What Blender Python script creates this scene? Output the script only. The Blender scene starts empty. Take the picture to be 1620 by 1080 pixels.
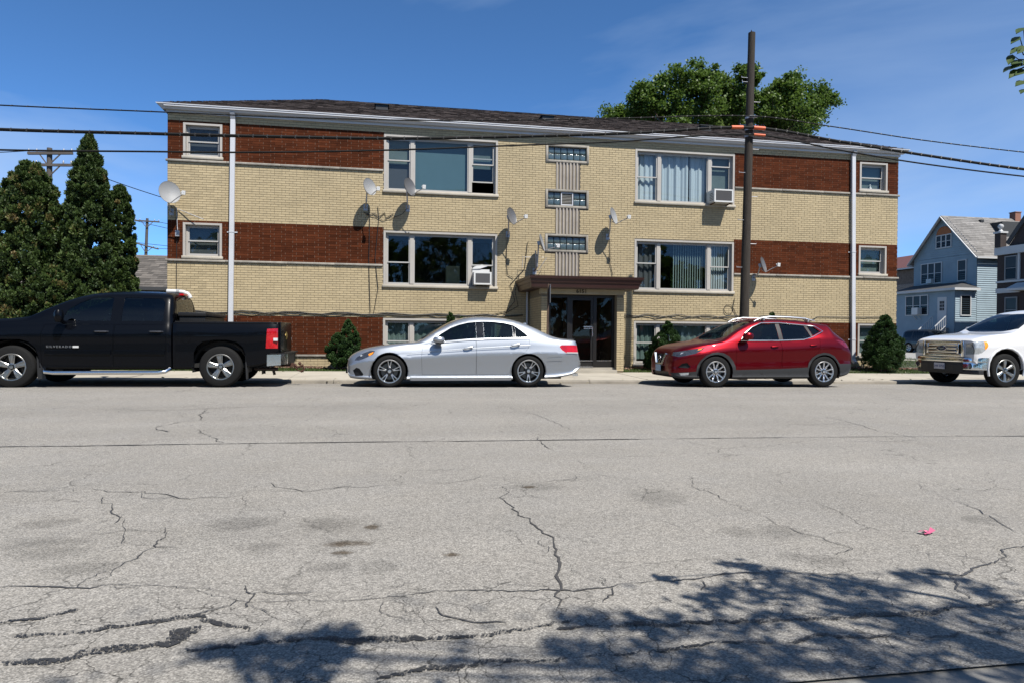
import bpy, bmesh, math, random
import numpy as np
from mathutils import Vector, Matrix
random.seed(7); RNG = np.random.default_rng(11)
S = bpy.context.scene
COL = S.collection
# ------------------------------------------------------------------ camera
YAW, PITCH, ROLL = math.radians(10.2), math.radians(-0.6), math.radians(0.45)
CAMZ = 1.1
def cam_axes():
    cy, sy = math.cos(YAW), math.sin(YAW)
    r = Vector((cy, -sy, 0)); f = Vector((sy, cy, 0)); u = Vector((0, 0, 1))
    f2 = f*math.cos(PITCH)+u*math.sin(PITCH); u2 = u*math.cos(PITCH)-f*math.sin(PITCH)
    return r*math.cos(ROLL)+u2*math.sin(ROLL), u2*math.cos(ROLL)-r*math.sin(ROLL), f2
cr_, cu_, cf_ = cam_axes()
cam = bpy.data.cameras.new('camera'); camo = bpy.data.objects.new('camera', cam); COL.objects.link(camo)
m = Matrix.Identity(4)
for i in range(3):
    m[i][0], m[i][1], m[i][2] = cr_[i], cu_[i], -cf_[i]
m[2][3] = CAMZ
camo.matrix_world = m
cam.lens = 24.0; cam.sensor_width = 36.0; cam.clip_start = 0.05; cam.clip_end = 3000
S.camera = camo
# ------------------------------------------------------------------ sun, sky, exposure
LV = Vector((-0.50, 1.0, -1.62)).normalized()          # the way the sunlight travels
EL = math.asin(-LV.z)
sun = bpy.data.lights.new('sun', 'SUN'); sun.energy = 4.6; sun.angle = math.radians(0.53); sun.color = (1.0, 0.955, 0.88)
suno = bpy.data.objects.new('sun', sun); COL.objects.link(suno); suno.rotation_euler = LV.to_track_quat('-Z', 'Y').to_euler(); suno.location = (10, -20, 40)
W = bpy.data.worlds.new('World'); S.world = W; W.use_nodes = True
nt = W.node_tree; nt.nodes.clear()
N = lambda t: nt.nodes.new(t)
wo = N('ShaderNodeOutputWorld'); bg = N('ShaderNodeBackground'); sk = N('ShaderNodeTexSky')
sk.sky_type = 'NISHITA'; sk.sun_disc = False; sk.sun_elevation = EL; sk.sun_rotation = math.atan2(-LV.x, -LV.y)
sk.air_density = 0.4; sk.dust_density = 0.2; sk.ozone_density = 10.0; sk.altitude = 180
bg.inputs['Strength'].default_value = 0.13
tc = N('ShaderNodeTexCoord'); mp = N('ShaderNodeMapping'); mp.inputs['Scale'].default_value = (1.0, 1.0, 4.2); mp.inputs['Rotation'].default_value = (0.18, 0.22, 0.5); mp.inputs['Location'].default_value = (-1.6934, 0.689, 0.4327)
nz = N('ShaderNodeTexNoise'); nz.inputs['Scale'].default_value = 0.837; nz.inputs['Detail'].default_value = 7; nz.inputs['Roughness'].default_value = 0.52; nz.inputs['Distortion'].default_value = 0.5
rp = N('ShaderNodeMapRange'); rp.inputs[1].default_value = 0.47; rp.inputs[2].default_value = 0.72; rp.inputs[3].default_value = 0.0; rp.inputs[4].default_value = 0.8
mx = N('ShaderNodeMixRGB'); mx.inputs[2].default_value = (2.1, 2.7, 3.6, 1)
L_ = nt.links.new
L_(tc.outputs['Generated'], mp.inputs[0]); L_(mp.outputs[0], nz.inputs['Vector']); L_(nz.outputs['Fac'], rp.inputs[0]); L_(rp.outputs[0], mx.inputs[0])
tn_ = N('ShaderNodeMixRGB'); tn_.blend_type = 'MULTIPLY'; tn_.inputs[0].default_value = 1.0; tn_.inputs[2].default_value = (.84, 1.05, 1.0, 1); L_(sk.outputs[0], tn_.inputs[1]); L_(tn_.outputs[0], mx.inputs[1]); L_(mx.outputs[0], bg.inputs[0]); L_(bg.outputs[0], wo.inputs[0])
S.view_settings.view_transform = 'Standard'; S.view_settings.look = 'None'; S.view_settings.exposure = 0.95; S.view_settings.gamma = 1.0
S.view_settings.use_curve_mapping = False
S.cycles.max_bounces = 6; S.cycles.transparent_max_bounces = 16; S.cycles.caustics_reflective = False; S.cycles.caustics_refractive = False

# ------------------------------------------------------------------ helpers
def g(X):                                   # the street falls gently to the right
    return 0.01-0.006*max(-25.0, min(24.0, X))
def tag(o, label=None, cat=None, group=None, kind=None):
    if label: o['label'] = label
    if cat: o['category'] = cat
    if group: o['group'] = group
    if kind: o['kind'] = kind
    return o
def empty(name, loc=(0, 0, 0), label=None, cat=None, group=None, parent=None, rz=0.0, kind=None):
    o = bpy.data.objects.new(name, None); COL.objects.link(o); o.location = loc; o.rotation_euler = (0, 0, rz); o.empty_display_size = 0.2
    if parent is not None: attach(o, parent)
    return tag(o, label, cat, group, kind)
def world_of(o): return (world_of(o.parent) @ o.matrix_parent_inverse if o.parent else Matrix.Identity(4)) @ o.matrix_basis
def attach(o, parent): o.parent = parent; o.matrix_parent_inverse = world_of(parent).inverted()
def link(name, me, parent=None, loc=None):
    o = bpy.data.objects.new(name, me); COL.objects.link(o)
    if loc is not None: o.location = loc
    if parent is not None: attach(o, parent)
    return o
def children(o): return list(o.children)
def copy_tree(o, parent=None):
    c = o.copy(); COL.objects.link(c); c.parent = parent
    for ch in children(o): copy_tree(ch, c)
    return c
def fast_mesh(name, verts, faces, mats, smooth=False, tone=None, mi=None):
    verts = np.asarray(verts, np.float32); faces = np.asarray(faces, np.int32)
    me = bpy.data.meshes.new(name); n, k = faces.shape
    me.vertices.add(len(verts)); me.vertices.foreach_set('co', verts.ravel())
    me.loops.add(n*k); me.loops.foreach_set('vertex_index', faces.ravel())
    me.polygons.add(n); me.polygons.foreach_set('loop_start', np.arange(0, n*k, k, dtype=np.int32)); me.polygons.foreach_set('loop_total', np.full(n, k, np.int32))
    if smooth: me.polygons.foreach_set('use_smooth', np.ones(n, bool))
    if mi is not None: me.polygons.foreach_set('material_index', np.asarray(mi, np.int32))
    for mm in (mats if isinstance(mats, (list, tuple)) else [mats]): me.materials.append(mm)
    me.update(calc_edges=True)
    if tone is not None:
        a = me.attributes.new('tone', 'FLOAT', 'FACE'); a.data.foreach_set('value', np.asarray(tone, np.float32))
    return me
class MB:
    def __init__(s): s.v = []; s.f = []; s.t = []; s.m = []
    def add(s, vs, fs, t=0.5, m=0):
        b = len(s.v); s.v += [tuple(p) for p in vs]
        for f in fs: s.f.append(tuple(b+i for i in f)); s.t.append(t); s.m.append(m)
        return s
    def box(s, x0, x1, y0, y1, z0, z1, t=0.5, m=0, back=True):
        vs = [(x0, y0, z0), (x1, y0, z0), (x1, y1, z0), (x0, y1, z0), (x0, y0, z1), (x1, y0, z1), (x1, y1, z1), (x0, y1, z1)]
        fs = [(0, 1, 5, 4), (1, 2, 6, 5), (3, 0, 4, 7), (4, 5, 6, 7), (3, 2, 1, 0)]
        if back: fs.append((2, 3, 7, 6))
        return s.add(vs, fs, t, m)
    def quad(s, a, b, c, d, t=0.5, m=0): return s.add([a, b, c, d], [(0, 1, 2, 3)], t, m)
    def bar(s, a, b, w, h, t=0.5, m=0, up=(0, 0, 1)):       # a box beam from a to b
        a = Vector(a); b = Vector(b); d = (b-a).normalized(); up = Vector(up)
        if abs(d.dot(up)) > .99: up = Vector((1, 0, 0))
        r = d.cross(up).normalized()*w/2; u = r.normalized().cross(d).normalized()*h/2
        vs = [a-r-u, a+r-u, a+r+u, a-r+u, b-r-u, b+r-u, b+r+u, b-r+u]
        return s.add(vs, [(0, 1, 2, 3), (7, 6, 5, 4), (1, 0, 4, 5), (2, 1, 5, 6), (3, 2, 6, 7), (0, 3, 7, 4)], t, m)
    def tube(s, pts, r, n=8, cap=True, t=0.5, m=0):
        pts = [Vector(p) for p in pts]; k = len(pts); rs = r if isinstance(r, (list, tuple)) else [r]*k
        vs = []; ref = None
        for i, p in enumerate(pts):
            d = (pts[min(i+1, k-1)]-pts[max(i-1, 0)]).normalized()
            if ref is None: ref = Vector((0, 0, 1)) if abs(d.z) < .9 else Vector((1, 0, 0))
            a = d.cross(ref).normalized(); b = a.cross(d).normalized(); ref = b
            for j in range(n):
                an = 2*math.pi*j/n; vs.append(p+a*rs[i]*math.cos(an)+b*rs[i]*math.sin(an))
        fs = [(i*n+j, i*n+(j+1) % n, (i+1)*n+(j+1) % n, (i+1)*n+j) for i in range(k-1) for j in range(n)]
        if cap: fs += [tuple(range(n-1, -1, -1)), tuple(range((k-1)*n, k*n))]
        return s.add(vs, fs, t, m)
    def lathe(s, prof, n=24, mat=None, t=0.5, m=0, close=False):   # prof (r, h) turned round the local z, placed with mat
        mat = mat or Matrix.Identity(4); k = len(prof); vs = []
        for r, h in prof:
            for j in range(n):
                an = 2*math.pi*j/n; vs.append(mat @ Vector((r*math.cos(an), r*math.sin(an), h)))
        fs = [(i*n+j, i*n+(j+1) % n, (i+1)*n+(j+1) % n, (i+1)*n+j) for i in range(k-1) for j in range(n)]
        if close: fs += [((k-1)*n+j, (k-1)*n+(j+1) % n, (j+1) % n, j) for j in range(n)]
        return s.add(vs, fs, t, m)
    def prism(s, poly, y0, y1, t=0.5, m=0, ax='xz'):          # polygon extruded through depth
        n = len(poly)
        P = (lambda a, b, d: (a, d, b)) if ax == 'xz' else ((lambda a, b, d: (d, a, b)) if ax == 'yz' else (lambda a, b, d: (a, b, d)))
        vs = [P(a, b, y0) for a, b in poly]+[P(a, b, y1) for a, b in poly]
        fs = [tuple(range(n)), tuple(range(2*n-1, n-1, -1))]+[(i, i+n, (i+1) % n+n, (i+1) % n) for i in range(n)]
        return s.add(vs, fs, t, m)
    def ball(s, c, rx, ry=None, rz=None, n=10, t=0.5, m=0):
        ry = ry or rx; rz = rz or rx; prof = [(max(1e-4, math.sin(math.pi*i/n)), -math.cos(math.pi*i/n)) for i in range(n+1)]
        return s.lathe(prof, 2*n, Matrix.Translation(c) @ Matrix.Diagonal((rx, ry, rz, 1)), t, m)
    def mesh(s, name, mats, smooth=False, angle=40):
        me = bpy.data.meshes.new(name); me.from_pydata(s.v, [], s.f)
        for mm in (mats if isinstance(mats, (list, tuple)) else [mats]): me.materials.append(mm)
        if any(s.m): me.polygons.foreach_set('material_index', s.m)
        a = me.attributes.new('tone', 'FLOAT', 'FACE'); a.data.foreach_set('value', s.t)
        me.update(); bm = bmesh.new(); bm.from_mesh(me); bmesh.ops.recalc_face_normals(bm, faces=bm.faces); bm.to_mesh(me); bm.free()
        if smooth:
            me.polygons.foreach_set('use_smooth', [True]*len(me.polygons)); me.set_sharp_from_angle(angle=math.radians(angle))
        return me
    def build(s, name, mats, parent=None, smooth=False, label=None, cat=None, group=None, kind=None, loc=None, angle=40):
        o = link(name, s.mesh(name, mats, smooth, angle), parent, loc); return tag(o, label, cat, group, kind)
def bevel_mesh(me, w, seg=2, ang=30):
    bm = bmesh.new(); bm.from_mesh(me)
    es = [e for e in bm.edges if len(e.link_faces) == 2 and e.calc_face_angle(0) > math.radians(ang)]
    bmesh.ops.bevel(bm, geom=es, offset=w, segments=seg, affect='EDGES', profile=.5, clamp_overlap=True)
    bm.to_mesh(me); bm.free(); me.polygons.foreach_set('use_smooth', [True]*len(me.polygons)); me.set_sharp_from_angle(angle=math.radians(50)); return me
def text_mesh(body, size, mat, ext=0.004, align='CENTER', spacing=1.0, name='lettering', sx=1.0):
    cu = bpy.data.curves.new(name, 'FONT'); cu.body = body; cu.size = size; cu.extrude = ext; cu.align_x = align; cu.align_y = 'CENTER'; cu.space_character = spacing; cu.resolution_u = 2; cu.offset = size*.018
    o = bpy.data.objects.new('tmp_text', cu); COL.objects.link(o)
    dg = bpy.context.evaluated_depsgraph_get(); me = bpy.data.meshes.new_from_object(o.evaluated_get(dg))
    bpy.data.objects.remove(o); me.name = name; me.materials.clear(); me.materials.append(mat)
    if sx != 1.0: me.transform(Matrix.Diagonal((sx, 1, 1, 1)))
    return me
# ------------------------------------------------------------------ materials
K = .66                                      # all base colours share this scale, so that they sit at real-world values for the exposure above
def M(name, col, rough=.6, metal=0., var=0., vs=3., bump=0., bs=60., coat=0., tone=0., rnd=0., spec=.5, hue=None, stretch=None, dirt=0., detail=4, emit=None):
    mt = bpy.data.materials.new(name); mt.use_nodes = True; t = mt.node_tree; n = t.nodes; l = t.links; p = n['Principled BSDF']
    col = tuple(v*(K if metal < .5 and not coat else 1) for v in col); hue = tuple(v*K for v in hue) if hue else None
    p.inputs['Base Color'].default_value = (*col, 1); p.inputs['Roughness'].default_value = rough; p.inputs['Metallic'].default_value = metal
    p.inputs['Specular IOR Level'].default_value = spec
    if coat: p.inputs['Coat Weight'].default_value = coat; p.inputs['Coat Roughness'].default_value = .03
    c = n.new('ShaderNodeRGB'); c.outputs[0].default_value = (*col, 1); out = c.outputs[0]
    tcn = n.new('ShaderNodeTexCoord'); vec = tcn.outputs['Object']
    if stretch:
        mm = n.new('ShaderNodeMapping'); mm.inputs['Scale'].default_value = stretch; l.new(vec, mm.inputs[0]); vec = mm.outputs[0]
    def mul(o, fac):                                             # multiply a colour by a float socket
        x = n.new('ShaderNodeVectorMath'); x.operation = 'SCALE'; l.new(o, x.inputs[0]); l.new(fac, x.inputs['Scale']); return x.outputs[0]
    def rng(src, lo, hi, a=0., b=1.):
        r = n.new('ShaderNodeMapRange'); r.inputs[1].default_value = a; r.inputs[2].default_value = b; r.inputs[3].default_value = lo; r.inputs[4].default_value = hi; l.new(src, r.inputs[0]); return r.outputs[0]
    if hue is not None:                                          # second colour chosen by tone / random
        h = n.new('ShaderNodeMixRGB'); h.inputs[2].default_value = (*hue, 1); l.new(out, h.inputs[1])
        if rnd: oi = n.new('ShaderNodeObjectInfo'); l.new(oi.outputs['Random'], h.inputs[0])
        else: at = n.new('ShaderNodeAttribute'); at.attribute_name = 'tone'; l.new(at.outputs['Fac'], h.inputs[0])
        out = h.outputs[0]
    elif tone:
        at = n.new('ShaderNodeAttribute'); at.attribute_name = 'tone'; out = mul(out, rng(at.outputs['Fac'], 1-tone, 1+tone))
    elif rnd:
        oi = n.new('ShaderNodeObjectInfo'); out = mul(out, rng(oi.outputs['Random'], 1-rnd, 1+rnd))
    if var:
        z = n.new('ShaderNodeTexNoise'); z.inputs['Scale'].default_value = vs; z.inputs['Detail'].default_value = detail; z.inputs['Roughness'].default_value = .6; l.new(vec, z.inputs['Vector'])
        out = mul(out, rng(z.outputs['Fac'], 1-var, 1+var, .25, .75))
    if dirt:
        z = n.new('ShaderNodeTexNoise'); z.inputs['Scale'].default_value = .9; z.inputs['Detail'].default_value = 6; l.new(tcn.outputs['Object'], z.inputs['Vector'])
        out = mul(out, rng(z.outputs['Fac'], 1.0, 1-dirt, .45, .7))
    l.new(out, p.inputs['Base Color'])
    if bump:
        z = n.new('ShaderNodeTexNoise'); z.inputs['Scale'].default_value = bs; z.inputs['Detail'].default_value = 3; l.new(vec, z.inputs['Vector'])
        b = n.new('ShaderNodeBump'); b.inputs['Strength'].default_value = bump; b.inputs['Distance'].default_value = .01; l.new(z.outputs['Fac'], b.inputs['Height']); l.new(b.outputs[0], p.inputs['Normal'])
    if emit: p.inputs['Emission Color'].default_value = (*emit, 1); p.inputs['Emission Strength'].default_value = 1
    return mt
def glass_mat(name, tint, clear, rough=.02, spec=.85):           # thin pane: fresnel reflection over a tinted see-through
    mt = bpy.data.materials.new(name); mt.use_nodes = True; t = mt.node_tree; n = t.nodes; l = t.links; n.remove(n['Principled BSDF']); o = n['Material Output']
    tr = n.new('ShaderNodeBsdfTransparent'); tr.inputs[0].default_value = (*[clear*c for c in tint], 1)
    gl = n.new('ShaderNodeBsdfGlossy'); gl.inputs['Roughness'].default_value = rough; gl.inputs[0].default_value = (spec, spec, spec, 1)
    fr = n.new('ShaderNodeFresnel'); ge = n.new('ShaderNodeNewGeometry'); io = n.new('ShaderNodeMapRange'); io.inputs[3].default_value = 1.55; io.inputs[4].default_value = 1/1.55; l.new(ge.outputs['Backfacing'], io.inputs[0]); l.new(io.outputs[0], fr.inputs['IOR'])   # a thin pane reflects alike from both sides
    nz = n.new('ShaderNodeTexNoise'); nz.inputs['Scale'].default_value = 1.3; tc2 = n.new('ShaderNodeTexCoord'); l.new(tc2.outputs['Object'], nz.inputs['Vector'])
    b = n.new('ShaderNodeBump'); b.inputs['Strength'].default_value = .05; b.inputs['Distance'].default_value = .02; l.new(nz.outputs['Fac'], b.inputs['Height']); l.new(b.outputs[0], gl.inputs['Normal'])
    mxs = n.new('ShaderNodeMixShader'); ad = n.new('ShaderNodeMath'); ad.operation = 'MULTIPLY_ADD'; ad.inputs[1].default_value = 1.0; ad.inputs[2].default_value = .0; l.new(fr.outputs[0], ad.inputs[0])
    l.new(ad.outputs[0], mxs.inputs[0]); l.new(tr.outputs[0], mxs.inputs[1]); l.new(gl.outputs[0], mxs.inputs[2]); l.new(mxs.outputs[0], o.inputs[0])
    return mt
def leaf_mat(name, c1, c2, c3=None, trans=.25, rough=.5):         # leaf colour picked by the per-leaf tone value
    mt = bpy.data.materials.new(name); mt.use_nodes = True; t = mt.node_tree; n = t.nodes; l = t.links; p = n['Principled BSDF']; o = n['Material Output']
    c1, c2, c3 = (tuple(v*.8 for v in q) if q else q for q in (c1, c2, c3))
    at = n.new('ShaderNodeAttribute'); at.attribute_name = 'tone'
    r = n.new('ShaderNodeValToRGB'); r.color_ramp.elements[0].color = (*c1, 1); r.color_ramp.elements[1].color = (*(c3 or c2), 1); r.color_ramp.elements[1].position = 1.0
    if c3: e = r.color_ramp.elements.new(.72); e.color = (*c2, 1)
    l.new(at.outputs['Fac'], r.inputs[0]); l.new(r.outputs[0], p.inputs['Base Color']); p.inputs['Roughness'].default_value = rough; p.inputs['Specular IOR Level'].default_value = .35
    tl = n.new('ShaderNodeBsdfTranslucent'); l.new(r.outputs[0], tl.inputs[0]); mxs = n.new('ShaderNodeMixShader'); mxs.inputs[0].default_value = trans
    l.new(p.outputs[0], mxs.inputs[1]); l.new(tl.outputs[0], mxs.inputs[2]); l.new(mxs.outputs[0], o.inputs[0])
    return mt
def paint_mat(name, col, metal=.0, rough=.25, flake=0.):          # car paint: clear-coated, plain dark inside
    mt = M(name, col, rough, metal, coat=1.0); t = mt.node_tree; n = t.nodes; l = t.links; p = n['Principled BSDF']; o = n['Material Output']
    d = n.new('ShaderNodeBsdfDiffuse'); d.inputs[0].default_value = (.02, .02, .02, 1); ge = n.new('ShaderNodeNewGeometry'); mxs = n.new('ShaderNodeMixShader')
    l.new(ge.outputs['Backfacing'], mxs.inputs[0]); l.new(p.outputs[0], mxs.inputs[1]); l.new(d.outputs[0], mxs.inputs[2]); l.new(mxs.outputs[0], o.inputs[0])
    return mt
CRACKS = [
('tar_seam',0.021,[(-3.821,6.992),(-3.509,6.984),(-2.439,6.985),(-1.302,6.985),(-0.092,6.965),(1.191,6.943),(2.554,6.921),(4.004,6.897),(5.532,6.849),(7.258,6.733),(7.921,6.702)]),
('crack',0.008,[(-1.605,3.195),(-1.46,3.194),(-1.265,3.134),(-1.155,3.168),(-0.939,3.119),(-0.704,2.989),(-0.531,2.862),(-0.335,2.85),(-0.135,2.845),(0.069,2.853),(0.228,2.876),(0.442,2.864),(0.658,2.844),(0.762,2.813),(0.929,2.808),(1.13,2.883),(1.393,2.866),(1.63,2.902),(1.789,2.903),(2.038,2.838),(2.279,2.809),(2.499,2.792),(2.633,2.753),(2.843,2.826),(3.062,2.935),(3.184,3.071),(3.421,3.09)]),
('crack',0.009,[(0.824,4.841),(0.782,4.467),(0.787,4.216),(0.863,3.912),(0.871,3.654),(0.85,3.463),(0.785,3.288),(0.782,3.061),(0.753,2.866),(0.696,2.666),(0.648,2.58)]),
('crack',0.006,[(2.304,5.033),(2.2,4.643),(2.201,4.172),(2.24,3.923),(2.274,3.565),(2.305,3.375),(2.367,3.197)]),
('crack',0.006,[(3.988,4.56),(3.924,4.395),(3.869,4.162),(3.787,3.771),(3.68,3.488),(3.59,3.353)]),
('crack',0.007,[(-1.24,3.196),(-1.213,3.292),(-1.2,3.44),(-1.163,3.669),(-1.183,3.908),(-1.215,4.056)]),
('crack',0.009,[(-4.271,10.28),(-3.535,10.123),(-3.0,9.95),(-2.497,10.207),(-1.94,10.395),(-1.24,10.451),(-0.513,10.463)]),
('crack',0.014,[(-2.504,10.167),(-2.414,9.488),(-2.336,8.895),(-2.476,8.676),(-2.551,8.2),(-2.349,7.835)]),
('crack',0.01,[(-2.099,7.995),(-1.868,7.637),(-1.688,7.272),(-1.599,7.062)]),
('crack',0.006,[(-0.824,5.119),(-0.695,4.979),(-0.553,4.862),(-0.328,4.966),(0.026,5.018),(0.391,5.008),(0.84,4.88),(1.33,4.939),(1.647,5.007)]),
('crack',0.006,[(-2.532,5.04),(-2.333,5.102),(-2.017,5.093),(-1.607,4.941),(-1.258,4.681),(-0.958,4.722)]),
('crack',0.006,[(4.843,6.562),(5.536,6.564),(6.317,6.465),(7.079,6.414)]),
('crack',0.006,[(1.798,10.222),(1.988,9.062),(2.068,8.316),(2.094,7.63)]),
('crack',0.006,[(-1.826,4.849),(-1.672,4.505),(-1.583,4.32),(-1.537,4.143)]),
('crack',0.006,[(-1.491,4.252),(-1.407,3.943),(-1.35,3.801)]),
('crack',0.008,[(1.568,7.204),(1.541,6.774),(1.532,6.352)]),
('crack',0.005,[(6.056,8.757),(5.986,8.117),(5.796,7.176),(5.786,6.672)]),
('crack',0.005,[(8.289,9.839),(8.413,9.075),(8.158,8.146),(8.31,7.712)]),
('sealed_crack',0.016,[(0.626,2.44),(0.769,2.473),(0.907,2.439),(1.282,2.419),(1.54,2.407),(1.805,2.394),(2.086,2.393),(2.386,2.429),(2.706,2.44)]),
('sealed_crack',0.012,[(0.671,2.224),(0.787,2.237),(0.948,2.235),(1.19,2.245),(1.429,2.231),(1.551,2.264),(1.644,2.249),(1.903,2.181),(2.109,2.201),(2.434,2.193)]),
('sealed_crack',0.022,[(-1.459,2.82),(-1.295,2.833),(-1.175,2.884)]),
('sealed_crack',0.014,[(-1.298,2.663),(-1.145,2.684),(-1.007,2.704),(-0.89,2.74),(-0.716,2.752),(-0.612,2.695),(-0.483,2.603)]),
('sealed_crack',0.024,[(-1.281,2.476),(-1.053,2.469),(-0.979,2.525),(-0.862,2.529),(-0.763,2.537),(-0.728,2.632),(-0.698,2.681)]),
('sealed_crack',0.018,[(-0.694,2.474),(-0.542,2.477),(-0.379,2.499),(-0.25,2.503),(-0.117,2.472),(0.06,2.438),(0.241,2.45),(0.452,2.463),(0.682,2.515)]),
('sealed_crack',0.012,[(-0.044,2.171),(0.096,2.221),(0.261,2.228),(0.411,2.239),(0.602,2.217)]),
('crack',0.006,[(-0.598,3.08),(-0.538,2.963),(-0.545,2.833)]),
('crack',0.006,[(0.192,2.734),(0.21,2.65),(0.302,2.588),(0.443,2.548)]),
('crack',0.006,[(-0.033,2.815),(-0.02,2.718),(0.064,2.615),(0.204,2.564)]),
('crack',0.006,[(1.389,2.858),(1.345,2.735)]),
('crack',0.006,[(0.965,2.832),(0.888,2.668)]),
('crack',0.006,[(2.588,2.778),(2.467,2.595),(2.444,2.489)]),
]
STAINS=[(-1.88,4.22,0.16,0.10),(-1.78,3.84,0.16,0.10),(-1.63,3.66,0.18,0.10),(-1.61,3.84,0.13,0.06),(-0.81,4.10,0.19,0.11),(-0.84,4.00,0.09,0.08),(-0.32,4.00,0.16,0.16),(-0.08,3.91,0.05,0.08),(-0.64,3.61,0.11,0.09),(-0.22,3.63,0.15,0.06),(-0.23,3.46,0.06,0.05),(-0.27,3.27,0.10,0.08),(0.31,3.37,0.04,0.04),(1.81,4.41,0.19,0.22),(2.18,3.52,0.16,0.14),(1.95,3.55,0.09,0.11),(2.13,3.02,0.11,0.09),(2.01,3.10,0.08,0.07),(-0.04,3.23,0.09,0.09),(1.04,4.81,0.18,0.12),(-1.37,3.40,0.17,0.09),(3.57,3.60,0.12,0.11),]
# ------------------------------------------------------------------ ground, road, kerb, sidewalk
def road_mat():
    mt = bpy.data.materials.new('worn asphalt'); mt.use_nodes = True; t = mt.node_tree; n = t.nodes; l = t.links; p = n['Principled BSDF']
    tcn = n.new('ShaderNodeTexCoord'); V = tcn.outputs['Object']
    def noise(sc, det=4, ro=.6, vec=None):
        z = n.new('ShaderNodeTexNoise'); z.inputs['Scale'].default_value = sc; z.inputs['Detail'].default_value = det; z.inputs['Roughness'].default_value = ro; l.new(vec or V, z.inputs['Vector']); return z.outputs['Fac']
    def rng(src, a, b, lo, hi):
        r = n.new('ShaderNodeMapRange'); r.inputs[1].default_value = a; r.inputs[2].default_value = b; r.inputs[3].default_value = lo; r.inputs[4].default_value = hi; l.new(src, r.inputs[0]); return r.outputs[0]
    def mth(op, a, b=0):
        x = n.new('ShaderNodeMath'); x.operation = op
        for i, q in enumerate((a, b)):
            if isinstance(q, (int, float)): x.inputs[i].default_value = q
            else: l.new(q, x.inputs[i])
        return x.outputs[0]
    vo = n.new('ShaderNodeTexVoronoi'); vo.inputs['Scale'].default_value = 125; l.new(V, vo.inputs['Vector'])
    sep = n.new('ShaderNodeSeparateColor'); l.new(vo.outputs['Color'], sep.inputs[0])
    vo2 = n.new('ShaderNodeTexVoronoi'); vo2.inputs['Scale'].default_value = 210; l.new(V, vo2.inputs['Vector']); sep2 = n.new('ShaderNodeSeparateColor'); l.new(vo2.outputs['Color'], sep2.inputs[0])
    mpn = n.new('ShaderNodeMapping'); mpn.inputs['Scale'].default_value = (.12, 1.0, 1.0); l.new(V, mpn.inputs[0])
    stone = rng(sep.outputs[0], 0, 1, .70, 1.26)                       # each chip of stone has its own grey
    stone2 = rng(sep2.outputs[0], 0, 1, .80, 1.18)
    pits = rng(vo.outputs['Distance'], .4, .8, 1.0, .62)             # tar between the chips
    streak = rng(noise(.55, 5, .6, mpn.outputs[0]), .3, .7, .88, 1.08) # wheel paths along the street
    patch = rng(noise(.8, 6), .3, .7, .93, 1.06)
    fine = rng(noise(26, 5, .75), .3, .7, .86, 1.12)
    k = mth('MULTIPLY', mth('MULTIPLY', stone, stone2), mth('MULTIPLY', pits, mth('MULTIPLY', streak, mth('MULTIPLY', patch, fine))))
    # oil stains and dried spills with ragged outlines
    sx = n.new('ShaderNodeSeparateXYZ'); l.new(V, sx.inputs[0]); wob = mth('MULTIPLY', mth('ADD', mth('SUBTRACT', noise(9, 5, .7), .5), mth('MULTIPLY', mth('SUBTRACT', noise(34, 4, .7), .5), .8)), 3.0)
    acc = None
    for (X, Y, a, b) in STAINS:
        d = mth('ADD', mth('POWER', mth('ABSOLUTE', mth('DIVIDE', mth('SUBTRACT', sx.outputs[0], X), a)), 2), mth('POWER', mth('ABSOLUTE', mth('DIVIDE', mth('SUBTRACT', sx.outputs[1], Y), b)), 2))
        s = rng(mth('ADD', d, wob), .1, 1.6, 1.0, 0.0); acc = s if acc is None else mth('MAXIMUM', acc, s)
    k = mth('MULTIPLY', k, rng(acc, 0, 1, 1.0, .72))
    acc2 = None
    for (X, Y, a, b) in ((-.09, 3.91, .04, .05), (.31, 3.37, .045, .03), (-.23, 3.47, .05, .03), (-.2, 3.62, .12, .05), (1.0, 4.8, .06, .04)):   # rust-brown spots
        d = mth('ADD', mth('POWER', mth('ABSOLUTE', mth('DIVIDE', mth('SUBTRACT', sx.outputs[0], X), a)), 2), mth('POWER', mth('ABSOLUTE', mth('DIVIDE', mth('SUBTRACT', sx.outputs[1], Y), b)), 2))
        s = rng(mth('ADD', d, wob), .1, 1.3, .85, 0.0); acc2 = s if acc2 is None else mth('MAXIMUM', acc2, s)
    # alligator cracking of the worn strip next to the near gutter
    v3 = n.new('ShaderNodeTexVoronoi'); v3.feature = 'DISTANCE_TO_EDGE'; v3.inputs['Scale'].default_value = 5.2; v3.inputs['Randomness'].default_value = 1
    dn = n.new('ShaderNodeTexNoise'); dn.inputs['Scale'].default_value = 7; dn.inputs['Detail'].default_value = 4; l.new(V, dn.inputs['Vector'])
    ad = n.new('ShaderNodeMixRGB'); ad.blend_type = 'ADD'; ad.inputs[0].default_value = .16; l.new(V, ad.inputs[1]); l.new(dn.outputs['Color'], ad.inputs[2]); l.new(ad.outputs[0], v3.inputs['Vector'])
    line = rng(v3.outputs['Distance'], .004, .016, 1.0, 0.0)
    zone = mth('MULTIPLY', rng(mth('ADD', sx.outputs[1], mth('MULTIPLY', noise(2.2), .8)), 3.25, 3.7, 1.0, 0.0), rng(noise(3.1), .40, .52, 0.0, 1.0))
    v4 = n.new('ShaderNodeTexVoronoi'); v4.feature = 'DISTANCE_TO_EDGE'; v4.inputs['Scale'].default_value = 1.15; l.new(ad.outputs[0], v4.inputs['Vector'])
    line2 = mth('MULTIPLY', rng(v4.outputs['Distance'], .002, .008, 1.0, 0.0), rng(noise(1.2), .46, .6, 0.0, .75))
    ck = mth('MAXIMUM', mth('MULTIPLY', line, zone), line2)
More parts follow.
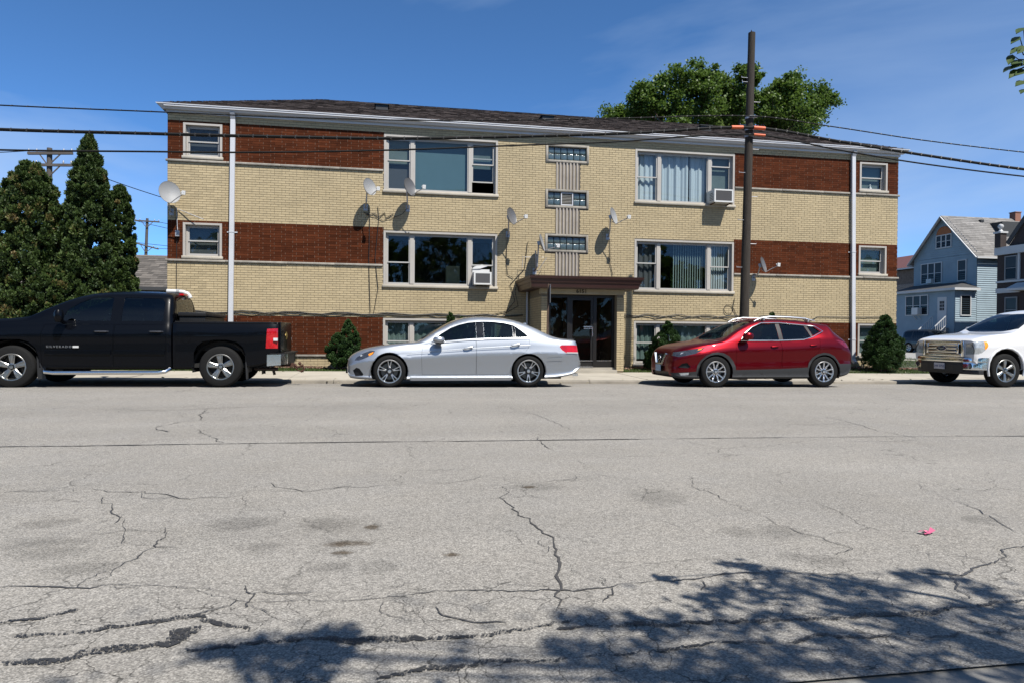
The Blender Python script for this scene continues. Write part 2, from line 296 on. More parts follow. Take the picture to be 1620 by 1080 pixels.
    k = mth('MULTIPLY', k, rng(ck, 0, 1, 1.0, .35))
    tn = n.new('ShaderNodeMixRGB'); tn.inputs[1].default_value = (.232, .222, .206, 1); tn.inputs[2].default_value = (.244, .226, .198, 1); l.new(noise(1.7, 5), tn.inputs[0])
    br = n.new('ShaderNodeMixRGB'); br.inputs[2].default_value = (.085, .062, .038, 1); l.new(acc2, br.inputs[0]); l.new(tn.outputs[0], br.inputs[1]); tn = br
    sc = n.new('ShaderNodeVectorMath'); sc.operation = 'SCALE'; l.new(tn.outputs[0], sc.inputs[0]); l.new(k, sc.inputs['Scale']); l.new(sc.outputs[0], p.inputs['Base Color'])
    p.inputs['Roughness'].default_value = .88; p.inputs['Specular IOR Level'].default_value = .25
    h = mth('SUBTRACT', mth('SUBTRACT', mth('MULTIPLY', sep.outputs[1], .5), mth('MULTIPLY', vo.outputs['Distance'], .9)), mth('MULTIPLY', ck, 1.2))
    b = n.new('ShaderNodeBump'); b.inputs['Strength'].default_value = .4; b.inputs['Distance'].default_value = .006; l.new(h, b.inputs['Height']); l.new(b.outputs[0], p.inputs['Normal'])
    return mt
M_road = road_mat()
M_conc = M('old concrete', (.47, .43, .36), .9, var=.10, vs=2.2, bump=.3, bs=90, rnd=.05, dirt=.18, spec=.3)
M_kerb = M('kerb concrete', (.31, .28, .235), .9, var=.16, vs=5, bump=.4, bs=60, rnd=.08, dirt=.3, spec=.3)
M_soil = M('lawn soil', (.055, .06, .028), .95, var=.3, vs=6)
M_tar = M('tar', (.07, .066, .062), .55, var=.2, vs=30, bump=.2, bs=80)
M_seam = M('tar seam', (.03, .029, .028), .6, var=.3, vs=20)
M_far = M('far ground', (.10, .11, .06), .95, var=.25, vs=.2)
def seal_mat():                                                # tar with road stones showing through
    mt = M('worn tar sealant', (.035, .034, .033), .6, var=.3, vs=40); t = mt.node_tree; n = t.nodes; l = t.links; o = n['Material Output']; p = n['Principled BSDF']
    tcn = n.new('ShaderNodeTexCoord'); v = n.new('ShaderNodeTexVoronoi'); v.inputs['Scale'].default_value = 190; l.new(tcn.outputs['Object'], v.inputs['Vector'])
    z = n.new('ShaderNodeTexNoise'); z.inputs['Scale'].default_value = 14; z.inputs['Detail'].default_value = 4; l.new(tcn.outputs['Object'], z.inputs['Vector'])
    sp = n.new('ShaderNodeSeparateColor'); l.new(v.outputs['Color'], sp.inputs[0])
    a = n.new('ShaderNodeMath'); a.operation = 'MULTIPLY_ADD'; a.inputs[1].default_value = .55; l.new(sp.outputs[0], a.inputs[0]); l.new(z.outputs['Fac'], a.inputs[2])
    r = n.new('ShaderNodeMapRange'); r.inputs[1].default_value = .80; r.inputs[2].default_value = .86; l.new(a.outputs[0], r.inputs[0])
    tr = n.new('ShaderNodeBsdfTransparent'); ms = n.new('ShaderNodeMixShader'); l.new(r.outputs[0], ms.inputs[0]); l.new(p.outputs[0], ms.inputs[1]); l.new(tr.outputs[0], ms.inputs[2]); l.new(ms.outputs[0], o.inputs[0])
    return mt
M_seal = seal_mat()
def sheet(name, xs, ys, zf, mat, kind='structure', parent=None):
    vs = [(x, y, zf(x, y)) for y in ys for x in xs]; n = len(xs)
    fs = [(j*n+i, j*n+i+1, (j+1)*n+i+1, (j+1)*n+i) for j in range(len(ys)-1) for i in range(n-1)]
    o = link(name, fast_mesh(name, vs, fs, mat), parent); return tag(o, kind=kind)
base = MB(); base.add([(-900, -900, -.36), (900, -900, -.36), (900, 900, -.36), (-900, 900, -.36)], [(0, 1, 2, 3)]); base.build('ground', M_far, kind='structure')
XS = list(range(-90, 91, 5))
road = sheet('road', XS, [1.967, 4, 8, 12, 14, 15.6], lambda x, y: g(x)-(.035*(y-14)/1.6 if y > 14 else 0), M_road)
for (nm, w, pts) in [c for c in CRACKS if c[0] == 'crack' and c[2][0][1] < 6]:            # hairline branches off the main cracks
    for i in range(len(pts)-1):
        a, b = pts[i], pts[i+1]; L = math.hypot(b[0]-a[0], b[1]-a[1])
        for k in range(int(L*3.2+random.random())):
            t = random.random(); x, y = a[0]+(b[0]-a[0])*t, a[1]+(b[1]-a[1])*t; an = random.uniform(0, 6.28); q = [(x, y)]
            for s in range(random.randint(2, 5)): an += random.gauss(0, .6); d = random.uniform(.04, .11); x += d*math.cos(an); y += d*math.sin(an); q.append((x, y))
            CRACKS.append(('crack', random.uniform(.0025, .0045), q))
for ic, (nm, w, pts) in enumerate(CRACKS):
    P = [Vector((x, y, 0)) for x, y in pts]; vs = []; fs = []
    tot = sum((P[i+1]-P[i]).length for i in range(len(P)-1)); near = P[0].y < 4; step = .02 if near else .05
    path = []
    for i in range(len(P)-1):
        k = max(1, int((P[i+1]-P[i]).length/step))
        path += [P[i].lerp(P[i+1], q/k) for q in range(k)]
    path.append(P[-1]); jx = jy = 0.; seal = nm == 'sealed_crack'; wm = 1.; ph = random.random()*9
    for i, q in enumerate(path):
        amp = .004 if nm == 'tar_seam' else (.012 if near else .03)
        jx = jx*.8+random.gauss(0, amp*.6); jy = jy*.8+random.gauss(0, amp*.6)
        d = (path[min(i+1, len(path)-1)]-path[max(i-1, 0)]).normalized(); nn = Vector((-d.y, d.x, 0)); wm = max(.25, min(2.2, wm+random.gauss(0, .25)))*.92+.08
        c = q+Vector((jx, jy, 0)); ww = w*(.62 if nm == 'crack' else (.95 if seal else .8))*(wm if not seal else wm*(1.0+.35*math.sin(i*.09+ph)))*.62
        if i in (0, len(path)-1): ww *= .1
        for sg in (-1, 1):
            e = c+nn*sg*ww*(1+random.gauss(0, .2)); vs.append((e.x, e.y, g(e.x)+.004+ic*.00003))
    fs = [(2*i, 2*i+1, 2*i+3, 2*i+2) for i in range(len(path)-1)]
    link(nm, fast_mesh(nm, vs, fs, M_seal if seal else (M_seam if nm == 'tar_seam' else M_tar)), road)
# far kerb line with its gutter pan, in cast lengths
XK = [-22.6+3.05*i for i in range(16)]
gp = sheet('gutter', [x for x in XK], [15.604, 16.12], lambda x, y: g(x)-.037-(y-15.6)*.07, M_kerb)
kb = MB()
for x0, x1 in ((-90, XK[0]),): kb.box(x0, x1, 16.12, 16.30, -.3, g(x0)+.004)
kerb = kb.build('kerb', M_kerb, kind='structure')
kp = [(16.12, -.12), (16.135, -.012), (16.16, .005), (16.30, .008), (16.30, -.12)]
for i in range(len(XK)-1):
    q = MB(); a, b = XK[i]+.006, XK[i+1]-.006; n = len(kp)
    vs = [(a, y, z+g(a)) for y, z in kp]+[(b, y, z+g(b)) for y, z in kp]
    q.add(vs, [tuple(range(n)), tuple(range(2*n-1, n-1, -1))]+[(j, j+n, (j+1) % n+n, (j+1) % n) for j in range(n)]); q.build('kerb_stone', M_kerb, kerb)
# sidewalk slabs
SWX = [-2.3+1.75*k for k in range(-12, 16)]
sb = MB(); sb.add([(x, y, g(x)-.03) for y in (16.29, 19.06) for x in (SWX[0], 24.2)], [(0, 1, 3, 2)]); walk = sb.build('sidewalk', M_soil, kind='structure')
for i in range(len(SWX)-1):
    a, b = SWX[i]+.007, SWX[i+1]-.007; dz = random.uniform(-.006, .006); q = MB()
    vs = []
    for z in (-.06, 0): vs += [(a, 16.312, g(a)+.006+z+dz), (b, 16.312, g(b)+.006+z+dz), (b, 19.05, g(b)+.05+z+dz), (a, 19.05, g(a)+.05+z+dz)]
    q.add(vs, [(4, 5, 6, 7), (0, 1, 5, 4), (1, 2, 6, 5), (2, 3, 7, 6), (3, 0, 4, 7)])
    q.build('paving_slab', M_conc, walk)
# lawn strips
def lz(x, y): return g(x)+.035 + (.03-g(x)*.9)*min(1, max(0, (y-19.05)/1.4)) + .02*math.sin(x*1.7)*min(1, max(0, (y-19.05)))
front_lawn = sheet('lawn', [-24+.5*i for i in range(86)], [19.056, 19.4, 19.8, 20.2, 20.46], lz, M_soil)
side_lawn = sheet('side_lawn', [16.88, 18, 20, 22, 24, 25.2], [19.056, 20.46, 24, 30, 40, 60], lambda x, y: lz(x, y) if y < 21 else -.02, M_soil)
left_lawn = sheet('side_lawn', [-60, -40, -24, -18, -12, -6.1], [20.464, 24, 30, 60], lambda x, y: .07, M_soil)
sheet('side_path', [25.25, 26.35], [19.1, 30, 60, 90], lambda x, y: -.02, M_conc)
sheet('verge', [26.4, 27.4], [19.1, 30, 60, 90], lambda x, y: -.015, M_soil)
M_road2 = M('pale asphalt', (.33, .32, .30), .9, var=.12, vs=1.2)
sheet('side_street', [27.5, 34, 40.5], [15.606, 20, 30, 60, 140], lambda x, y: -.165+.12*min(1, max(0, (y-16)/16)), M_road2)
sheet('far_verge', [40.6, 44.3], [19, 30, 60, 140], lambda x, y: .0, M_soil)
# our side of the street, behind the camera
sheet('near_gutter', [-30, -10, 0, 10, 30], [1.45, 1.99], lambda x, y: g(x)-.009-(1.99-y)*.05, M('gutter concrete', (.27, .26, .24), .9, var=.15, vs=6, bump=.3, bs=70))
nk = MB(); nk.box(-40, 40, 1.25, 1.448, -.3, .10); nk.build('near_kerb', M_kerb, kind='structure')
sheet('near_lawn', [-40, 0, 40], [-30, -2, 1.248], lambda x, y: .09, M_soil)
# grass blades
def grass(name, boxes, n, h0, h1, mat):
    A = np.array([(b[1]-b[0])*(b[3]-b[2]) for b in boxes]); cnt = (n*A/A.sum()).astype(int); vs = []; tn = []
    for b, c in zip(boxes, cnt):
        x = RNG.uniform(b[0], b[1], c); y = RNG.uniform(b[2], b[3], c); z = np.array([lz(a, q) if b[4] is None else b[4] for a, q in zip(x, y)])
        keep = RNG.random(c) < .55+.45*np.sin(x*2.3+np.sin(y*5)*1.5)*np.sin(x*.7+1); x, y, z = x[keep], y[keep], z[keep]; c = len(x)
        h = RNG.uniform(h0, h1, c); an = RNG.uniform(0, 6.28, c); w = RNG.uniform(.006, .012, c); dx, dy = np.cos(an)*w, np.sin(an)*w; lx, ly = RNG.normal(0, .35, c)*h, RNG.normal(0, .35, c)*h
        vs.append(np.stack([np.stack([x-dx, y-dy, z-.01], 1), np.stack([x+dx, y+dy, z-.01], 1), np.stack([x+lx, y+ly, z+h], 1)], 1).reshape(-1, 3)); tn.append(np.clip(RNG.normal(.42, .2, c), 0, 1))
    vs = np.concatenate(vs); tn = np.concatenate(tn); o = link(name, fast_mesh(name, vs, np.arange(len(vs)).reshape(-1, 3), mat, tone=tn)); return tag(o, kind='stuff')
M_grass = leaf_mat('grass blade', (.045, .085, .014), (.085, .13, .03), (.20, .17, .07), .3)
tag(grass('grass', [(-12, 4.1, 19.06, 20.2, None), (6.8, 16.9, 19.06, 20.2, None), (16.9, 25.1, 19.06, 20.4, None)], 60000, .03, .075, M_grass), 'short green lawn growing between the sidewalk and the brick building', 'grass')
tag(grass('grass', [(17, 25.2, 20.5, 40, -.02), (26.4, 27.4, 19.1, 45, -.015), (40.6, 44.2, 28, 56, 0)], 40000, .05, .12, M_grass), 'green lawn between the building corner and the side street', 'grass')
# bark and dead leaves along the foot of the wall
M_mulch = leaf_mat('bark chips', (.10, .05, .035), (.26, .13, .10), (.36, .27, .2), .05, .9)
c = 9000; x = np.concatenate([RNG.uniform(-6, 4.1, c//2), RNG.uniform(6.8, 19.5, c//2)]); y = 20.38-np.abs(RNG.normal(0, .16, c)); z = np.array([lz(a, b) for a, b in zip(x, y)])+RNG.uniform(.005, .05, c)
d1 = RNG.normal(0, .022, (c, 3)); d2 = RNG.normal(0, .014, (c, 3)); ctr = np.stack([x, y, z], 1)
vs = np.stack([ctr-d1, ctr+d2, ctr+d1, ctr-d2], 1).reshape(-1, 3)
tag(link('mulch', fast_mesh('mulch', vs, np.arange(4*c).reshape(-1, 4), M_mulch, tone=RNG.random(c))), 'reddish bark mulch and dry leaves along the foot of the wall', 'mulch', kind='stuff')
c = 260; x = RNG.uniform(-14, 22, c); y = RNG.choice([15.9, 16.4, 18.9], c)+RNG.normal(0, .12, c); z = np.array([g(a)-.03 if b < 16.12 else g(a)+.02+.02*(b-16.3)/2.7 for a, b in zip(x, y)])+.012
d1 = RNG.normal(0, .03, (c, 3))*[1, 1, .3]; d2 = RNG.normal(0, .02, (c, 3))*[1, 1, .3]; ctr = np.stack([x, y, z], 1); vs = np.stack([ctr-d1, ctr+d2, ctr+d1, ctr-d2], 1).reshape(-1, 3)
tag(link('litter', fast_mesh('litter', vs, np.arange(4*c).reshape(-1, 4), leaf_mat('dry litter', (.10, .08, .03), (.2, .16, .08), (.5, .47, .4), .1, .9), tone=RNG.random(c))), 'scraps and dry leaves lying along the kerb and gutter', 'litter', kind='stuff')
# ------------------------------------------------------------------ the brick apartment building
YF = 20.44; BX0, BX1 = -6.10, 16.89; BP = .0677; ZT = 6.98
M_mort = M('cream mortar', (.24, .20, .14), .95, var=.15, vs=9)
M_mortr = M('red mortar', (.045, .014, .008), .95, var=.15, vs=9)
CREAM = (.52, .42, .255); RED = (.091, .0255, .010)
M_cream = M('cream brick', CREAM, .8, tone=.08, var=.06, vs=7, dirt=.10, bump=.15, bs=120, spec=.3)
M_red = M('red brick', RED, .9, tone=.34, var=.14, vs=9, dirt=.2, bump=.15, bs=120, spec=.08)
M_cream1 = M('single cream brick', CREAM, .8, rnd=.13, var=.10, vs=7, bump=.15, bs=120, spec=.3)
M_red1 = M('single red brick', RED, .9, rnd=.34, var=.14, vs=9, bump=.15, bs=120, spec=.08)
M_dab = M('white pointing', (.20, .14, .10), .9)
M_stone = M('limestone', (.50, .455, .375), .85, var=.1, vs=6, bump=.2, bs=70, dirt=.2)
M_ledge = M('weathered limestone', (.36, .33, .28), .9, var=.25, vs=7, bump=.3, bs=50, dirt=.35)
M_frame = M('painted window frame', (.47, .44, .40), .55, var=.05, vs=5, dirt=.08)
M_white = M('white gutter metal', (.64, .65, .68), .4, var=.04, vs=3, dirt=.08)
M_sash = M('sash', (.47, .455, .43), .5)
M_wglass = glass_mat('window glass', (.82, .88, .89), .95)
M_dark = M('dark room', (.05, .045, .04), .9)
M_shade = M('roller shade', (.09, .17, .20), .9, var=.05, vs=2)
M_shade2 = M('dim shade', (.13, .17, .16), .9, var=.2, vs=3)
M_curt = M('blue white curtain', (.60, .66, .70), .9)
M_green = M('green curtain', (.14, .195, .175), .9, var=.25, vs=5)
M_blind = M('slat blind', (.15, .17, .18), .7, var=.15, vs=9)
M_screen = M('insect screen', (.07, .075, .08), .9)
bld = empty('apartment_building', (5.39, YF, 0), 'long two-tone cream and red brick apartment building with low hip roof', 'building')
# openings: x0 x1 z0 z1
WIN = {}
for i, z in enumerate(((5.92, 6.93), (3.13, 4.15), (.40, 1.54))):
    WIN['A%d' % i] = (-5.69, -4.66, *z); WIN['E%d' % i] = (15.43, 16.47, *z)
for i, z in enumerate(((5.22, 6.93), (2.44, 4.11), (.13, 1.54))):
    WIN['B%d' % i] = (-.18, 3.20, *z); WIN['D%d' % i] = (7.56, 10.92, *z)
for i, z in enumerate(((6.37, 6.93), (4.98, 5.55), (3.62, 4.18))): WIN['C%d' % i] = (4.68, 6.05, *z)
OPEN = list(WIN.values())
PORT = (4.21, 6.65, -.2, 2.45)
HOLES = OPEN+[(4.45, 6.42, .1, 2.25)]
def zk(k): return ZT-k*BP
RB = [(zk(16), zk(0)), (zk(57), zk(41)), (zk(96), zk(80))]
def is_red(x, z): return (x < -.18 or x > 10.92) and any(a < z < b for a, b in RB)
xs = sorted({BX0, BX1, -.18, 10.92, *[v for o in HOLES for v in o[:2]]}); zs = sorted({-.3, 7.35, *[v for o in HOLES for v in o[2:]], *[v for r in RB for v in r]})
wl = MB()
for i in range(len(xs)-1):
    for j in range(len(zs)-1):
        cx, cz = (xs[i]+xs[i+1])/2, (zs[j]+zs[j+1])/2
        if any(o[0] < cx < o[1] and o[2] < cz < o[3] for o in HOLES): continue
        wl.box(xs[i], xs[i+1], YF+.008, YF+.30, zs[j], zs[j+1], m=1 if is_red(cx, cz) else 0)
wl.build('wall', [M_mort, M_mortr], bld)
DEP = 8.1
sw = MB()
sw.box(BX0, BX0+.3, YF+.303, YF+DEP, -.3, 7.35); sw.box(BX1-.3, BX1, YF+.303, YF+DEP, -.3, 7.35); sw.box(BX0+.303, BX1-.303, YF+DEP-.3, YF+DEP, -.3, 7.35)
def brick_tex():
    mt = M('side brick', (.5, .41, .25), .85); t = mt.node_tree; n = t.nodes; l = t.links; p = n['Principled BSDF']
    b = n.new('ShaderNodeTexBrick'); b.inputs['Scale'].default_value = 1; b.inputs['Brick Width'].default_value = .2; b.inputs['Row Height'].default_value = .0677; b.inputs['Mortar Size'].default_value = .006
    b.inputs['Color1'].default_value = (.52, .43, .27, 1); b.inputs['Color2'].default_value = (.45, .37, .22, 1); b.inputs['Mortar'].default_value = (.2, .165, .12, 1)
    tcn = n.new('ShaderNodeTexCoord'); s = n.new('ShaderNodeSeparateXYZ'); c = n.new('ShaderNodeCombineXYZ'); a = n.new('ShaderNodeMath'); l.new(tcn.outputs['Object'], s.inputs[0]); l.new(s.outputs[0], a.inputs[0]); l.new(s.outputs[1], a.inputs[1]); l.new(a.outputs[0], c.inputs[0]); l.new(s.outputs[2], c.inputs[1]); l.new(c.outputs[0], b.inputs[0]); l.new(b.outputs[0], p.inputs['Base Color'])
    return mt
sw.build('side_wall', brick_tex(), bld)
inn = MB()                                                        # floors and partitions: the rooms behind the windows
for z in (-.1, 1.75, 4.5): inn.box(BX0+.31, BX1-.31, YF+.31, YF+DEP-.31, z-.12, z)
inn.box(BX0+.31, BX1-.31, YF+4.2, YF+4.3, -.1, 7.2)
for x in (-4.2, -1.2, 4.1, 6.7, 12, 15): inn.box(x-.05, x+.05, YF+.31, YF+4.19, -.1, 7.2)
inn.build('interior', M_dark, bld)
# bricks ----------------------------------------------------------------
SINGLE = []; bw = MB(); dab = MB()
def cuts(x0, x1, z0, z1, holes):
    iv = [(x0, x1)]
    for o in holes:
        if o[2] < (z0+z1)/2 < o[3]:
            nv = []
            for a, b in iv:
                if o[1] <= a or o[0] >= b: nv.append((a, b)); continue
                if o[0] > a: nv.append((a, o[0]))
                if o[1] < b: nv.append((o[1], b))
            iv = nv
    return iv
BH = [(o[0]-.0, o[1]+.0, o[2], o[3]) for o in OPEN]+[(PORT[0], PORT[1], PORT[2], 2.42), (5.01, 5.77, 3.62, 6.93), (5.01, 5.77, 2.42, 3.65)]
def lay(x0, x1, k, red):
    z1 = zk(k); z0 = zk(k+1); L = .3048 if red else .2032; off = (.1016 if red else .1016)*(k % 2)
    for a, b in cuts(x0, x1, z0, z1, BH):
        flem = (not red) and k % 8 == 3                           # every eighth course mixes stretchers and headers
        e_ = math.floor((a-off)/(L*1.5))*L*1.5+off if flem else math.floor((a-off)/L)*L+off; nn = 0
        while e_ < b-1e-4:
            st = L if not (flem and nn % 2) else L*.5; nn += 1; p, q = max(a, e_), min(b, e_+st); e_ += st
            if q-p < .03: continue
            y = YF-.002+random.uniform(-.002, .002); tn = min(1, max(0, random.gauss(.5, .24)))
            if random.random() < .06: tn *= .4
            g0 = .0045 if not red else .004
            box = (p+g0, q-g0, y, YF+.02, z0+(.0055 if not red else .0035), z1-(.0055 if not red else .0035), tn, red)
            if q-p > L*.95 and z0 > 2.0 and p < -4.75: SINGLE.append(box)
            else: bw.box(*box[:7], m=1 if red else 0, back=False)
            if red and q < b-.02 and random.random() < .9: dab.box(q-.0055, q+.0055, YF+.001, YF+.01, z0+.004, z1-.004, back=False)
for k in range(-3, 102):
    red = 0 <= k < 16 or 41 <= k < 57 or 80 <= k < 96
    if k in (16, 57, 96): lay(-.18, 10.92, k, 0); continue
    if red: lay(BX0, -.18, k, 1); lay(10.92, BX1, k, 1); lay(-.18, 10.92, k, 0)
    else: lay(BX0, BX1, k, 0)
# portico bricks: two front piers and the left return
for k in range(66, 102):
    z1, z0 = zk(k), zk(k+1)
    if z1 > 2.24: continue
    for X0_, X1_ in ((4.21, 4.43), (6.44, 6.66)):
        for p, q in (((X0_, X1_),) if k % 2 else ((X0_, (X0_+X1_)/2), ((X0_+X1_)/2, X1_))):
            bw.box(p+.0045, q-.0045, 18.797, 18.83, z0+.0055, z1-.0055, min(1, max(0, random.gauss(.5, .24))), back=False)
    y = 18.82-.1*(k % 2)
    while y < 20.42:
        a, b = max(y, 18.835), min(y+.2032, 20.42); y += .2032
        if b-a > .03:
            t = min(1, max(0, random.gauss(.5, .24)))
            bw.box(4.202, 4.23, a+.0045, b-.0045, z0+.0055, z1-.0055, t); bw.box(6.63, 6.658, a+.0045, b-.0045, z0+.0055, z1-.0055, t)
SINGLE.sort(key=lambda b: b[0]); rest = SINGLE[298:]; SINGLE = SINGLE[:298]
for b in rest: bw.box(*b[:7], m=1 if b[7] else 0, back=False)
bme = {}
for r, L in ((0, .2032), (1, .3048)):
    q = MB(); gx, gz = (.0045, .0055) if not r else (.004, .0035); q.box(-L/2+gx, L/2-gx, 0, .022, -BP/2+gz, BP/2-gz, back=False); bme[r] = q.mesh('brick', M_red1 if r else M_cream1)
for b in SINGLE: link('brick', bme[b[7]], bld, ((b[0]+b[1])/2, b[2], (b[4]+b[5])/2))
bw.build('brickwork', [M_cream, M_red], bld, kind='stuff')
dab.build('pointing', M_dab, bld, kind='stuff')
# ledges under the red bands
for k in (16, 57, 96):
    for a, b in ((BX0-.04, -.20), (10.93, BX1+.04)):
        q = MB(); x = a
        while x < b-.01:
            e = min(b, x+random.uniform(1.3, 1.7)); e = b if b-e < .4 else e
            q.box(x+.002, e-.002, YF-.045+random.uniform(-.004, .004), YF+.02, zk(k+1)+.004, zk(k)-.002); x = e
        o = q.build('ledge', M_ledge, bld); o.data = bevel_mesh(o.data, .006, 1)
# windows ---------------------------------------------------------------
def ring(q, x0, x1, z0, z1, w, y0, y1, wb=None, m=0):
    wb = wb or w
    q.box(x0, x0+w, y0, y1, z0, z1, m=m); q.box(x1-w, x1, y0, y1, z0, z1, m=m)
    q.box(x0+w+.0005, x1-w-.0005, y0+.001, y1-.001, z1-w, z1, m=m); q.box(x0+w+.0005, x1-w-.0005, y0+.001, y1-.001, z0, z0+wb, m=m)
def sheet_part(name, par, x0, x1, z0, z1, y, mat, amp=0., per=.16, n=60, wavy=0.):
    xs_ = np.linspace(x0, x1, n if amp else 2); vs = []
    for z in (z0, z1): vs += [(x, y+amp*(math.sin(x*6.283/per+2*math.sin(x*3))+.4*math.sin(x*6.283/per*2.3)), z) for x in xs_]
    c = len(xs_); fs = [(i, i+1, c+i+1, c+i) for i in range(c-1)]
    return link(name, fast_mesh(name, vs, fs, mat, smooth=bool(amp)), par)
def pane(par, x0, x1, z0, z1, y): 
    q = MB(); q.quad((x0, y, z0), (x1, y, z0), (x1, y, z1), (x0, y, z1)); return q.build('pane', M_wglass, par)
def sash(par, x0, x1, z0, z1, y, w=.045):
    q = MB(); ring(q, x0, x1, z0, z1, w, y, y+.04); q.build('sash', M_sash, par); pane(par, x0+w-.004, x1-w+.004, z0+w-.004, z1-w+.004, y+.02)
def surround(o, jw=.075, sill=True):
    x0, x1, z0, z1 = o; q = MB()
    q.box(x0, x0+jw, YF-.012, YF+.2, z0, z1); q.box(x1-jw, x1, YF-.012, YF+.2, z0, z1); q.box(x0+jw+.001, x1-jw-.001, YF-.011, YF+.2, z1-jw*.9, z1-.001)
    w = q.build('window', M_frame, bld)
    s = MB(); s.box(x0-.03, x1+.03, YF-.055, YF+.2, z0-.001, z0+.085); so = s.build('sill', M_stone if z0 > .3 else M_frame, w); so.data = bevel_mesh(so.data, .008, 1)
    return w, (x0+jw, x1-jw, z0+.086, z1-jw*.9)
def small(key, rail, up, low):
    w, (x0, x1, z0, z1) = surround(WIN[key], .062); y = YF+.10
    f = MB(); ring(f, x0+.001, x1-.001, z0+.001, z1-.001, .04, y, y+.07); f.build('frame', M_frame, w)
    a, b, c, d = x0+.042, x1-.042, z0+.042, z1-.042; r = c+(d-c)*rail
    sash(w, a, b, r-.02, d, y+.01, .035); sash(w, a, b, c, r+.02, y+.03, .04)
    if up: sheet_part('shade', w, a+.02, b-.02, r, d, y+.12, up)
    if low: sheet_part('shade', w, a+.02, b-.02, c, r, y+.13, low)
    return w, (a, b, c, d, r, y)
def blind_lines(w, a, b, c, d, y, mat):
    q = MB(); z = c
    while z < d: q.add([(a, y, z), (b, y, z), (b, y+.018, z+.022), (a, y+.018, z+.022)], [(0, 1, 2, 3)]); z += .026
    q.build('slat_blind', mat, w, kind='stuff')
def picture(key, spec):
    w, (x0, x1, z0, z1) = surround(WIN[key], .062); y = YF+.085; W_ = x1-x0
    m1, m2 = x0+.235*W_, x0+.765*W_; mw = .055
    f = MB(); ring(f, x0+.001, x1-.001, z0+.001, z1-.001, .04, y, y+.09)
    for mm_ in (m1, m2): f.box(mm_-mw, mm_+mw, y-.012, y+.09, z0+.042, z1-.042)
    f.build('frame', M_frame, w)
    c, d = z0+.042, z1-.042
    L, R, Cn = (x0+.042, m1-mw-.001), (m2+mw+.001, x1-.042), (m1+mw+.001, m2-mw-.001)
    for i, (a, b) in enumerate((L, R)):
        r = c+(d-c)*spec['rail'][i]; lift = spec.get('lift', (0, 0))[i]
        sash(w, a, b, r-.02, d, y+.012, .035)
        if lift: sash(w, a, b, c+lift, r+lift*.6, y+.045, .035)
        else: sash(w, a, b, c, r+.02, y+.035, .035)
    q = MB(); ring(q, Cn[0], Cn[1], c, d, .03, y+.015, y+.05); q.build('sash', M_sash, w); pane(w, Cn[0]+.026, Cn[1]-.026, c+.026, d-.026, y+.032)
    return w, L, Cn, R, c, d, y
for k in ('A0', 'A1'):
    w, (a, b, c, d, r, y) = small(k, .5, None, None); blind_lines(w, a+.02, b-.02, r, d, y+.12, M_blind); sheet_part('screen', w, a+.03, b-.03, c, r, y+.14, M_screen)
small('A2', .5, M_green, M_shade2)
w, (a, b, c, d, r, y) = small('E0', .5, M_shade, M_shade2)
q = MB(); q.lathe([(.04, 0), (.05, .05), (.02, .12), (.035, .15), (.001, .19)], 10, Matrix.Translation(((a+b)/2+.02, y+.09, c+.01))); q.build('ornament', M('china figure', (.75, .75, .72), .3), w, smooth=True)
w, (a, b, c, d, r, y) = small('E1', .5, M_green, M_shade2); small('E2', .5, M_green, M_shade2)
w, L, Cn, R, c, d, y = picture('B0', dict(rail=(.58, .58), lift=(0, .32)))
sheet_part('shade', w, Cn[0], Cn[1], c, d, y+.13, M_shade); sheet_part('shade', w, L[0], L[1], c+.75, d, y+.13, M_shade2); sheet_part('shade', w, L[0], L[1], c, c+.74, y+.14, M_screen); sheet_part('shade', w, R[0], R[1], c+.75, d, y+.13, M_shade2)
w, L, Cn, R, c, d, y = picture('B1', dict(rail=(.44, .42)))
q = MB(); q.box(Cn[1]-.55, Cn[1]-.12, y+1.2, y+1.6, c-.2, c+.68); q.build('cupboard', M('pale wood', (.55, .45, .22), .7, var=.2, vs=4), w)
q = MB(); q.box(Cn[0]+.1, Cn[1]-.1, y+2.6, y+2.8, c-.3, c+.3); q.build('sofa', M('brown sofa', (.08, .05, .03), .9), w)
w, L, Cn, R, c, d, y = picture('D0', dict(rail=(.5, .8)))
sheet_part('curtain', w, L[0], L[1], c, d, y+.15, M_curt, .02, .2); sheet_part('curtain', w, Cn[0], Cn[0]+.62*(Cn[1]-Cn[0]), c, d, y+.15, M_curt, .035, .27, 90); sheet_part('curtain', w, Cn[0]+.66*(Cn[1]-Cn[0]), Cn[1], c, d, y+.17, M_curt, .02, .2); sheet_part('curtain', w, R[0], R[1], c+.5, d, y+.16, M_shade2)
w, L, Cn, R, c, d, y = picture('D1', dict(rail=(.56, .52)))
q = MB(); x = Cn[0]+.02
while x < Cn[1]:
    if not (Cn[0]+.05 < x < Cn[0]+.5): q.add([(x, y+.14, c), (x+.05, y+.19, c), (x+.05, y+.19, d), (x, y+.14, d)], [(0, 1, 2, 3)])
    x += .082
q.build('vertical_blind', M('grey green blind', (.23, .30, .28), .8), w, kind='stuff')
q = MB(); x = R[0]+.02
while x < R[1]: q.add([(x, y+.14, c), (x+.075, y+.17, c), (x+.075, y+.17, d), (x, y+.14, d)], [(0, 1, 2, 3)]); x += .082
q.build('vertical_blind', M('pale blind', (.42, .46, .46), .8), w, kind='stuff')
sheet_part('curtain', w, L[0], L[1], c, d, y+.16, M_screen, .02, .2)
q = MB()
for i in range(60): px, pz = random.uniform(Cn[0]+.5, Cn[1]-.2), c+abs(random.gauss(0, .2)); q.add([(px, y+.3+random.uniform(0, .2), pz), (px+random.uniform(-.1, .1), y+.3, pz+.1), (px+random.uniform(-.1, .1), y+.35, pz+.16)], [(0, 1, 2)])
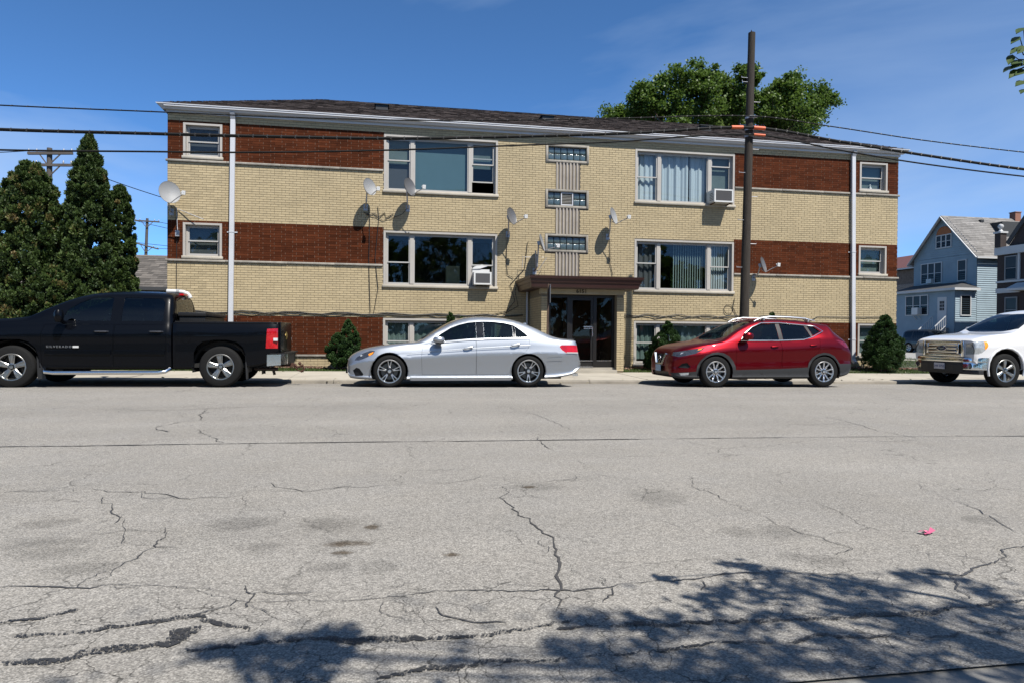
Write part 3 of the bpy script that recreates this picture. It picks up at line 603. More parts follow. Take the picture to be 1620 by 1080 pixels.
q.build('potted_plant', M('house plant', (.1, .2, .05), .6), w, kind='stuff')
for k in ('B2', 'D2'):
    w, L, Cn, R, c, d, y = picture(k, dict(rail=(.52, .52)))
    for a, b in (L, Cn, R): sheet_part('curtain', w, a, b, c+.1, d, y+.16, M_green, .02, .18)
# glass block windows with fluted panels between
M_gb = M('glass block', (.075, .11, .12), .12, var=.35, vs=22, bump=.7, bs=26, spec=.9)
gbq = MB(); gbq.box(-.094, .094, -.028, .03, -.094, .094); gbm = bevel_mesh(gbq.mesh('glass_block', M_gb), .016, 2)
for i in range(3):
    x0, x1, z0, z1 = WIN['C%d' % i]; q = MB(); ring(q, x0, x1, z0, z1, .075, YF-.035, YF+.2); wn = q.build('window', M_ledge, bld); wn.data = bevel_mesh(wn.data, .008, 1)
    b = MB(); b.quad((x0+.07, YF+.085, z0+.07), (x1-.07, YF+.085, z0+.07), (x1-.07, YF+.085, z1-.07), (x0+.07, YF+.085, z1-.07)); b.build('mortar_bed', M('pale mortar', (.42, .44, .42), .9), wn)
    dx = (x1-x0-.15)/6; dz = (z1-z0-.15)/2
    for a in range(6):
        for r in range(2):
            if i == 1 and a in (2, 3): continue
            link('glass_block', gbm, wn, (x0+.075+dx*(a+.5), YF+.06, z0+.075+dz*(r+.5)))
    if i == 1:
        q = MB(); a0, a1 = x0+.075+2*dx+.01, x0+.075+4*dx-.01; c0, c1 = z0+.09, z1-.085; ring(q, a0, a1, c0, c1, .03, YF+.0, YF+.06); v = q.build('vent', M_white, wn)
    # fluted stone below this window
    zb, zt = (WIN['C%d' % (i+1)][3] if i < 2 else 2.70), z0; q = MB(); n_ = 7; fw = (5.765-5.015)/n_; pts = [(5.015, YF+.02)]
    for a in range(n_):
        xx = 5.015+a*fw; pts += [(xx+.001, YF-.03), (xx+fw*.38, YF-.03)]+[(xx+fw*(.38+.62*s_), YF-.03+.045*math.sin(math.pi*s_)) for s_ in (.2, .4, .6, .8)]
    pts += [(5.765, YF-.03), (5.765, YF+.02)]
    q.prism(pts, zb+.002, zt-.002, ax='xy'); q.build('fluted_panel', M('fluted stone', (.43, .385, .335), .9, var=.12, vs=8, dirt=.2), bld)
q = MB(); x0, x1, z0, z1 = WIN['C1']; dx = (x1-x0-.15)/6
for a in range(7): zz = z0+.12+a*.045; q.add([(x0+.075+2*dx+.045, YF+.02, zz), (x0+.075+4*dx-.045, YF+.02, zz), (x0+.075+4*dx-.045, YF+.055, zz+.03), (x0+.075+2*dx+.045, YF+.055, zz+.03)], [(0, 1, 2, 3)])
q.build('louvre', M('vent louvre', (.25, .24, .22), .6), bld, kind='stuff')
# entrance: portico, lintel with the house number, canopy, glazed door
M_maroon = M('maroon metal', (.046, .016, .013), .45, var=.12, vs=2, dirt=.15)
for px in (4.212, 6.438): q = MB(); q.box(px, px+.21, 18.81, 18.99, -.1, 2.25); q.box(px, px+.21, 18.9895, YF, -.1, 2.4); q.build('portico_wall', M_mort, bld)
q = MB(); q.box(4.19, 6.67, 18.78, 19.0, 2.252, 2.42); lint = q.build('lintel', M('cream limestone', (.60, .53, .38), .85, var=.08, vs=5, dirt=.12), bld)
tm = text_mesh('6151', .155, M('black numerals', (.02, .02, .02), .5), .006, spacing=1.05); o = link('house_number', tm, lint, (5.38, 18.777, 2.325)); o.rotation_euler = (math.pi/2, 0, 0)
cn = MB()                                                         # canopy: stepped flaring fascia on three sides
prof = [(2.385, .0), (2.41, .02), (2.53, .05), (2.545, .075), (2.63, .10), (2.645, .13), (2.715, .15)]
rings = []
for z, e in prof: rings.append([(3.86-e*.6, YF-.01, z), (3.86-e*.6, 18.42-e, z), (6.93+e*.9, 18.42-e, z), (6.93+e*.9, YF-.01, z)])
vs = [p for r in rings for p in r]; fs = [(i*4+j, i*4+j+1, (i+1)*4+j+1, (i+1)*4+j) for i in range(len(prof)-1) for j in range(3)]
k_ = (len(prof)-1)*4; fs += [(k_, k_+1, k_+2, k_+3), (3, 2, 1, 0)]; cn.add(vs, fs); cno = cn.build('canopy', M_maroon, bld)
q = MB(); q.box(4.43, 6.44, 18.72, 20.3, -.1, .11); q.box(4.43, 6.44, 18.95, 20.3, .111, .17); q.build('step', M_conc, bld)
M_bronze = M('dark bronze frame', (.012, .011, .010), .35)
q = MB(); Y0 = 19.0
q.box(4.43, 4.53, Y0, Y0+.08, .172, 2.25); q.box(5.80, 5.90, Y0-.001, Y0+.081, .172, 2.25); q.box(6.36, 6.44, Y0, Y0+.08, .172, 2.25); q.box(4.531, 6.359, Y0+.002, Y0+.08, 2.16, 2.25)
q.box(5.9005, 6.3595, Y0+.002, Y0+.08, .172, .35); q.box(5.02, 5.11, Y0-.002, Y0+.08, .172, 2.16); q.box(4.531, 5.019, Y0+.002, Y0+.08, .172, .35); dr = q.build('door', M_bronze, bld)
M_dglass = glass_mat('door glass', (.75, .72, .68), .6, spec=.45)
for a, b in ((4.53, 5.02), (5.9, 6.36)): z = MB(); z.quad((a, Y0+.04, .35), (b, Y0+.04, .35), (b, Y0+.04, 2.16), (a, Y0+.04, 2.16)); z.build('pane', M_dglass, dr)
q = MB(); ring(q, 5.115, 5.797, .18, 2.155, .07, Y0+.02, Y0+.07, .16); q.build('door_leaf', M_bronze, dr); z = MB(); z.quad((5.18, Y0+.045, .34), (5.73, Y0+.045, .34), (5.73, Y0+.045, 2.09), (5.18, Y0+.045, 2.09)); z.build('pane', M_dglass, dr)
M_chrome = M('brushed steel', (.7, .7, .7), .25, 1.0)
q = MB(); q.bar((5.50, Y0-.04, 1.33), (5.76, Y0-.04, 1.33), .02, .03); q.bar((5.50, Y0-.04, 1.28), (5.76, Y0-.04, 1.28), .02, .02); q.bar((5.765, Y0-.04, 1.05), (5.765, Y0-.04, 1.33), .02, .02); q.build('handle', M_chrome, dr)
q = MB(); q.box(5.12, 5.79, Y0-.004, Y0+.02, .345, .372); q.box(5.905, 6.355, Y0-.004, Y0+.02, .352, .375); q.box(5.12, 5.79, Y0-.06, Y0+.02, .172, .2); q.build('threshold', M_chrome, dr)
q = MB(); q.box(6.03, 6.2, Y0+.12, Y0+.16, 1.28, 1.72); q.build('intercom', M('intercom plate', (.05, .05, .05), .3), bld)
q = MB(); q.box(4.44, 6.43, 20.30, 20.33, .1, 2.4); q.box(5.2, 5.75, 20.2, 20.29, .17, 2.1); q.build('lobby_wall', M('lobby wood', (.16, .10, .06), .6, var=.2, vs=3), bld)
q = MB(); q.tube([(4.13, YF-.06, 2.38), (4.13, YF-.06, .1)], .035, 10); q.build('drain_pipe', M_white, bld, smooth=True)
# eave, gutter, downspouts, roof
q = MB(); q.box(BX0-.03, BX1+.03, YF-.05, YF+.03, 7.165, 7.30); q.box(BX0-.03, BX1+.03, YF-.24, YF+.0, 7.301, 7.325); q.build('frieze_board', M_white, bld)
gx0, gx1 = BX0-.10, BX1+.10; pr = [(YF-.06, 7.24), (YF-.15, 7.24), (YF-.18, 7.28), (YF-.225, 7.345), (YF-.25, 7.352), (YF-.25, 7.375), (YF-.235, 7.375), (YF-.235, 7.36), (YF-.06, 7.30)]
q = MB(); n = len(pr); fl = lambda z: (7.375-z)/.135
vs = [(gx0-.14*(1-fl(z)), y, z) for y, z in pr]+[(gx1+.14*(1-fl(z)), y, z) for y, z in pr]
q.add(vs, [tuple(range(n)), tuple(range(2*n-1, n-1, -1))]+[(i, i+n, (i+1) % n+n, (i+1) % n) for i in range(n)]); q.build('gutter', M_white, bld)
for x, zb, lean in ((-4.36, .25, -.05), (15.13, .25, .09)):
    q = MB(); pts = [(x, YF-.16, 7.25), (x, YF-.07, 7.08), (x+lean, YF-.065, zb+.1), (x+lean, YF-.2, zb)]
    for i in range(3): q.bar(pts[i], pts[i+1], .125, .085, up=(0, -1, .1))
    d = q.build('downspout', M_white, bld)
    z = MB()
    for zz in (3.9, 1.0): t_ = (7.08-zz)/(7.08-zb); z.box(x+lean*t_-.14, x+lean*t_+.14, YF-.02, YF-.004, zz, zz+.03); z.box(x+lean*t_-.07, x+lean*t_+.07, YF-.118, YF-.1, zz, zz+.03)
    z.build('strap', M_white, d)
RY, RZ = 24.3, 9.10; ex0, ex1, ey0, ey1 = BX0-.22, BX1+.22, YF-.24, 2*24.3-YF+.24; EZ = 7.38; hw = RY-ey0
q = MB(); A = [(ex0, ey0, EZ), (ex1, ey0, EZ), (ex1, ey1, EZ), (ex0, ey1, EZ)]; rl, rr = (ex0+hw, RY, RZ), (ex1-hw, RY, RZ)
A = [(x, y, z-.03) for x, y, z in A]; q.add(A+[(rl[0], RY, RZ-.03), (rr[0], RY, RZ-.03)], [(0, 1, 5, 4), (2, 3, 4, 5), (3, 0, 4), (1, 2, 5), (3, 2, 1, 0)])
M_shing = M('asphalt shingle', (.052, .040, .036), .95, tone=.45, var=.3, vs=14, hue=None, bump=.3, bs=90, spec=.2)
M_shing.node_tree.nodes['Principled BSDF'].inputs['Roughness'].default_value = .95
roof = q.build('roof', M_shing, bld)
sh = MB(); nc = 30; sl = Vector((0, hw, RZ-EZ)); nrm = Vector((0, -(RZ-EZ), hw)).normalized()
for c in range(nc):
    t0, t1 = c/nc, (c+1.25)/nc; xa, xb = ex0+hw*t0, ex1-hw*t0; x = xa-random.uniform(0, .25)
    while x < xb:
        e = x+random.choice((.16, .2, .25, .32)); a, b = max(x+.004, xa), min(e-.004, xb); x = e
        if b-a < .02: continue
        th = random.choice((.006, .012, .016)); t1c = min(1, t1)
        p0 = Vector((0, ey0, EZ))+sl*t0; p1 = Vector((0, ey0, EZ))+sl*t1c; u0 = p0+nrm*th
        sh.add([(a, p0.y, p0.z), (b, p0.y, p0.z), (b, u0.y, u0.z), (a, u0.y, u0.z), (min(b, ex1-hw*t1c), p1.y, p1.z), (max(a, ex0+hw*t1c), p1.y, p1.z)], [(0, 1, 2, 3), (3, 2, 4, 5)], random.random())
sh.build('shingles', M_shing, roof, kind='stuff')
for px, py in ((-.27, 22.05), (5.08, 22.0), (10.63, 22.05)):
    q = MB(); z = EZ+(py-ey0)/hw*(RZ-EZ); q.box(px-.19, px+.19, py-.15, py+.3, z-.05, z+.11); q.box(px-.23, px+.23, py-.2, py+.34, z+.111, z+.135); q.build('roof_vent', M('black vent', (.02, .02, .02), .5), roof)
# cables slung along the wall
M_cable = M('black cable', (.015, .014, .013), .6)
def cable(pts, r=.012, name='cable', par=bld):
    q = MB(); q.tube([(a, YF-.03-(p[0] if p else 0), b) for a, b, *p in pts], r, 5); return q.build(name, M_cable, par, smooth=True)
def sag(x0, x1, z0, amp, n, rz=.03):
    return [(x0+(x1-x0)*i/n, z0+amp*math.sin(i*1.7+x0)+random.uniform(-rz, rz)*.5) for i in range(n+1)]
cable(sag(-5.6, 4.0, 1.66, .035, 26), .016); cable(sag(-5.6, 3.2, 1.63, .03, 30), .012); cable(sag(6.9, 11.2, 1.73, .03, 16), .012); cable(sag(6.9, 11.0, 1.68, .03, 18), .010); cable([(11.2, 1.73), (11.6, 1.62), (11.9, 1.75), (12.6, 1.76), (13.4, 1.72), (13.6, 1.6), (13.9, 1.75), (16.5, 1.78)], .01)
cable([(10.95, 2.3), (10.9, 2.0), (11.05, 1.72)], .01)
cable([(10.75+.16*math.cos(a*.6), 1.95+.16*math.sin(a*.6)) for a in range(12)], .009)
cable([(4.13, 3.9), (4.05, 3.1), (3.6, 2.6), (3.75, 2.1), (3.5, 1.8), (3.0, 1.66)], .009)
cable([(3.9, 2.95), (3.75, 2.4), (3.85, 1.95), (3.4, 1.7)], .009)
# ------------------------------------------------------------------ satellite dishes on the wall
M_dish = M('grey dish enamel', (.29, .295, .30), .6, var=.05, vs=6, dirt=.1)
M_dishd = M('dark dish enamel', (.13, .13, .135), .45, var=.08, vs=6)
M_steel = M('galvanised steel', (.34, .34, .35), .5, .6, var=.15, vs=9)
M_lnb = M('white plastic', (.66, .66, .65), .4)
def dish(c, R, b, feed, mount, mat, label, tilt=14, name='satellite_dish'):
    c = Vector(c); b = math.radians(b); tl = math.radians(tilt); n = Vector((math.sin(b)*math.cos(tl), -math.cos(b)*math.cos(tl), math.sin(tl)))
    r = empty(name, mount, label, 'satellite dish', 'satellite dishes fixed to the brick wall')
    zax = n; xax = Vector((0, 0, 1)).cross(zax).normalized(); yax = zax.cross(xax)
    T = Matrix.Translation(c) @ Matrix((xax, yax, zax)).transposed().to_4x4() @ Matrix.Diagonal((.92, 1.04, 1, 1))
    q = MB(); pr = [(max(.001, R*t), .13*R*2*(t*t)-.06*R) for t in (0, .2, .4, .6, .8, .93, 1)]
    q.lathe(pr+[(R*1.015, pr[-1][1]+.004), (R*1.01, pr[-1][1]-.012)]+[(a, h-.012) for a, h in reversed(pr[:-1])], 28, T); q.build('reflector', mat, r, smooth=True)
    f = Vector(feed); low = c-yax*R*.97+zax*R*.2; back = c-n*.07
    q = MB(); q.tube([back-yax*R*.5, low-yax*.02, low+(f-low)*.5-Vector((0, 0, .012)), f-Vector((0, 0, .03))], .012, 6); q.build('arm', M_steel, r, smooth=True)
    q = MB(); d = (c-f).normalized(); q.tube([f-d*.02, f+d*.07], [.028, .036], 10); q.bar(f+Vector((-.01, 0, -.06)), f+Vector((.0, 0, .05)), .05, .09); q.build('receiver', M_lnb, r)
    mnt = Vector(mount); q = MB(); k = Vector((mnt.x*.4+back.x*.6, min(back.y+.1, YF-.12), mnt.z+.12))
    q.tube([mnt, Vector((mnt.x, YF-.12, mnt.z+.02)), k, back-Vector((0, 0, .04)), back+Vector((0, 0, .05))], .021, 8); q.box(mnt.x-.06, mnt.x+.06, YF-.012, YF-.001, mnt.z-.09, mnt.z+.09); q.bar(back-n*.03, back+n*.05, .09, .12); q.build('mast', M_steel, r, smooth=True)
    return r
dish((-5.93, 20.02, 4.87), .30, 33, (-5.47, 19.72, 4.84), (-5.99, YF-.02, 4.42), M_dish, 'large grey dish at the far end corner of the brick wall, facing out')
dish((-.60, 19.98, 5.26), .245, 43, (-.32, 19.6, 5.16), (-.70, YF-.02, 4.76), M_dish, 'pale dish on the cream brick just beside the upper picture window')
dish((.53, 19.98, 5.31), .255, 48, (.96, 19.62, 5.27), (.52, YF-.02, 4.78), M_dishd, 'dark grey dish with a white receiver under the upper picture window with the raised sash')
dish((3.53, 20.02, 4.59), .25, 47, (3.93, 19.65, 4.55), (3.52, YF-.02, 4.12), M_dishd, 'dark grey dish with long arm on bare brick between picture windows and glass blocks')
dish((4.45, 20.0, 3.84), .25, 68, (4.93, 19.75, 3.74), (4.36, YF-.02, 3.02), M_dish, 'pale dish seen edge on beside the lowest glass block window, above the canopy')
dish((6.69, 20.02, 4.72), .25, 50, (7.10, 19.66, 4.66), (6.68, YF-.02, 4.15), M_dish, 'white dish to the side of the curtained window with air conditioner, above the canopy end')
dish((11.68, 20.02, 3.36), .24, 44, (12.05, 19.68, 3.35), (11.62, YF-.02, 2.98), M_dishd, 'dark dish on the red brick band beside the wooden pole')
# thin antenna left over next to the edge-on dish
q = MB(); q.tube([(4.33, YF-.02, 3.05), (4.36, 20.2, 3.1), (4.34, 20.2, 3.62)], .02, 6); q.tube([(4.0, 20.2, 3.42), (4.6, 20.2, 3.43)], .007, 5); q.tube([(4.42, 20.2, 3.02), (4.68, 20.2, 3.42)], .009, 5); q.tube([(3.93, 20.2, 3.1), (3.95, 20.2, 3.45)], .007, 5)
q.build('antenna', M_steel, smooth=True, label='bent steel antenna rods standing above the canopy corner', cat='antenna')
q = MB(); q.tube([(-5.8, YF-.03, 4.5), (-5.1, YF-.2, 4.22)], .012, 6); q.tube([(-5.85, YF-.02, 4.55), (-5.82, YF-.06, 4.0), (-5.8, YF-.08, 3.86)], .01, 6); q.box(-5.86, -5.76, YF-.12, YF-.04, 3.74, 3.9); q.build('dish_brace', M_steel, smooth=False, label='thin steel brace and cable clamp below the large corner dish', cat='bracket')
for nm, pts in (('a', [(-.62, 4.75), (-.58, 4.4), (-.6, 3.2), (-.55, 1.7)]), ('b', [(-.35, 4.8), (-.32, 4.45), (-.42, 3.3), (-.33, 2.4), (-.45, 1.7)]), ('c', [(3.5, 4.1), (3.48, 3.3), (3.52, 2.9), (3.7, 2.8)]), ('d', [(6.74, 4.1), (6.76, 3.3), (6.85, 2.95)]), ('e', [(-5.86, 4.3), (-5.84, 3.9), (-5.85, 2.2), (-5.83, .3)])):
    cable(pts, .009)
cable([(-.75, 4.62), (-.6, 4.55), (-.45, 4.6), (-.3, 4.5), (-.15, 4.63), (-.1, 4.48), (.1, 4.6)], .012); cable([(-.7, 4.55), (-.4, 4.5), (-.2, 4.4), (.1, 4.5), (.35, 4.6), (.5, 4.78)], .008)
# ------------------------------------------------------------------ window air conditioners
M_acw = M('white enamel', (.74, .74, .72), .4, dirt=.12); M_acg = M('grey coil', (.12, .12, .125), .7, .3)
def aircon(x0, x1, z0, z1, out, label, rust):
    r = empty('air_conditioner', ((x0+x1)/2, YF, z0), label, 'air conditioner', 'window air conditioners of the brick building'); y0 = YF-out
    q = MB(); q.box(x0, x1, y0+.02, YF+.14, z0, z1); o = q.build('casing', M_acw, r); o.data = bevel_mesh(o.data, .012, 2)
    q = MB(); ring(q, x0+.002, x1-.002, z0+.002, z1-.002, .045, y0-.006, y0+.019); q.build('front_frame', M_acw, r)
    q = MB(); q.box(x0+.046, x1-.046, y0+.004, y0+.0185, z0+.046, z1-.046); gq = q.build('grille', M_acg, r)
    q = MB(); x = x0+.06
    while x < x1-.05: q.box(x, x+.004, y0-.002, y0+.0035, z0+.05, z1-.05); x += .016
    q.build('fins', M_acg, gq, kind='stuff')
    q = MB()
    for i in range(5): q.box(x0-.003, x0+.002, y0+.08, YF-.1, z0+.08+i*.05, z0+.1+i*.05)
    q.build('side_louvre', M_acg, r)
    q = MB(); q.bar((x0+.05, y0+.06, z0-.015), (x0+.05, YF-.02, z0-.03), .03, .025); q.bar((x1-.05, y0+.06, z0-.015), (x1-.05, YF-.02, z0-.03), .03, .025); q.build('bracket', M('rusty bracket', (.12, .06, .03), .8) if rust else M_steel, r)
aircon(2.46, 2.99, 2.56, 2.94, .30, 'small white air conditioner in the dark first floor picture window', False)
aircon(10.02, 10.66, 5.30, 5.71, .42, 'larger rust-streaked air conditioner beside the pale blue curtains', True)
q = MB(); q.box(2.44, 2.99, YF+.12, YF+.14, 2.95, 3.05); q.add([(2.46, YF+.1, 3.05), (2.7, YF+.09, 3.07), (2.95, YF+.1, 3.16), (2.75, YF+.1, 3.2), (2.5, YF+.1, 3.12)], [(0, 1, 2, 3, 4)]); q.build('window_filler', M_lnb, label='crumpled white sheet stuffed above the small white air conditioner', cat='window filler')
# ------------------------------------------------------------------ utility pole with cables
M_pole = M('weathered pole wood', (.055, .046, .038), .9, var=.35, vs=6, bump=.6, bs=30, stretch=(9, 9, .5), spec=.2)
pole = empty('utility_pole', (9.17, 16.62, .0), 'tall dark wooden pole behind the red car carrying the street cables', 'utility pole')
pc = lambda z: Vector((9.17+.017*z, 16.62, z))
q = MB(); rs = []; pts = []
for i in range(19): z = -.2+9.25*i/18; pts.append(pc(z)); rs.append(.128-.0042*z+random.uniform(-.002, .002))
q.tube(pts, rs, 16); t = pc(9.02)
for a, h in ((0, .06), (1.9, .04), (3.6, .09), (5, .03)): q.add([t+Vector((math.cos(a)*.08, math.sin(a)*.08, 0)), t+Vector((math.cos(a+.9)*.08, math.sin(a+.9)*.08, 0)), t+Vector((math.cos(a+.4)*.03, math.sin(a+.4)*.03, 0)), t+Vector((math.cos(a+.45)*.075, math.sin(a+.45)*.075, h))], [(0, 1, 3), (1, 2, 3), (2, 0, 3)])
q.build('shaft', M_pole, pole, smooth=True)
q = MB()
for i in range(9):
    z = 2.9+i*.62; s = 1 if i % 2 else -1; p = pc(z); q.tube([p+Vector((s*.1, -.03, 0)), p+Vector((s*.27, -.03, 0)), p+Vector((s*.27, -.03, .03))], .009, 5)
q.tube([pc(7.75)+Vector((-.1, -.03, 0)), pc(7.75)+Vector((-.25, -.03, 0)), pc(7.75)+Vector((-.25, -.03, .04))], .009, 5)
q.build('climbing_step', M_steel, pole, kind='stuff')
q = MB()
for z in (6.82, 6.52, 6.34): p = pc(z); q.bar(p+Vector((-.08, -.135, 0)), p+Vector((.14, -.135, 0)), .05, .045); q.lathe([(.126-.0042*z+.014, -.03), (.126-.0042*z+.014, .03)], 14, Matrix.Translation(p))
q.build('clamp', M_steel, pole)
M_orange = M('orange sleeve', (.70, .13, .035), .5); M_wire = M('cable sheath', (.010, .010, .010), .7, var=.25, vs=25, spec=.15)
WY = 16.45
CW = [('top', .015, [(-34, 6.4), (-22, 6.02), (-14, 5.9), (-8.34, 5.93), (-5.29, 5.99), (-2.0, 6.06), (1.24, 6.2), (5.37, 6.51), (9.29, 6.82), (11.56, 6.69), (14.27, 6.49), (17.75, 6.33), (24, 6.15), (34, 6.1), (46, 6.5)], 'thin uppermost cable strung along the street past the wooden pole'),
      ('mid', .037, [(-34, 5.9), (-22, 5.5), (-14, 5.36), (-8.34, 5.41), (-5.28, 5.5), (-3.12, 5.57), (.18, 5.71), (3.26, 5.94), (6.05, 6.19), (9.28, 6.52), (11.75, 6.31), (14.27, 6.09), (17.75, 5.85), (24, 5.6), (34, 5.5), (46, 5.9)], 'thick middle cable bundle strung along the street past the wooden pole'),
      ('low', .021, [(-34, 5.45), (-22, 5.0), (-14, 4.86), (-8.34, 4.97), (-5.28, 5.1), (-3.12, 5.2), (.19, 5.44), (3.27, 5.73), (5.38, 5.92), (9.28, 6.34), (11.76, 6.08), (14.28, 5.85), (17.76, 5.65), (24, 5.4), (34, 5.3), (46, 5.7)], 'lowest and medium thick cable strung along the street past the wooden pole')]
def smooth_pts(P, k=6):
    out = []
    for i in range(len(P)-1):
        p0, p1, p2, p3 = P[max(i-1, 0)], P[i], P[i+1], P[min(i+2, len(P)-1)]
        for j in range(k):
            t = j/k; x = p1[0]+(p2[0]-p1[0])*t; h = p2[0]-p1[0]
            m1 = (p2[1]-p0[1])/(p2[0]-p0[0]); m2 = (p3[1]-p1[1])/(p3[0]-p1[0])
            out.append((x, (2*t**3-3*t*t+1)*p1[1]+(t**3-2*t*t+t)*h*m1+(-2*t**3+3*t*t)*p2[1]+(t**3-t*t)*h*m2))
    return out+[P[-1]]
for nm, r, P, lab in CW:
    c = empty('street_cable', (9.3, WY, P[8][1]), lab, 'cable', 'cables along the street'); sp = smooth_pts(P); q = MB(); q.tube([(x, WY, z) for x, z in sp], r, 7); q.build('sheath', M_wire, c, smooth=True)
    q = MB()
    if nm != 'low':                                               # lashing wire: a bead every 30 cm
        x = -13.
        while x < 22:
            z = np.interp(x, [s[0] for s in sp], [s[1] for s in sp]); q.tube([(x-.02, WY-.004, z-r*.6), (x+.02, WY-.004, z+r*.6)], r*1.0, 5); x += .31
        q.build('lashing', M('lashing wire', (.07, .068, .065), .55, .3), c, kind='stuff')
    if nm in ('mid', 'low'):
        for a, b in (((-.60, -.28), (.02, .34)) if nm == 'mid' else ((.03, .35),)):
            q = MB(); x0, x1 = 9.28+a, 9.28+b; f = lambda x: np.interp(x, [s[0] for s in sp], [s[1] for s in sp]); q.tube([(x0, WY-.012, f(x0)), (x1, WY-.012, f(x1))], r+.011, 10); q.build('sleeve', M_orange, c, smooth=True)
# street sign post seen edge on before the entrance
sp_ = empty('sign_post', (4.07, 17.45, .03), 'rusty sign post with its sign seen edge on, before the left pier of the entrance', 'sign post')
q = MB(); q.bar((4.06, 17.45, -.1), (4.10, 17.45, 2.42), .05, .04); q.build('post', M('rusty post', (.10, .06, .04), .7, .3, var=.2, vs=9), sp_)
q = MB(); q.box(4.118, 4.124, 17.30, 17.62, 1.92, 2.40); q.build('plate', M('sign back', (.30, .31, .33), .4, .6), sp_)
# pink scrap on the road
q = MB(); cx, cy, z = 3.0, 3.36, g(3)+.006
for a, L_n, w_, h in ((.2, .055, .016, .03), (1.3, .05, .013, .012), (2.9, .06, .018, .02), (3.6, .045, .014, .008)):
    d = Vector((math.cos(a), math.sin(a), 0)); s = Vector((-d.y, d.x, 0)); o = Vector((cx, cy, z)); q.add([o-s*w_*.4, o+s*w_*.4, o+d*L_n*.6+s*w_+Vector((0, 0, h)), o+d*L_n+Vector((0, 0, h*.4)), o+d*L_n*.6-s*w_+Vector((0, 0, h*.6))], [(0, 1, 2, 3, 4)])
q.build('paper_scrap', M('pink paper', (.75, .16, .30), .6), label='crumpled bright pink paper scrap lying on the asphalt', cat='litter')
# ------------------------------------------------------------------ buildings further off
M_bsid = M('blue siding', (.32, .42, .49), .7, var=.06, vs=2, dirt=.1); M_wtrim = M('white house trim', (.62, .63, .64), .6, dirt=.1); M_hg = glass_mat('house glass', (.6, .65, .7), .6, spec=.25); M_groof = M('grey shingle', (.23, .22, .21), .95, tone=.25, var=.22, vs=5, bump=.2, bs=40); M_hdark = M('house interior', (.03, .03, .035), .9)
def clap(q, a, b, z0, z1, out, pitch=.165):                       # lapped siding boards on a vertical wall from a to b (xy), facing out
    a = Vector((*a, 0)); b = Vector((*b, 0)); o = Vector((*out, 0)); z = z0
    while z < z1-.01:
        e = min(z+pitch, z1); A, B = a+o*.04, b+o*.04
        q.add([(A.x, A.y, z), (B.x, B.y, z), (b.x, b.y, e), (a.x, a.y, e), (a.x, a.y, z), (b.x, b.y, z)], [(0, 1, 2, 3), (4, 5, 1, 0)]); z = e
def house_window(par, c, along, out, w, h, n=1, rail=True, mat=None, shade=True):
    c = Vector(c); al = Vector(along); o = Vector(out); q = MB(); up = Vector((0, 0, 1))
    def slab(q, u0, u1, v0, v1, d0, d1):
        P = [c+al*u+up*v+o*d for d in (d0, d1) for u, v in ((u0, v0), (u1, v0), (u1, v1), (u0, v1))]
        q.add(P, [(0, 1, 2, 3), (7, 6, 5, 4), (0, 1, 5, 4), (1, 2, 6, 5), (2, 3, 7, 6), (3, 0, 4, 7)])
    f = .08; W2 = w/2
    slab(q, -W2-f, -W2, -f, h+f, .0, .06); slab(q, W2, W2+f, -f, h+f, .0, .06); slab(q, -W2, W2, h, h+f, .001, .059); slab(q, -W2, W2, -f, 0, .001, .075)
    for i in range(1, n): u = -W2+w*i/n; slab(q, u-.05, u+.05, 0, h, .001, .055)
    if rail: slab(q, -W2, W2, h*.48, h*.48+.05, .0, .045)
    fr = q.build('window', mat or M_wtrim, par)
    z = MB(); P = [c+al*u+up*v+o*.03 for u, v in ((-W2, 0), (W2, 0), (W2, h), (-W2, h))]; z.quad(*P); z.build('pane', M_hg, fr)
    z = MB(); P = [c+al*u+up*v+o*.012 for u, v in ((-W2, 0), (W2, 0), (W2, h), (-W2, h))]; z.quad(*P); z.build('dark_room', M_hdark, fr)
    if shade:
        z = MB(); P = [c+al*u+up*v+o*.02 for u, v in ((-W2, h*.55), (W2, h*.55), (W2, h), (-W2, h))]; z.quad(*P); z.build('shade', M('house shade', (.34, .34, .33), .9), fr)
    return fr
bh = empty('blue_house', (44.5, 48.6, 0), 'pale blue sided gabled house with front porch across the side street', 'house')
q = MB(); X0, X1, Y0_, Y1_ = 44.5, 54.5, 45.45, 51.85; ZE, ZA = 7.65, 10.95; YM = 48.65
q.add([(X0+.03, Y0_+.03, 0), (X0+.03, Y1_-.03, 0), (X0+.03, Y1_-.03, ZE), (X0+.03, YM, ZA-.1), (X0+.03, Y0_+.03, ZE), (X1, Y0_+.03, 0), (X1, Y1_-.03, 0), (X1, Y1_-.03, ZE), (X1, YM, ZA-.1), (X1, Y0_+.03, ZE)], [(0, 1, 2, 3, 4), (9, 8, 7, 6, 5), (0, 4, 9, 5), (1, 6, 7, 2)])
wallo = q.build('wall', M_bsid, bh)
q = MB(); clap(q, (X0, Y0_), (X0, Y1_), .5, ZE, (-1, 0)); z = ZE
while z < ZA-.25:
    k = (z-ZE)/(ZA-ZE); clap(q, (X0, Y0_+(YM-Y0_)*k), (X0, Y1_-(Y1_-YM)*k), z, z+.165, (-1, 0)); z += .165
clap(q, (X0, Y0_), (X1, Y0_), .5, ZE, (0, -1)); q.build('siding', M_bsid, wallo, kind='stuff')
q = MB(); ov = .35; kk = (ZA-ZE)/(YM-Y0_)
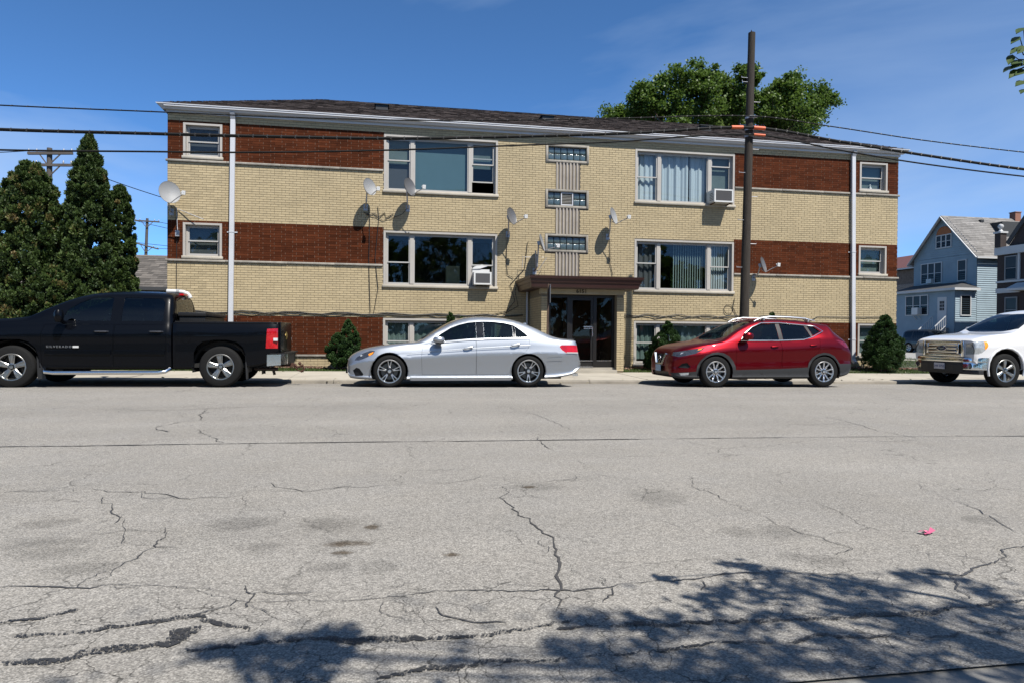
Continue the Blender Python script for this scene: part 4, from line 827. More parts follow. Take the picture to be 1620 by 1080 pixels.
for s, ye in ((-1, Y0_-ov), (1, Y1_+ov)):
    ze = ZE-ov*kk; n_ = 22
    for c in range(n_):
        t0, t1 = c/n_, (c+1.2)/n_; t1 = min(t1, 1); x = X0-.35
        while x < X1+.3:
            e = min(x+random.uniform(.5, 1.0), X1+.3); a = (ye+(YM-ye)*t0, ze+(ZA+.06-ze)*t0+.03); b = (ye+(YM-ye)*t1, ze+(ZA+.06-ze)*t1)
            q.add([(x, a[0], a[1]), (e, a[0], a[1]), (e, b[0], b[1]), (x, b[0], b[1])], [(0, 1, 2, 3)], random.random()); x = e
rf = q.build('roof', M_groof, bh)
q = MB()
for ye in (Y0_-ov, Y1_+ov): q.bar((X0-.36, ye, ZE-ov*kk-.06), (X0-.36, YM, ZA-.03), .05, .2, up=(-1, 0, 0)); q.box(X0-.35, X1+.3, ye-.06, ye+.0, ZE-ov*kk-.12, ZE-ov*kk+.02)
q.build('fascia', M_wtrim, bh)
q = MB(); q.box(51.0, 51.55, 48.4, 48.95, ZA-.3, ZA+.55); q.box(50.96, 51.59, 48.36, 48.99, ZA+.551, ZA+.62); q.build('chimney', M('chimney brick', (.33, .15, .10), .9, var=.2, vs=12), rf)
q = MB(); q.box(47.4, 47.7, 48.1, 48.4, ZA-.42, ZA-.22); q.build('roof_vent', M('roof vent', (.03, .03, .03), .6), rf)
q = MB(); q.add([(48.2, 46.9, 9.0), (52, 46.9, 9.0), (52, 46.9, 10.4), (48.2, 46.9, 10.4), (48.2, 48.2, 10.45), (52, 48.2, 10.45)], [(0, 1, 2, 3), (3, 2, 5, 4), (0, 3, 4)]); q.build('dormer', M('dark dormer', (.05, .055, .06), .9), rf)
al, ou = (0, 1, 0), (-1, 0, 0)
house_window(bh, (X0-.02, 49.9, 5.62), al, ou, 2.1, 1.6, 3); house_window(bh, (X0-.02, 46.8, 5.62), al, ou, .72, 1.55)
aw = house_window(bh, (X0-.02, 48.65, 8.45), al, ou, 1.45, .95, 3); q = MB(); pts = [(48.65+.75*math.cos(a*math.pi/10), 9.47+.68*math.sin(a*math.pi/10)) for a in range(11)]; q.prism(pts, X0-.07, X0-.02, ax='yz'); q.build('fanlight', M('orange fan panel', (.42, .14, .04), .7, var=.2, vs=5), aw)
q = MB(); q.box(X0-.28, X0-.02, 49.65, 50.2, 5.6, 5.95); q.build('air_conditioner', M_acw, label='far air conditioner in the upper windows of the blue house', cat='air conditioner', group='air conditioners of the blue house')
PX = 42.6
q = MB(); q.box(PX+.03, X0+.02, Y0_+.03, 51.6, 0, 4.82); pw = q.build('porch', M_bsid, bh)
q = MB(); clap(q, (PX, Y0_), (PX, 51.6), .4, 4.8, (-1, 0)); clap(q, (PX, Y0_), (X0-.03, Y0_), .4, 4.8, (0, -1)); q.build('siding', M_bsid, pw, kind='stuff')
q = MB(); q.add([(PX-.35, Y0_-.35, 4.9), (X0+.0, Y0_-.35, 4.9), (X0, 46.7, 5.5), (X0, 51.9, 5.5), (PX-.35, 51.9, 4.9)], [(0, 1, 2), (0, 2, 3, 4)]); q.build('porch_roof', M('porch shingle', (.06, .06, .062), .95, var=.2, vs=5), bh)
q = MB(); q.box(PX-.38, PX-.30, Y0_-.38, 51.9, 4.72, 4.9); q.box(PX-.299, X0, Y0_-.38, Y0_-.30, 4.72, 4.9); q.box(PX-.3, X0, Y0_-.3, 51.9, 4.78, 4.8); q.build('porch_fascia', M_wtrim, bh)
house_window(bh, (PX-.02, 49.25, 2.95), al, ou, 2.3, 1.5, 3); house_window(bh, (43.5, Y0_-.02, 2.85), (1, 0, 0), (0, -1, 0), .78, 1.45, rail=False, shade=False)
q = MB(); q.box(PX-.05, PX-.022, 46.2, 47.1, 1.9, 4.25); d = q.build('door', M_wtrim, bh); q = MB()
for a in range(3):
    for b in range(3): q.box(PX-.056, PX-.051, 46.42+a*.16, 46.55+a*.16, 3.2+b*.26, 3.42+b*.26)
q.build('pane', M_hdark, d)
q = MB(); q.box(PX-.45, PX-.02, 48.7, 49.35, 2.95, 3.5); q.bar((PX-.4, 48.8, 2.9), (PX-.05, 48.8, 2.55), .04, .04); q.bar((PX-.4, 49.25, 2.9), (PX-.05, 49.25, 2.55), .04, .04); q.build('air_conditioner', M_acw, label='near air conditioner on a bracket in the porch window of the blue house', cat='air conditioner', group='air conditioners of the blue house')
st = empty('porch_stairs', (41.2, 46.6, 0), 'front steps with white railing leading up to the blue house door', 'stairs')
q = MB()
for i in range(7): q.box(PX-.32-.28*(i+1), PX-.32-.28*i, 46.0, 47.3, 0, 1.85-.26*(i+1))
q.box(PX-.319, PX-.03, 46.0, 47.3, 0, 1.85); q.build('steps', M('grey steps', (.3, .3, .3), .9), st)
for y in (46.0, 47.3):
    q = MB(); a, b = Vector((PX-.3, y, 2.75)), Vector((PX-2.4, y, .95)); q.bar(a, b, .06, .06); q.bar(a-Vector((0, 0, .75)), b-Vector((0, 0, .75)), .04, .04)
    for i in range(13): p = a.lerp(b, i/12); q.bar(p-Vector((0, 0, .78)), p, .03, .03)
    q.build('railing', M_wtrim, st)
fe = empty('iron_fence', (41.6, 50, 0), 'white ornamental iron fence before the porch of the blue house', 'fence')
q = MB()
for i in range(26): y = 48.1+.16*i; q.bar((41.5, y, .1), (41.5, y, 1.15+.12*abs(math.sin(i*.55))), .03, .03)
q.build('picket', M_wtrim, fe, kind='stuff'); q = MB(); q.bar((41.5, 48, .3), (41.5, 52.2, .3), .04, .04); q.bar((41.5, 48, 1.05), (41.5, 52.2, 1.05), .04, .04); q.build('rail', M_wtrim, fe)
# dark brick house
M_dkb = M('dark purple brick', (.045, .032, .030), .9, var=.25, vs=8); dh = empty('dark_brick_house', (43, 38, 0), 'dark brown brick house with white cornice bands and gabled parapet', 'house')
q = MB(); q.box(43.0, 54, 33.5, 42.2, 0, 7.55)
q.add([(43.0, 42.2, 7.551), (43.0, 41.3, 7.551), (43.0, 37.8, 11.9), (43.0, 34.3, 7.551), (43.0, 33.5, 7.551), (54, 42.2, 7.551), (54, 41.3, 7.551), (54, 37.8, 11.9), (54, 34.3, 7.551), (54, 33.5, 7.551)], [(1, 2, 3), (8, 7, 6), (1, 6, 7, 2), (2, 7, 8, 3)]); q.build('wall', M_dkb, dh)
q = MB()
for z0, z1, o, ya in ((7.0, 7.55, .18, 33.4), (5.02, 5.16, .08, 33.4), (4.28, 4.62, .08, 40.35), (1.0, 1.2, .08, 33.4)): q.box(43-o, 42.999, ya, 42.2+o*.5, z0, z1)
q.box(42.9, 42.998, 40.35, 40.5, 5.17, 6.99); q.build('cornice', M_wtrim, dh)
q = MB(); q.bar((42.95, 41.35, 7.75), (42.95, 37.8, 12.05), .3, .1, up=(-1, 0, 0)); q.bar((42.95, 34.25, 7.75), (42.95, 37.8, 12.05), .3, .1, up=(-1, 0, 0)); q.build('coping', M('dark coping', (.06, .055, .055), .7), dh)
q = MB(); q.box(42.75, 43.25, 41.72, 42.2, 7.552, 8.55); pr_ = q.build('pier', M_dkb, dh); q = MB(); q.box(42.68, 43.32, 41.65, 42.27, 8.551, 8.68); q.lathe([(.2, 8.68), (.1, 8.78), (.08, 8.86), (.17, 8.98), (.19, 9.06), (.15, 9.18), (.001, 9.25)], 14, Matrix.Translation((43, 41.96, 0))); q.build('finial', M_wtrim, pr_, smooth=True)
for y, z, h in ((41.05, 5.25, 1.55), (41.0, 2.3, 1.6), (38.5, 5.25, 1.55), (36, 5.25, 1.55)): house_window(dh, (42.98, y, z), al, ou, .82, h, mat=M('grey trim', (.25, .26, .27), .6))
q = MB(); q.add([(42.0, 40.6, 4.5), (42.0, 36, 4.5), (43, 36, 4.95), (43, 40.6, 4.95), (42, 40.6, 4.35), (42, 36, 4.35), (43, 40.6, 4.35), (43, 36, 4.35)], [(0, 1, 2, 3), (0, 4, 5, 1), (0, 3, 6, 4), (1, 5, 7, 2), (4, 6, 7, 5)]); q.build('porch_roof', M_wtrim, dh)
# brick house behind with red roof
rh = empty('red_roofed_house', (46, 56, 0), 'far brick house with dull red roof glimpsed past the building corner', 'house')
q = MB(); q.box(46.2, 56, 53.5, 60, 0, 7.2); q.build('wall', M('grey brown brick', (.20, .15, .12), .9, var=.35, vs=7), rh)
q = MB(); q.box(46.1, 46.199, 53.5, 60, 4.8, 5.9); q.build('stone_panel', M('stone veneer', (.32, .26, .22), .9, var=.5, vs=9), rh)
q = MB(); q.add([(45.8, 53.3, 7.35), (45.8, 60.3, 7.35), (49.3, 60.3, 8.95), (49.3, 53.3, 8.95), (53, 53.3, 7.35), (53, 60.3, 7.35)], [(0, 1, 2, 3), (3, 2, 5, 4), (0, 3, 4), (1, 5, 2)]); q.build('roof', M('dull red roof', (.13, .045, .045), .9, var=.15, vs=3), rh)
q = MB(); q.box(45.75, 45.83, 53.3, 60.3, 7.22, 7.36); q.build('gutter', M_wtrim, rh)
# garage behind on the left
ga = empty('garage', (-11.5, 36, 0), 'low garage with grey brown shingle roof behind the evergreens', 'garage')
q = MB(); q.box(-17, -6.5, 34.2, 40, 0, 3.0); q.build('wall', M('grey siding', (.22, .215, .21), .8), ga)
q = MB(); n_ = 16
for c in range(n_):
    t0, t1 = c/n_, min(1, (c+1.2)/n_); x = -17.3
    while x < -6.2:
        e = min(x+random.uniform(.25, .5), -6.2); q.add([(x, 33.9+4.1*t0, 3.12+1.9*t0+.02), (e, 33.9+4.1*t0, 3.12+1.9*t0+.02), (e, 33.9+4.1*t1, 3.12+1.9*t1), (x, 33.9+4.1*t1, 3.12+1.9*t1)], [(0, 1, 2, 3)], random.random()); x = e
q.add([(-17.3, 38, 5.0), (-6.2, 38, 5.0), (-6.2, 42, 3.1), (-17.3, 42, 3.1)], [(0, 1, 2, 3)]); q.build('roof', M('brown grey shingle', (.13, .115, .10), .95, tone=.4, var=.25, vs=9), ga)
q = MB(); q.box(-17.3, -6.2, 33.82, 33.9, 2.98, 3.14); q.build('gutter', M('dark gutter', (.05, .05, .05), .6), ga)
# distant utility poles
M_pole2 = M('far pole wood', (.10, .085, .075), .9, var=.2, vs=3)
def far_pole(x, y, h, lean, arms, label, half):
    r = empty('utility_pole', (x, y, 0), label, 'utility pole', 'distant wooden poles behind the building'); q = MB(); q.tube([(x, y, -.2), (x+lean, y, h)], [.19, .12], 10); q.build('shaft', M_pole2, r, smooth=True)
    for z, a, tilt in arms:
        q = MB(); cx = x+lean*z/h; q.bar((cx-half+a, y-.14, z+tilt), (cx+half+a, y-.14, z-tilt), .12, .13); q.bar((cx-half*.5+a, y-.16, z+tilt*.5), (cx, y-.16, z-.65), .05, .05); q.bar((cx+half*.5+a, y-.16, z-tilt*.5), (cx, y-.16, z-.65), .05, .05)
        ar = q.build('crossarm', M_pole2, r)
        for s in (-.95, -.6, .6, .95): q = MB(); q.lathe([(.03, 0), (.05, .08), (.03, .16), (.001, .18)], 8, Matrix.Translation((cx+s*half+a, y-.14, z-tilt*s+.06))); q.build('insulator', M_steel, ar, smooth=True)
    return r
far_pole(-17.35, 39, 10.5, .05, [(10.2, .1, -.06), (9.6, .08, -.04)], 'grey wooden pole with two crossarms rising above the rounded evergreen', 1.05)
far_pole(-23.7, 72, 12.1, .4, [(11.8, .05, .03), (9.4, .05, .28)], 'distant leaning pole with crooked lower crossarm above the garage roof', 1.1)
fw_ = empty('distant_wires', (-20, 60, 10), 'thin distant wires running between the poles above the garage roof', 'wires')
for (a, b, sg) in (((-24.7, 72, 11.9), (-6, 74, 9.6), .5), ((-24.7, 72, 9.75), (-6, 74, 9.3), .3), ((-22.4, 72, 9.2), (-6, 74, 9.9), .2), ((-24.5, 72, 9.6), (-40, 70, 10.8), .3), ((-22.4, 72, 11.8), (-6, 73, 11.0), .5), ((-18.3, 39, 10.3), (-30, 42, 10.9), .3), ((-16.4, 39, 9.7), (-9, 50, 8.8), .3)):
    a, b = Vector(a), Vector(b); q = MB(); q.tube([a.lerp(b, i/10)-Vector((0, 0, sg*4*(i/10)*(1-i/10))) for i in range(11)], .022, 4); q.build('wire', M_wire, fw_)
# ------------------------------------------------------------------ trees and shrubs
def quads(ctr, ax, w, l, nrm=None):                              # leaf cards: centre, axis, half width, length
    n = len(ctr); ax = ax/np.linalg.norm(ax, axis=1, keepdims=True)
    if nrm is None: nrm = RNG.normal(0, 1, (n, 3))
    s = np.cross(ax, nrm); s /= np.linalg.norm(s, axis=1, keepdims=True)+1e-9
    w = np.broadcast_to(np.asarray(w, float).reshape(-1, 1), (n, 1)); l = np.broadcast_to(np.asarray(l, float).reshape(-1, 1), (n, 1))
    a = ctr-ax*l*.5; b = ctr+s*w; c = ctr+ax*l*.5; d = ctr-s*w
    return np.stack([a, b, c, d], 1).reshape(-1, 3)
M_bark = M('bark', (.10, .075, .055), .95, var=.3, vs=9, bump=.5, bs=30)
M_arb = leaf_mat('evergreen sprays', (.020, .042, .008), (.072, .115, .022), (.155, .112, .038), .18, .6)
M_shr = leaf_mat('shrub sprays', (.022, .055, .012), (.050, .105, .022), (.08, .13, .03), .2, .6)
def conifer(base, H, R, prof, label, cat, group, mat=M_arb, clumps=260, per=110, brown=0., size=.034, seed=0, peaks=None, name='evergreen_tree', trunk=True):
    rg = np.random.default_rng(seed); r = empty(name, base, label, cat, group); bx, by, bz = base
    C = []; T = []; N_ = []
    for (px, py, ph, pr) in (peaks or [(0, 0, H, R)]):
        k = int(clumps*(ph*pr)/(H*R)) if peaks else clumps
        t = rg.random(k)**.9; th = rg.uniform(0, 2*np.pi, k); rad = pr*np.interp(t, [p[0] for p in prof], [p[1] for p in prof])*np.sqrt(rg.uniform(.2, 1.0, k))
        c = np.stack([bx+px+rad*np.cos(th), by+py+rad*np.sin(th), bz+.05+t*(ph-.05)], 1); cr = (.09+.13*rg.random(k))*pr*np.clip(1.25-t*.75, .4, 1)
        br = np.clip(rg.normal(.25, .13, k)+np.where(rg.random(k) < brown, .5, 0), 0, 1)
        for i in range(k):
            d = rg.normal(0, 1, (per, 3)); d /= np.linalg.norm(d, axis=1, keepdims=True); q = c[i]+d*cr[i]*rg.uniform(.55, 1.05, (per, 1))*[1, 1, 1.25]
            C.append(q); N_.append(d*.9+[0, 0, .75]+rg.normal(0, .35, (per, 3))); T.append(np.clip(br[i]+rg.normal(0, .13, per)+.10*d[:, 2], 0, 1))
    C = np.concatenate(C); N_ = np.concatenate(N_); T = np.concatenate(T); keep = C[:, 2] > bz+.02; C, N_, T = C[keep], N_[keep], T[keep]; n = len(C)
    v = quads(C, N_, rg.uniform(.45, .8, n)*size, rg.uniform(1.6, 2.8, n)*size, rg.normal(0, 1, (n, 3)))
    link('crown', fast_mesh('crown', v, np.arange(4*n).reshape(-1, 4), mat, tone=T), r)
    q = MB()
    for (px, py, ph, pr) in (peaks or [(0, 0, H, R)]): q.tube([(bx+px, by+py, bz-.1), (bx+px, by+py, bz+ph*.55), (bx+px, by+py, bz+ph*.9)], [.05*pr+.02, .04*pr+.01, .008], 7)
    q.build('trunk', M_bark, r, smooth=True)
    return r
PA = [(0, .75), (.12, .95), (.3, 1.0), (.55, .86), (.75, .62), (.9, .36), (1, .06)]
PR = [(0, .7), (.2, .95), (.5, 1.0), (.75, .92), (.9, .66), (1, .2)]
GA = 'evergreens beside the brick building'
conifer((-7.88, 19.9, .1), 6.15, .78, PA, 'tall pointed dark evergreen tree, the highest by the building corner', 'evergreen tree', GA, clumps=1150, per=120, brown=.04, seed=1)
conifer((-7.27, 20.3, .1), 4.95, .46, [(0, .9), (.3, 1), (.6, .9), (.85, .72), (.95, .5), (1, .15)], 'slim dark evergreen tree nearest to the brick wall corner', 'evergreen tree', GA, clumps=1000, per=110, brown=.03, seed=2)
conifer((-9.2, 19.7, .1), 5.3, .84, PR, 'broad round-topped evergreen with many browned sprays', 'evergreen tree', GA, clumps=1250, per=115, brown=.26, seed=3)
conifer((-10.85, 19.6, .1), 4.5, .9, PR, 'browned evergreen cut by the frame edge, next to the round-topped one', 'evergreen tree', GA, clumps=950, per=110, brown=.24, seed=4)
conifer((-8.5, 19.35, .1), 2.6, .62, PR, 'low olive evergreen filling the gap in front of the taller ones', 'evergreen tree', GA, clumps=650, per=100, brown=.18, seed=5)
GS = 'small evergreen shrubs along the wall'; PS = [(0, .75), (.15, .98), (.35, 1), (.6, .78), (.8, .5), (.93, .25), (1, .08)]
conifer((-1.25, 19.75, .12), 1.33, .52, PS, 'rounded green shrub with one side peak, between black truck and silver sedan', 'shrub', GS, M_shr, 190, 170, 0, .021, 6, peaks=[(-.18, 0, .95, .4), (.12, .05, 1.33, .42), (.3, -.05, .85, .3)], name='shrub')
conifer((1.75, 19.8, .12), 1.56, .42, PS, 'twin-tipped green shrub rising behind the silver sedan windshield', 'shrub', GS, M_shr, 150, 170, 0, .021, 7, peaks=[(0, 0, 1.56, .34), (.33, .05, 1.45, .3)], name='shrub')
conifer((8.3, 19.7, .1), 1.38, .62, PS, 'bushy green shrub at the front of the red car', 'shrub', GS, M_shr, 230, 170, 0, .021, 8, peaks=[(-.25, -.1, 1.05, .42), (.12, .05, 1.4, .46), (.35, 0, .9, .35), (-.42, 0, .6, .28)], name='shrub')
conifer((11.9, 19.8, .1), 1.72, .4, PS, 'pointed green shrub tip showing over the red car roof', 'shrub', GS, M_shr, 140, 170, 0, .021, 9, name='shrub')
conifer((15.65, 19.45, .08), 1.70, .72, PS, 'dense cone-shaped green shrub at the end corner past the red car', 'shrub', GS, M_shr, 320, 180, 0, .021, 10, peaks=[(0, 0, 1.7, .6), (.16, .1, 1.1, .45), (-.2, -.1, .9, .42)], name='shrub')
# big leafy tree behind the building
M_leaf = leaf_mat('summer leaves', (.07, .125, .02), (.125, .20, .035), (.20, .27, .07), .45, .45)
def leafy_tree(base, lobes, trunk_top, label, seed, clumps_per=26, per=60, size=.17, mat=M_leaf):
    rg = np.random.default_rng(seed); r = empty('leafy_tree', base, label, 'tree'); B = Vector(base); q = MB(); C = []; A = []; T = []
    top = Vector(trunk_top); q.tube([B-Vector((0, 0, .2)), B.lerp(top, .5)+Vector((.15, 0, 0)), top], [.42, .33, .24], 12)
    for (x, y, z, rad) in lobes:
        c = Vector((x, y, z)); mid = top.lerp(c, .5)+Vector(rg.normal(0, .3, 3)); q.tube([top-Vector((0, 0, .6)), mid, c], [.16, .09, .03], 6)
        for j in range(clumps_per):
            d = rg.normal(0, 1, 3); d /= np.linalg.norm(d); p = np.array(c)+d*rad*rg.uniform(.3, 1.3)*[1, 1, .85]; cr = rad*rg.uniform(.15, .32)
            if j % 3 == 0: q.tube([c, c.lerp(Vector(p), .6)+Vector(rg.normal(0, .1, 3)), Vector(p)], [.035, .02, .008], 4)
            dd = rg.normal(0, 1, (per, 3)); C.append(p+dd*cr*.8*[1, 1, .75]); A.append(rg.normal(0, 1, (per, 3))*[1, 1, .7]+[0, 0, -.2]); T.append(np.clip(rg.normal(.4, .12)+rg.normal(0, .14, per)+.08*dd[:, 2], 0, 1))
    C = np.concatenate(C); A = np.concatenate(A); T = np.concatenate(T); n = len(C)
    v = quads(C, A, rg.uniform(.3, .5, n)*size, rg.uniform(.8, 1.3, n)*size, rg.normal(0, 1, (n, 3))*[.6, .6, 1])
    link('crown', fast_mesh('crown', v, np.arange(4*n).reshape(-1, 4), mat, tone=T), r); q.build('trunk', M_bark, r, smooth=True); return r
LB = [(978, 180, 24), (1000, 172, 22), (1120, 140, 30), (1180, 160, 30), (1262, 165, 30), (1085, 178, 52), (1150, 168, 40), (1232, 175, 48), (1022, 180, 34), (985, 186, 22), (1185, 185, 36), (1248, 126, 20), (1205, 142, 20), (1282, 160, 18), (1000, 168, 24), (1040, 152, 30), (1075, 140, 26), (1092, 132, 18), (1150, 130, 18), (1160, 150, 20), (1090, 175, 42), (1135, 165, 26), (1040, 185, 36), (1215, 128, 20), (1232, 142, 28), (1215, 165, 22), (1250, 170, 36), (1285, 150, 15), (1302, 160, 18), (1290, 178, 24), (1235, 195, 32), (1190, 175, 22), (1160, 190, 30)]
leafy_tree((21.5, 42, 0), [(13.6+(x-960)/22.4, 42+random.uniform(-2.5, 2.5), 14.95+(180-y)/22.4+(x-960)*.0015, rr/22.4*.88) for x, y, rr in LB], (21.5, 42, 9.5), 'large leafy green tree rising behind the building roof', 21, 27, 120, .165)
# street tree on our side, mostly out of view: its lowest twig hangs into the picture and its shade falls on the road
SHADE=[(1.68,2.99,0.04),(1.76,2.88,0.03),(1.43,2.70,0.07),(1.30,2.64,0.05),(1.58,2.70,0.08),(1.76,2.71,0.07),(1.93,2.77,0.04),(2.03,2.70,0.08),(2.15,2.65,0.08),(2.39,2.75,0.05),(2.54,2.77,0.04),(2.05,2.45,0.10),(1.82,2.49,0.10),(1.53,2.44,0.10),(1.31,2.42,0.10),(1.11,2.45,0.07),(0.96,2.45,0.05),(0.83,2.49,0.04),(0.73,2.51,0.03),(0.62,2.29,0.04),(0.75,2.27,0.07),(0.95,2.24,0.09),(1.14,2.16,0.09),(1.36,2.12,0.09),(1.61,2.13,0.09),(1.94,2.23,0.09),(2.33,2.40,0.07),(2.30,2.23,0.10),(2.12,2.00,0.09),(1.86,1.99,0.09),(1.57,1.93,0.07),(0.78,2.08,0.06),(1.16,1.99,0.07),(2.56,2.54,0.04),(1.59,2.28,0.07),(0.99,2.03,0.06),(2.54,2.34,0.08),(-0.19,2.54,0.03),(-0.25,2.50,0.04),(-0.31,2.44,0.05),(-0.22,2.38,0.04),(-0.39,2.45,0.03),(-0.49,2.45,0.03),(-0.60,2.46,0.03),(-0.27,2.29,0.05),(-0.39,2.29,0.05),(-0.15,2.47,0.02),(-0.31,2.20,0.05),]
LEAVES=[(1.809,1.716,1.998,1.841,1.731,2.018),(1.794,1.719,1.968,1.831,1.733,1.992),(1.789,1.719,1.935,1.833,1.732,1.962),(1.811,1.715,1.939,1.845,1.730,1.964),(1.784,1.720,1.911,1.809,1.736,1.938),(1.796,1.718,1.905,1.836,1.731,1.921),(1.771,1.722,1.883,1.814,1.735,1.906),(1.789,1.719,1.890,1.837,1.731,1.914),(1.786,1.719,1.865,1.826,1.733,1.895),(1.804,1.716,1.872,1.848,1.729,1.895),(1.810,1.715,1.844,1.844,1.729,1.861),(1.822,1.712,1.822,1.850,1.728,1.837),(1.829,1.712,1.906,1.866,1.726,1.929),(1.840,1.710,1.952,1.875,1.725,1.976),(1.848,1.708,1.869,1.885,1.722,1.893),]
M_leaf2 = leaf_mat('street tree leaves', (.035, .07, .012), (.07, .11, .02), (.12, .15, .035), .3, .4)
stree = empty('street_tree', (4.3, -1.7, .09), 'street tree on the near side whose leafy twig hangs in at the frame edge', 'tree')
TR = Vector((4.2, -1.6, 2.9)); q = MB(); q.tube([(4.3, -1.7, -.1), (4.28, -1.68, 1.6), TR, (4.0, -1.5, 4.4), (3.6, -1.0, 6.0)], [.17, .14, .12, .09, .04], 12)
def leaf_shape(nm, L, w, mat):
    xs_ = [0, .18, .42, .7, 1.0]; ws_ = [0, .75, 1.0, .66, 0]; vs = []; 
    for a, b in zip(xs_, ws_): vs += [(-b*w, a*L, -.10*L*b*0+.02*L*b), (0, a*L, -.05*L*a*a), (b*w, a*L, .02*L*b)]
    fs = [(3*i+j, 3*i+j+1, 3*i+j+4, 3*i+j+3) for i in range(4) for j in range(2)]; me = bpy.data.meshes.new(nm); me.from_pydata(vs, [], fs); me.materials.append(mat); me.polygons.foreach_set('use_smooth', [True]*8)
    a = me.attributes.new('tone', 'FLOAT', 'FACE'); a.data.foreach_set('value', [.35]*8); return me
lm = leaf_shape('leaf', 1.0, .19, M_leaf2); hub = Vector(LEAVES[6][3:])
for lf in LEAVES:
    a, b = Vector(lf[3:]), Vector(lf[:3]); d = (b-a); L = min(.062, max(.035, d.length*1.7)); d.normalize(); o = link('leaf', lm, stree); z = Vector((random.uniform(-.5, .5), -.5, .8)); x = d.cross(z).normalized(); z = x.cross(d); mw = Matrix((x, d, z)).transposed().to_4x4() @ Matrix.Diagonal((L, L, L, 1)); mw.translation = a
    o.matrix_basis = mw
q.tube([TR, (3.8, -.3, 2.9), (3.1, 1.0, 2.45), (2.5, 1.6, 2.15), hub+Vector((.06, 0, .02))], [.045, .03, .018, .009, .003], 7)
for lf in LEAVES: a = Vector(lf[3:]); q.tube([hub+Vector((.08, 0, .02)), hub.lerp(a, .6)+Vector((.02, 0, .0)), a], [.003, .002, .0012], 4)
C = []; A = []
for (x, y, r) in SHADE:
    h = random.uniform(3.0, 5.0); c = Vector((x, y, 0))-LV*(h/-LV.z); rr = max(.07, r*1.15); k = int(16+rr*330)
    C.append(np.array(c)+RNG.normal(0, .62, (k, 3))*rr); A.append(RNG.normal(0, 1, (k, 3))*[1, 1, .5]); q.tube([(4.0, -1.5, 4.2), Vector((4.0, -1.5, 4.4)).lerp(c, .55)+Vector((0, 0, .35)), c], [.014, .008, .004], 5)
for i in range(420):                                              # rest of the crown above and behind the camera, thickened to block sky light
    c = np.array([3.6, -2.2, 5.6])+RNG.normal(0, 1, 3)*[1.5, 1.3, 1.2]; gx_, gy_ = c[0]-.5*c[2]/1.62, c[1]+c[2]/1.62
    if gy_ > 1.75 or c[2] < 2.6: continue
    C.append(c+RNG.normal(0, .32, (48, 3))); A.append(RNG.normal(0, 1, (48, 3)))
C = np.concatenate(C); A = np.concatenate(A); n = len(C)
link('crown', fast_mesh('crown', quads(C, A, RNG.uniform(.018, .028, n), RNG.uniform(.06, .085, n), RNG.normal(0, .6, (n, 3))+[0, 0, 1]), np.arange(4*n).reshape(-1, 4), M_leaf2, tone=np.clip(RNG.normal(.4, .15, n), 0, 1)), stree)
q.build('trunk', M_bark, stree, smooth=True)
# the far-off row of trees across our own side, seen only mirrored in panes and paint
C = []; T = []
for x in np.arange(-46, 50, 4.2):
    hh = RNG.uniform(7.0, 9.5); k = 420; d = RNG.normal(0, 1, (k, 3)); d /= np.linalg.norm(d, axis=1, keepdims=True); C.append(np.array([x, -15+RNG.uniform(-2, 2), hh*.55])+d*[2.8, 2.4, hh*.45]*RNG.uniform(.7, 1.05, (k, 1))); T.append(RNG.random(k)*.6)
C = np.concatenate(C); n = len(C)
tag(link('treeline', fast_mesh('treeline', quads(C, RNG.normal(0, 1, (n, 3)), RNG.uniform(.25, .4, n), RNG.uniform(.7, 1.2, n)), np.arange(4*n).reshape(-1, 4), M_leaf, tone=np.concatenate(T))), 'row of street trees on the near side, mirrored in panes and paintwork', 'trees', kind='stuff')
# ------------------------------------------------------------------ vehicles (built facing -X at the origin, then moved)
def pc_interp(tab):                                              # monotone cubic through (x, value) pairs
    xs = np.array([t[0] for t in tab], float); ys = np.array([t[1] for t in tab], float)
    h = np.diff(xs); d = np.diff(ys)/h; mm = np.zeros(len(xs)); mm[0], mm[-1] = d[0], d[-1]
    for i in range(1, len(xs)-1):
        if d[i-1]*d[i] > 0: w1, w2 = 2*h[i]+h[i-1], h[i]+2*h[i-1]; mm[i] = (w1+w2)/(w1/d[i-1]+w2/d[i])
    def f(x):
        x = min(max(x, xs[0]), xs[-1]); i = min(int(np.searchsorted(xs, x, 'right')-1), len(xs)-2); t = (x-xs[i])/h[i]
        return (2*t**3-3*t*t+1)*ys[i]+(t**3-2*t*t+t)*h[i]*mm[i]+(-2*t**3+3*t*t)*ys[i+1]+(t**3-t*t)*h[i]*mm[i+1]
    return f
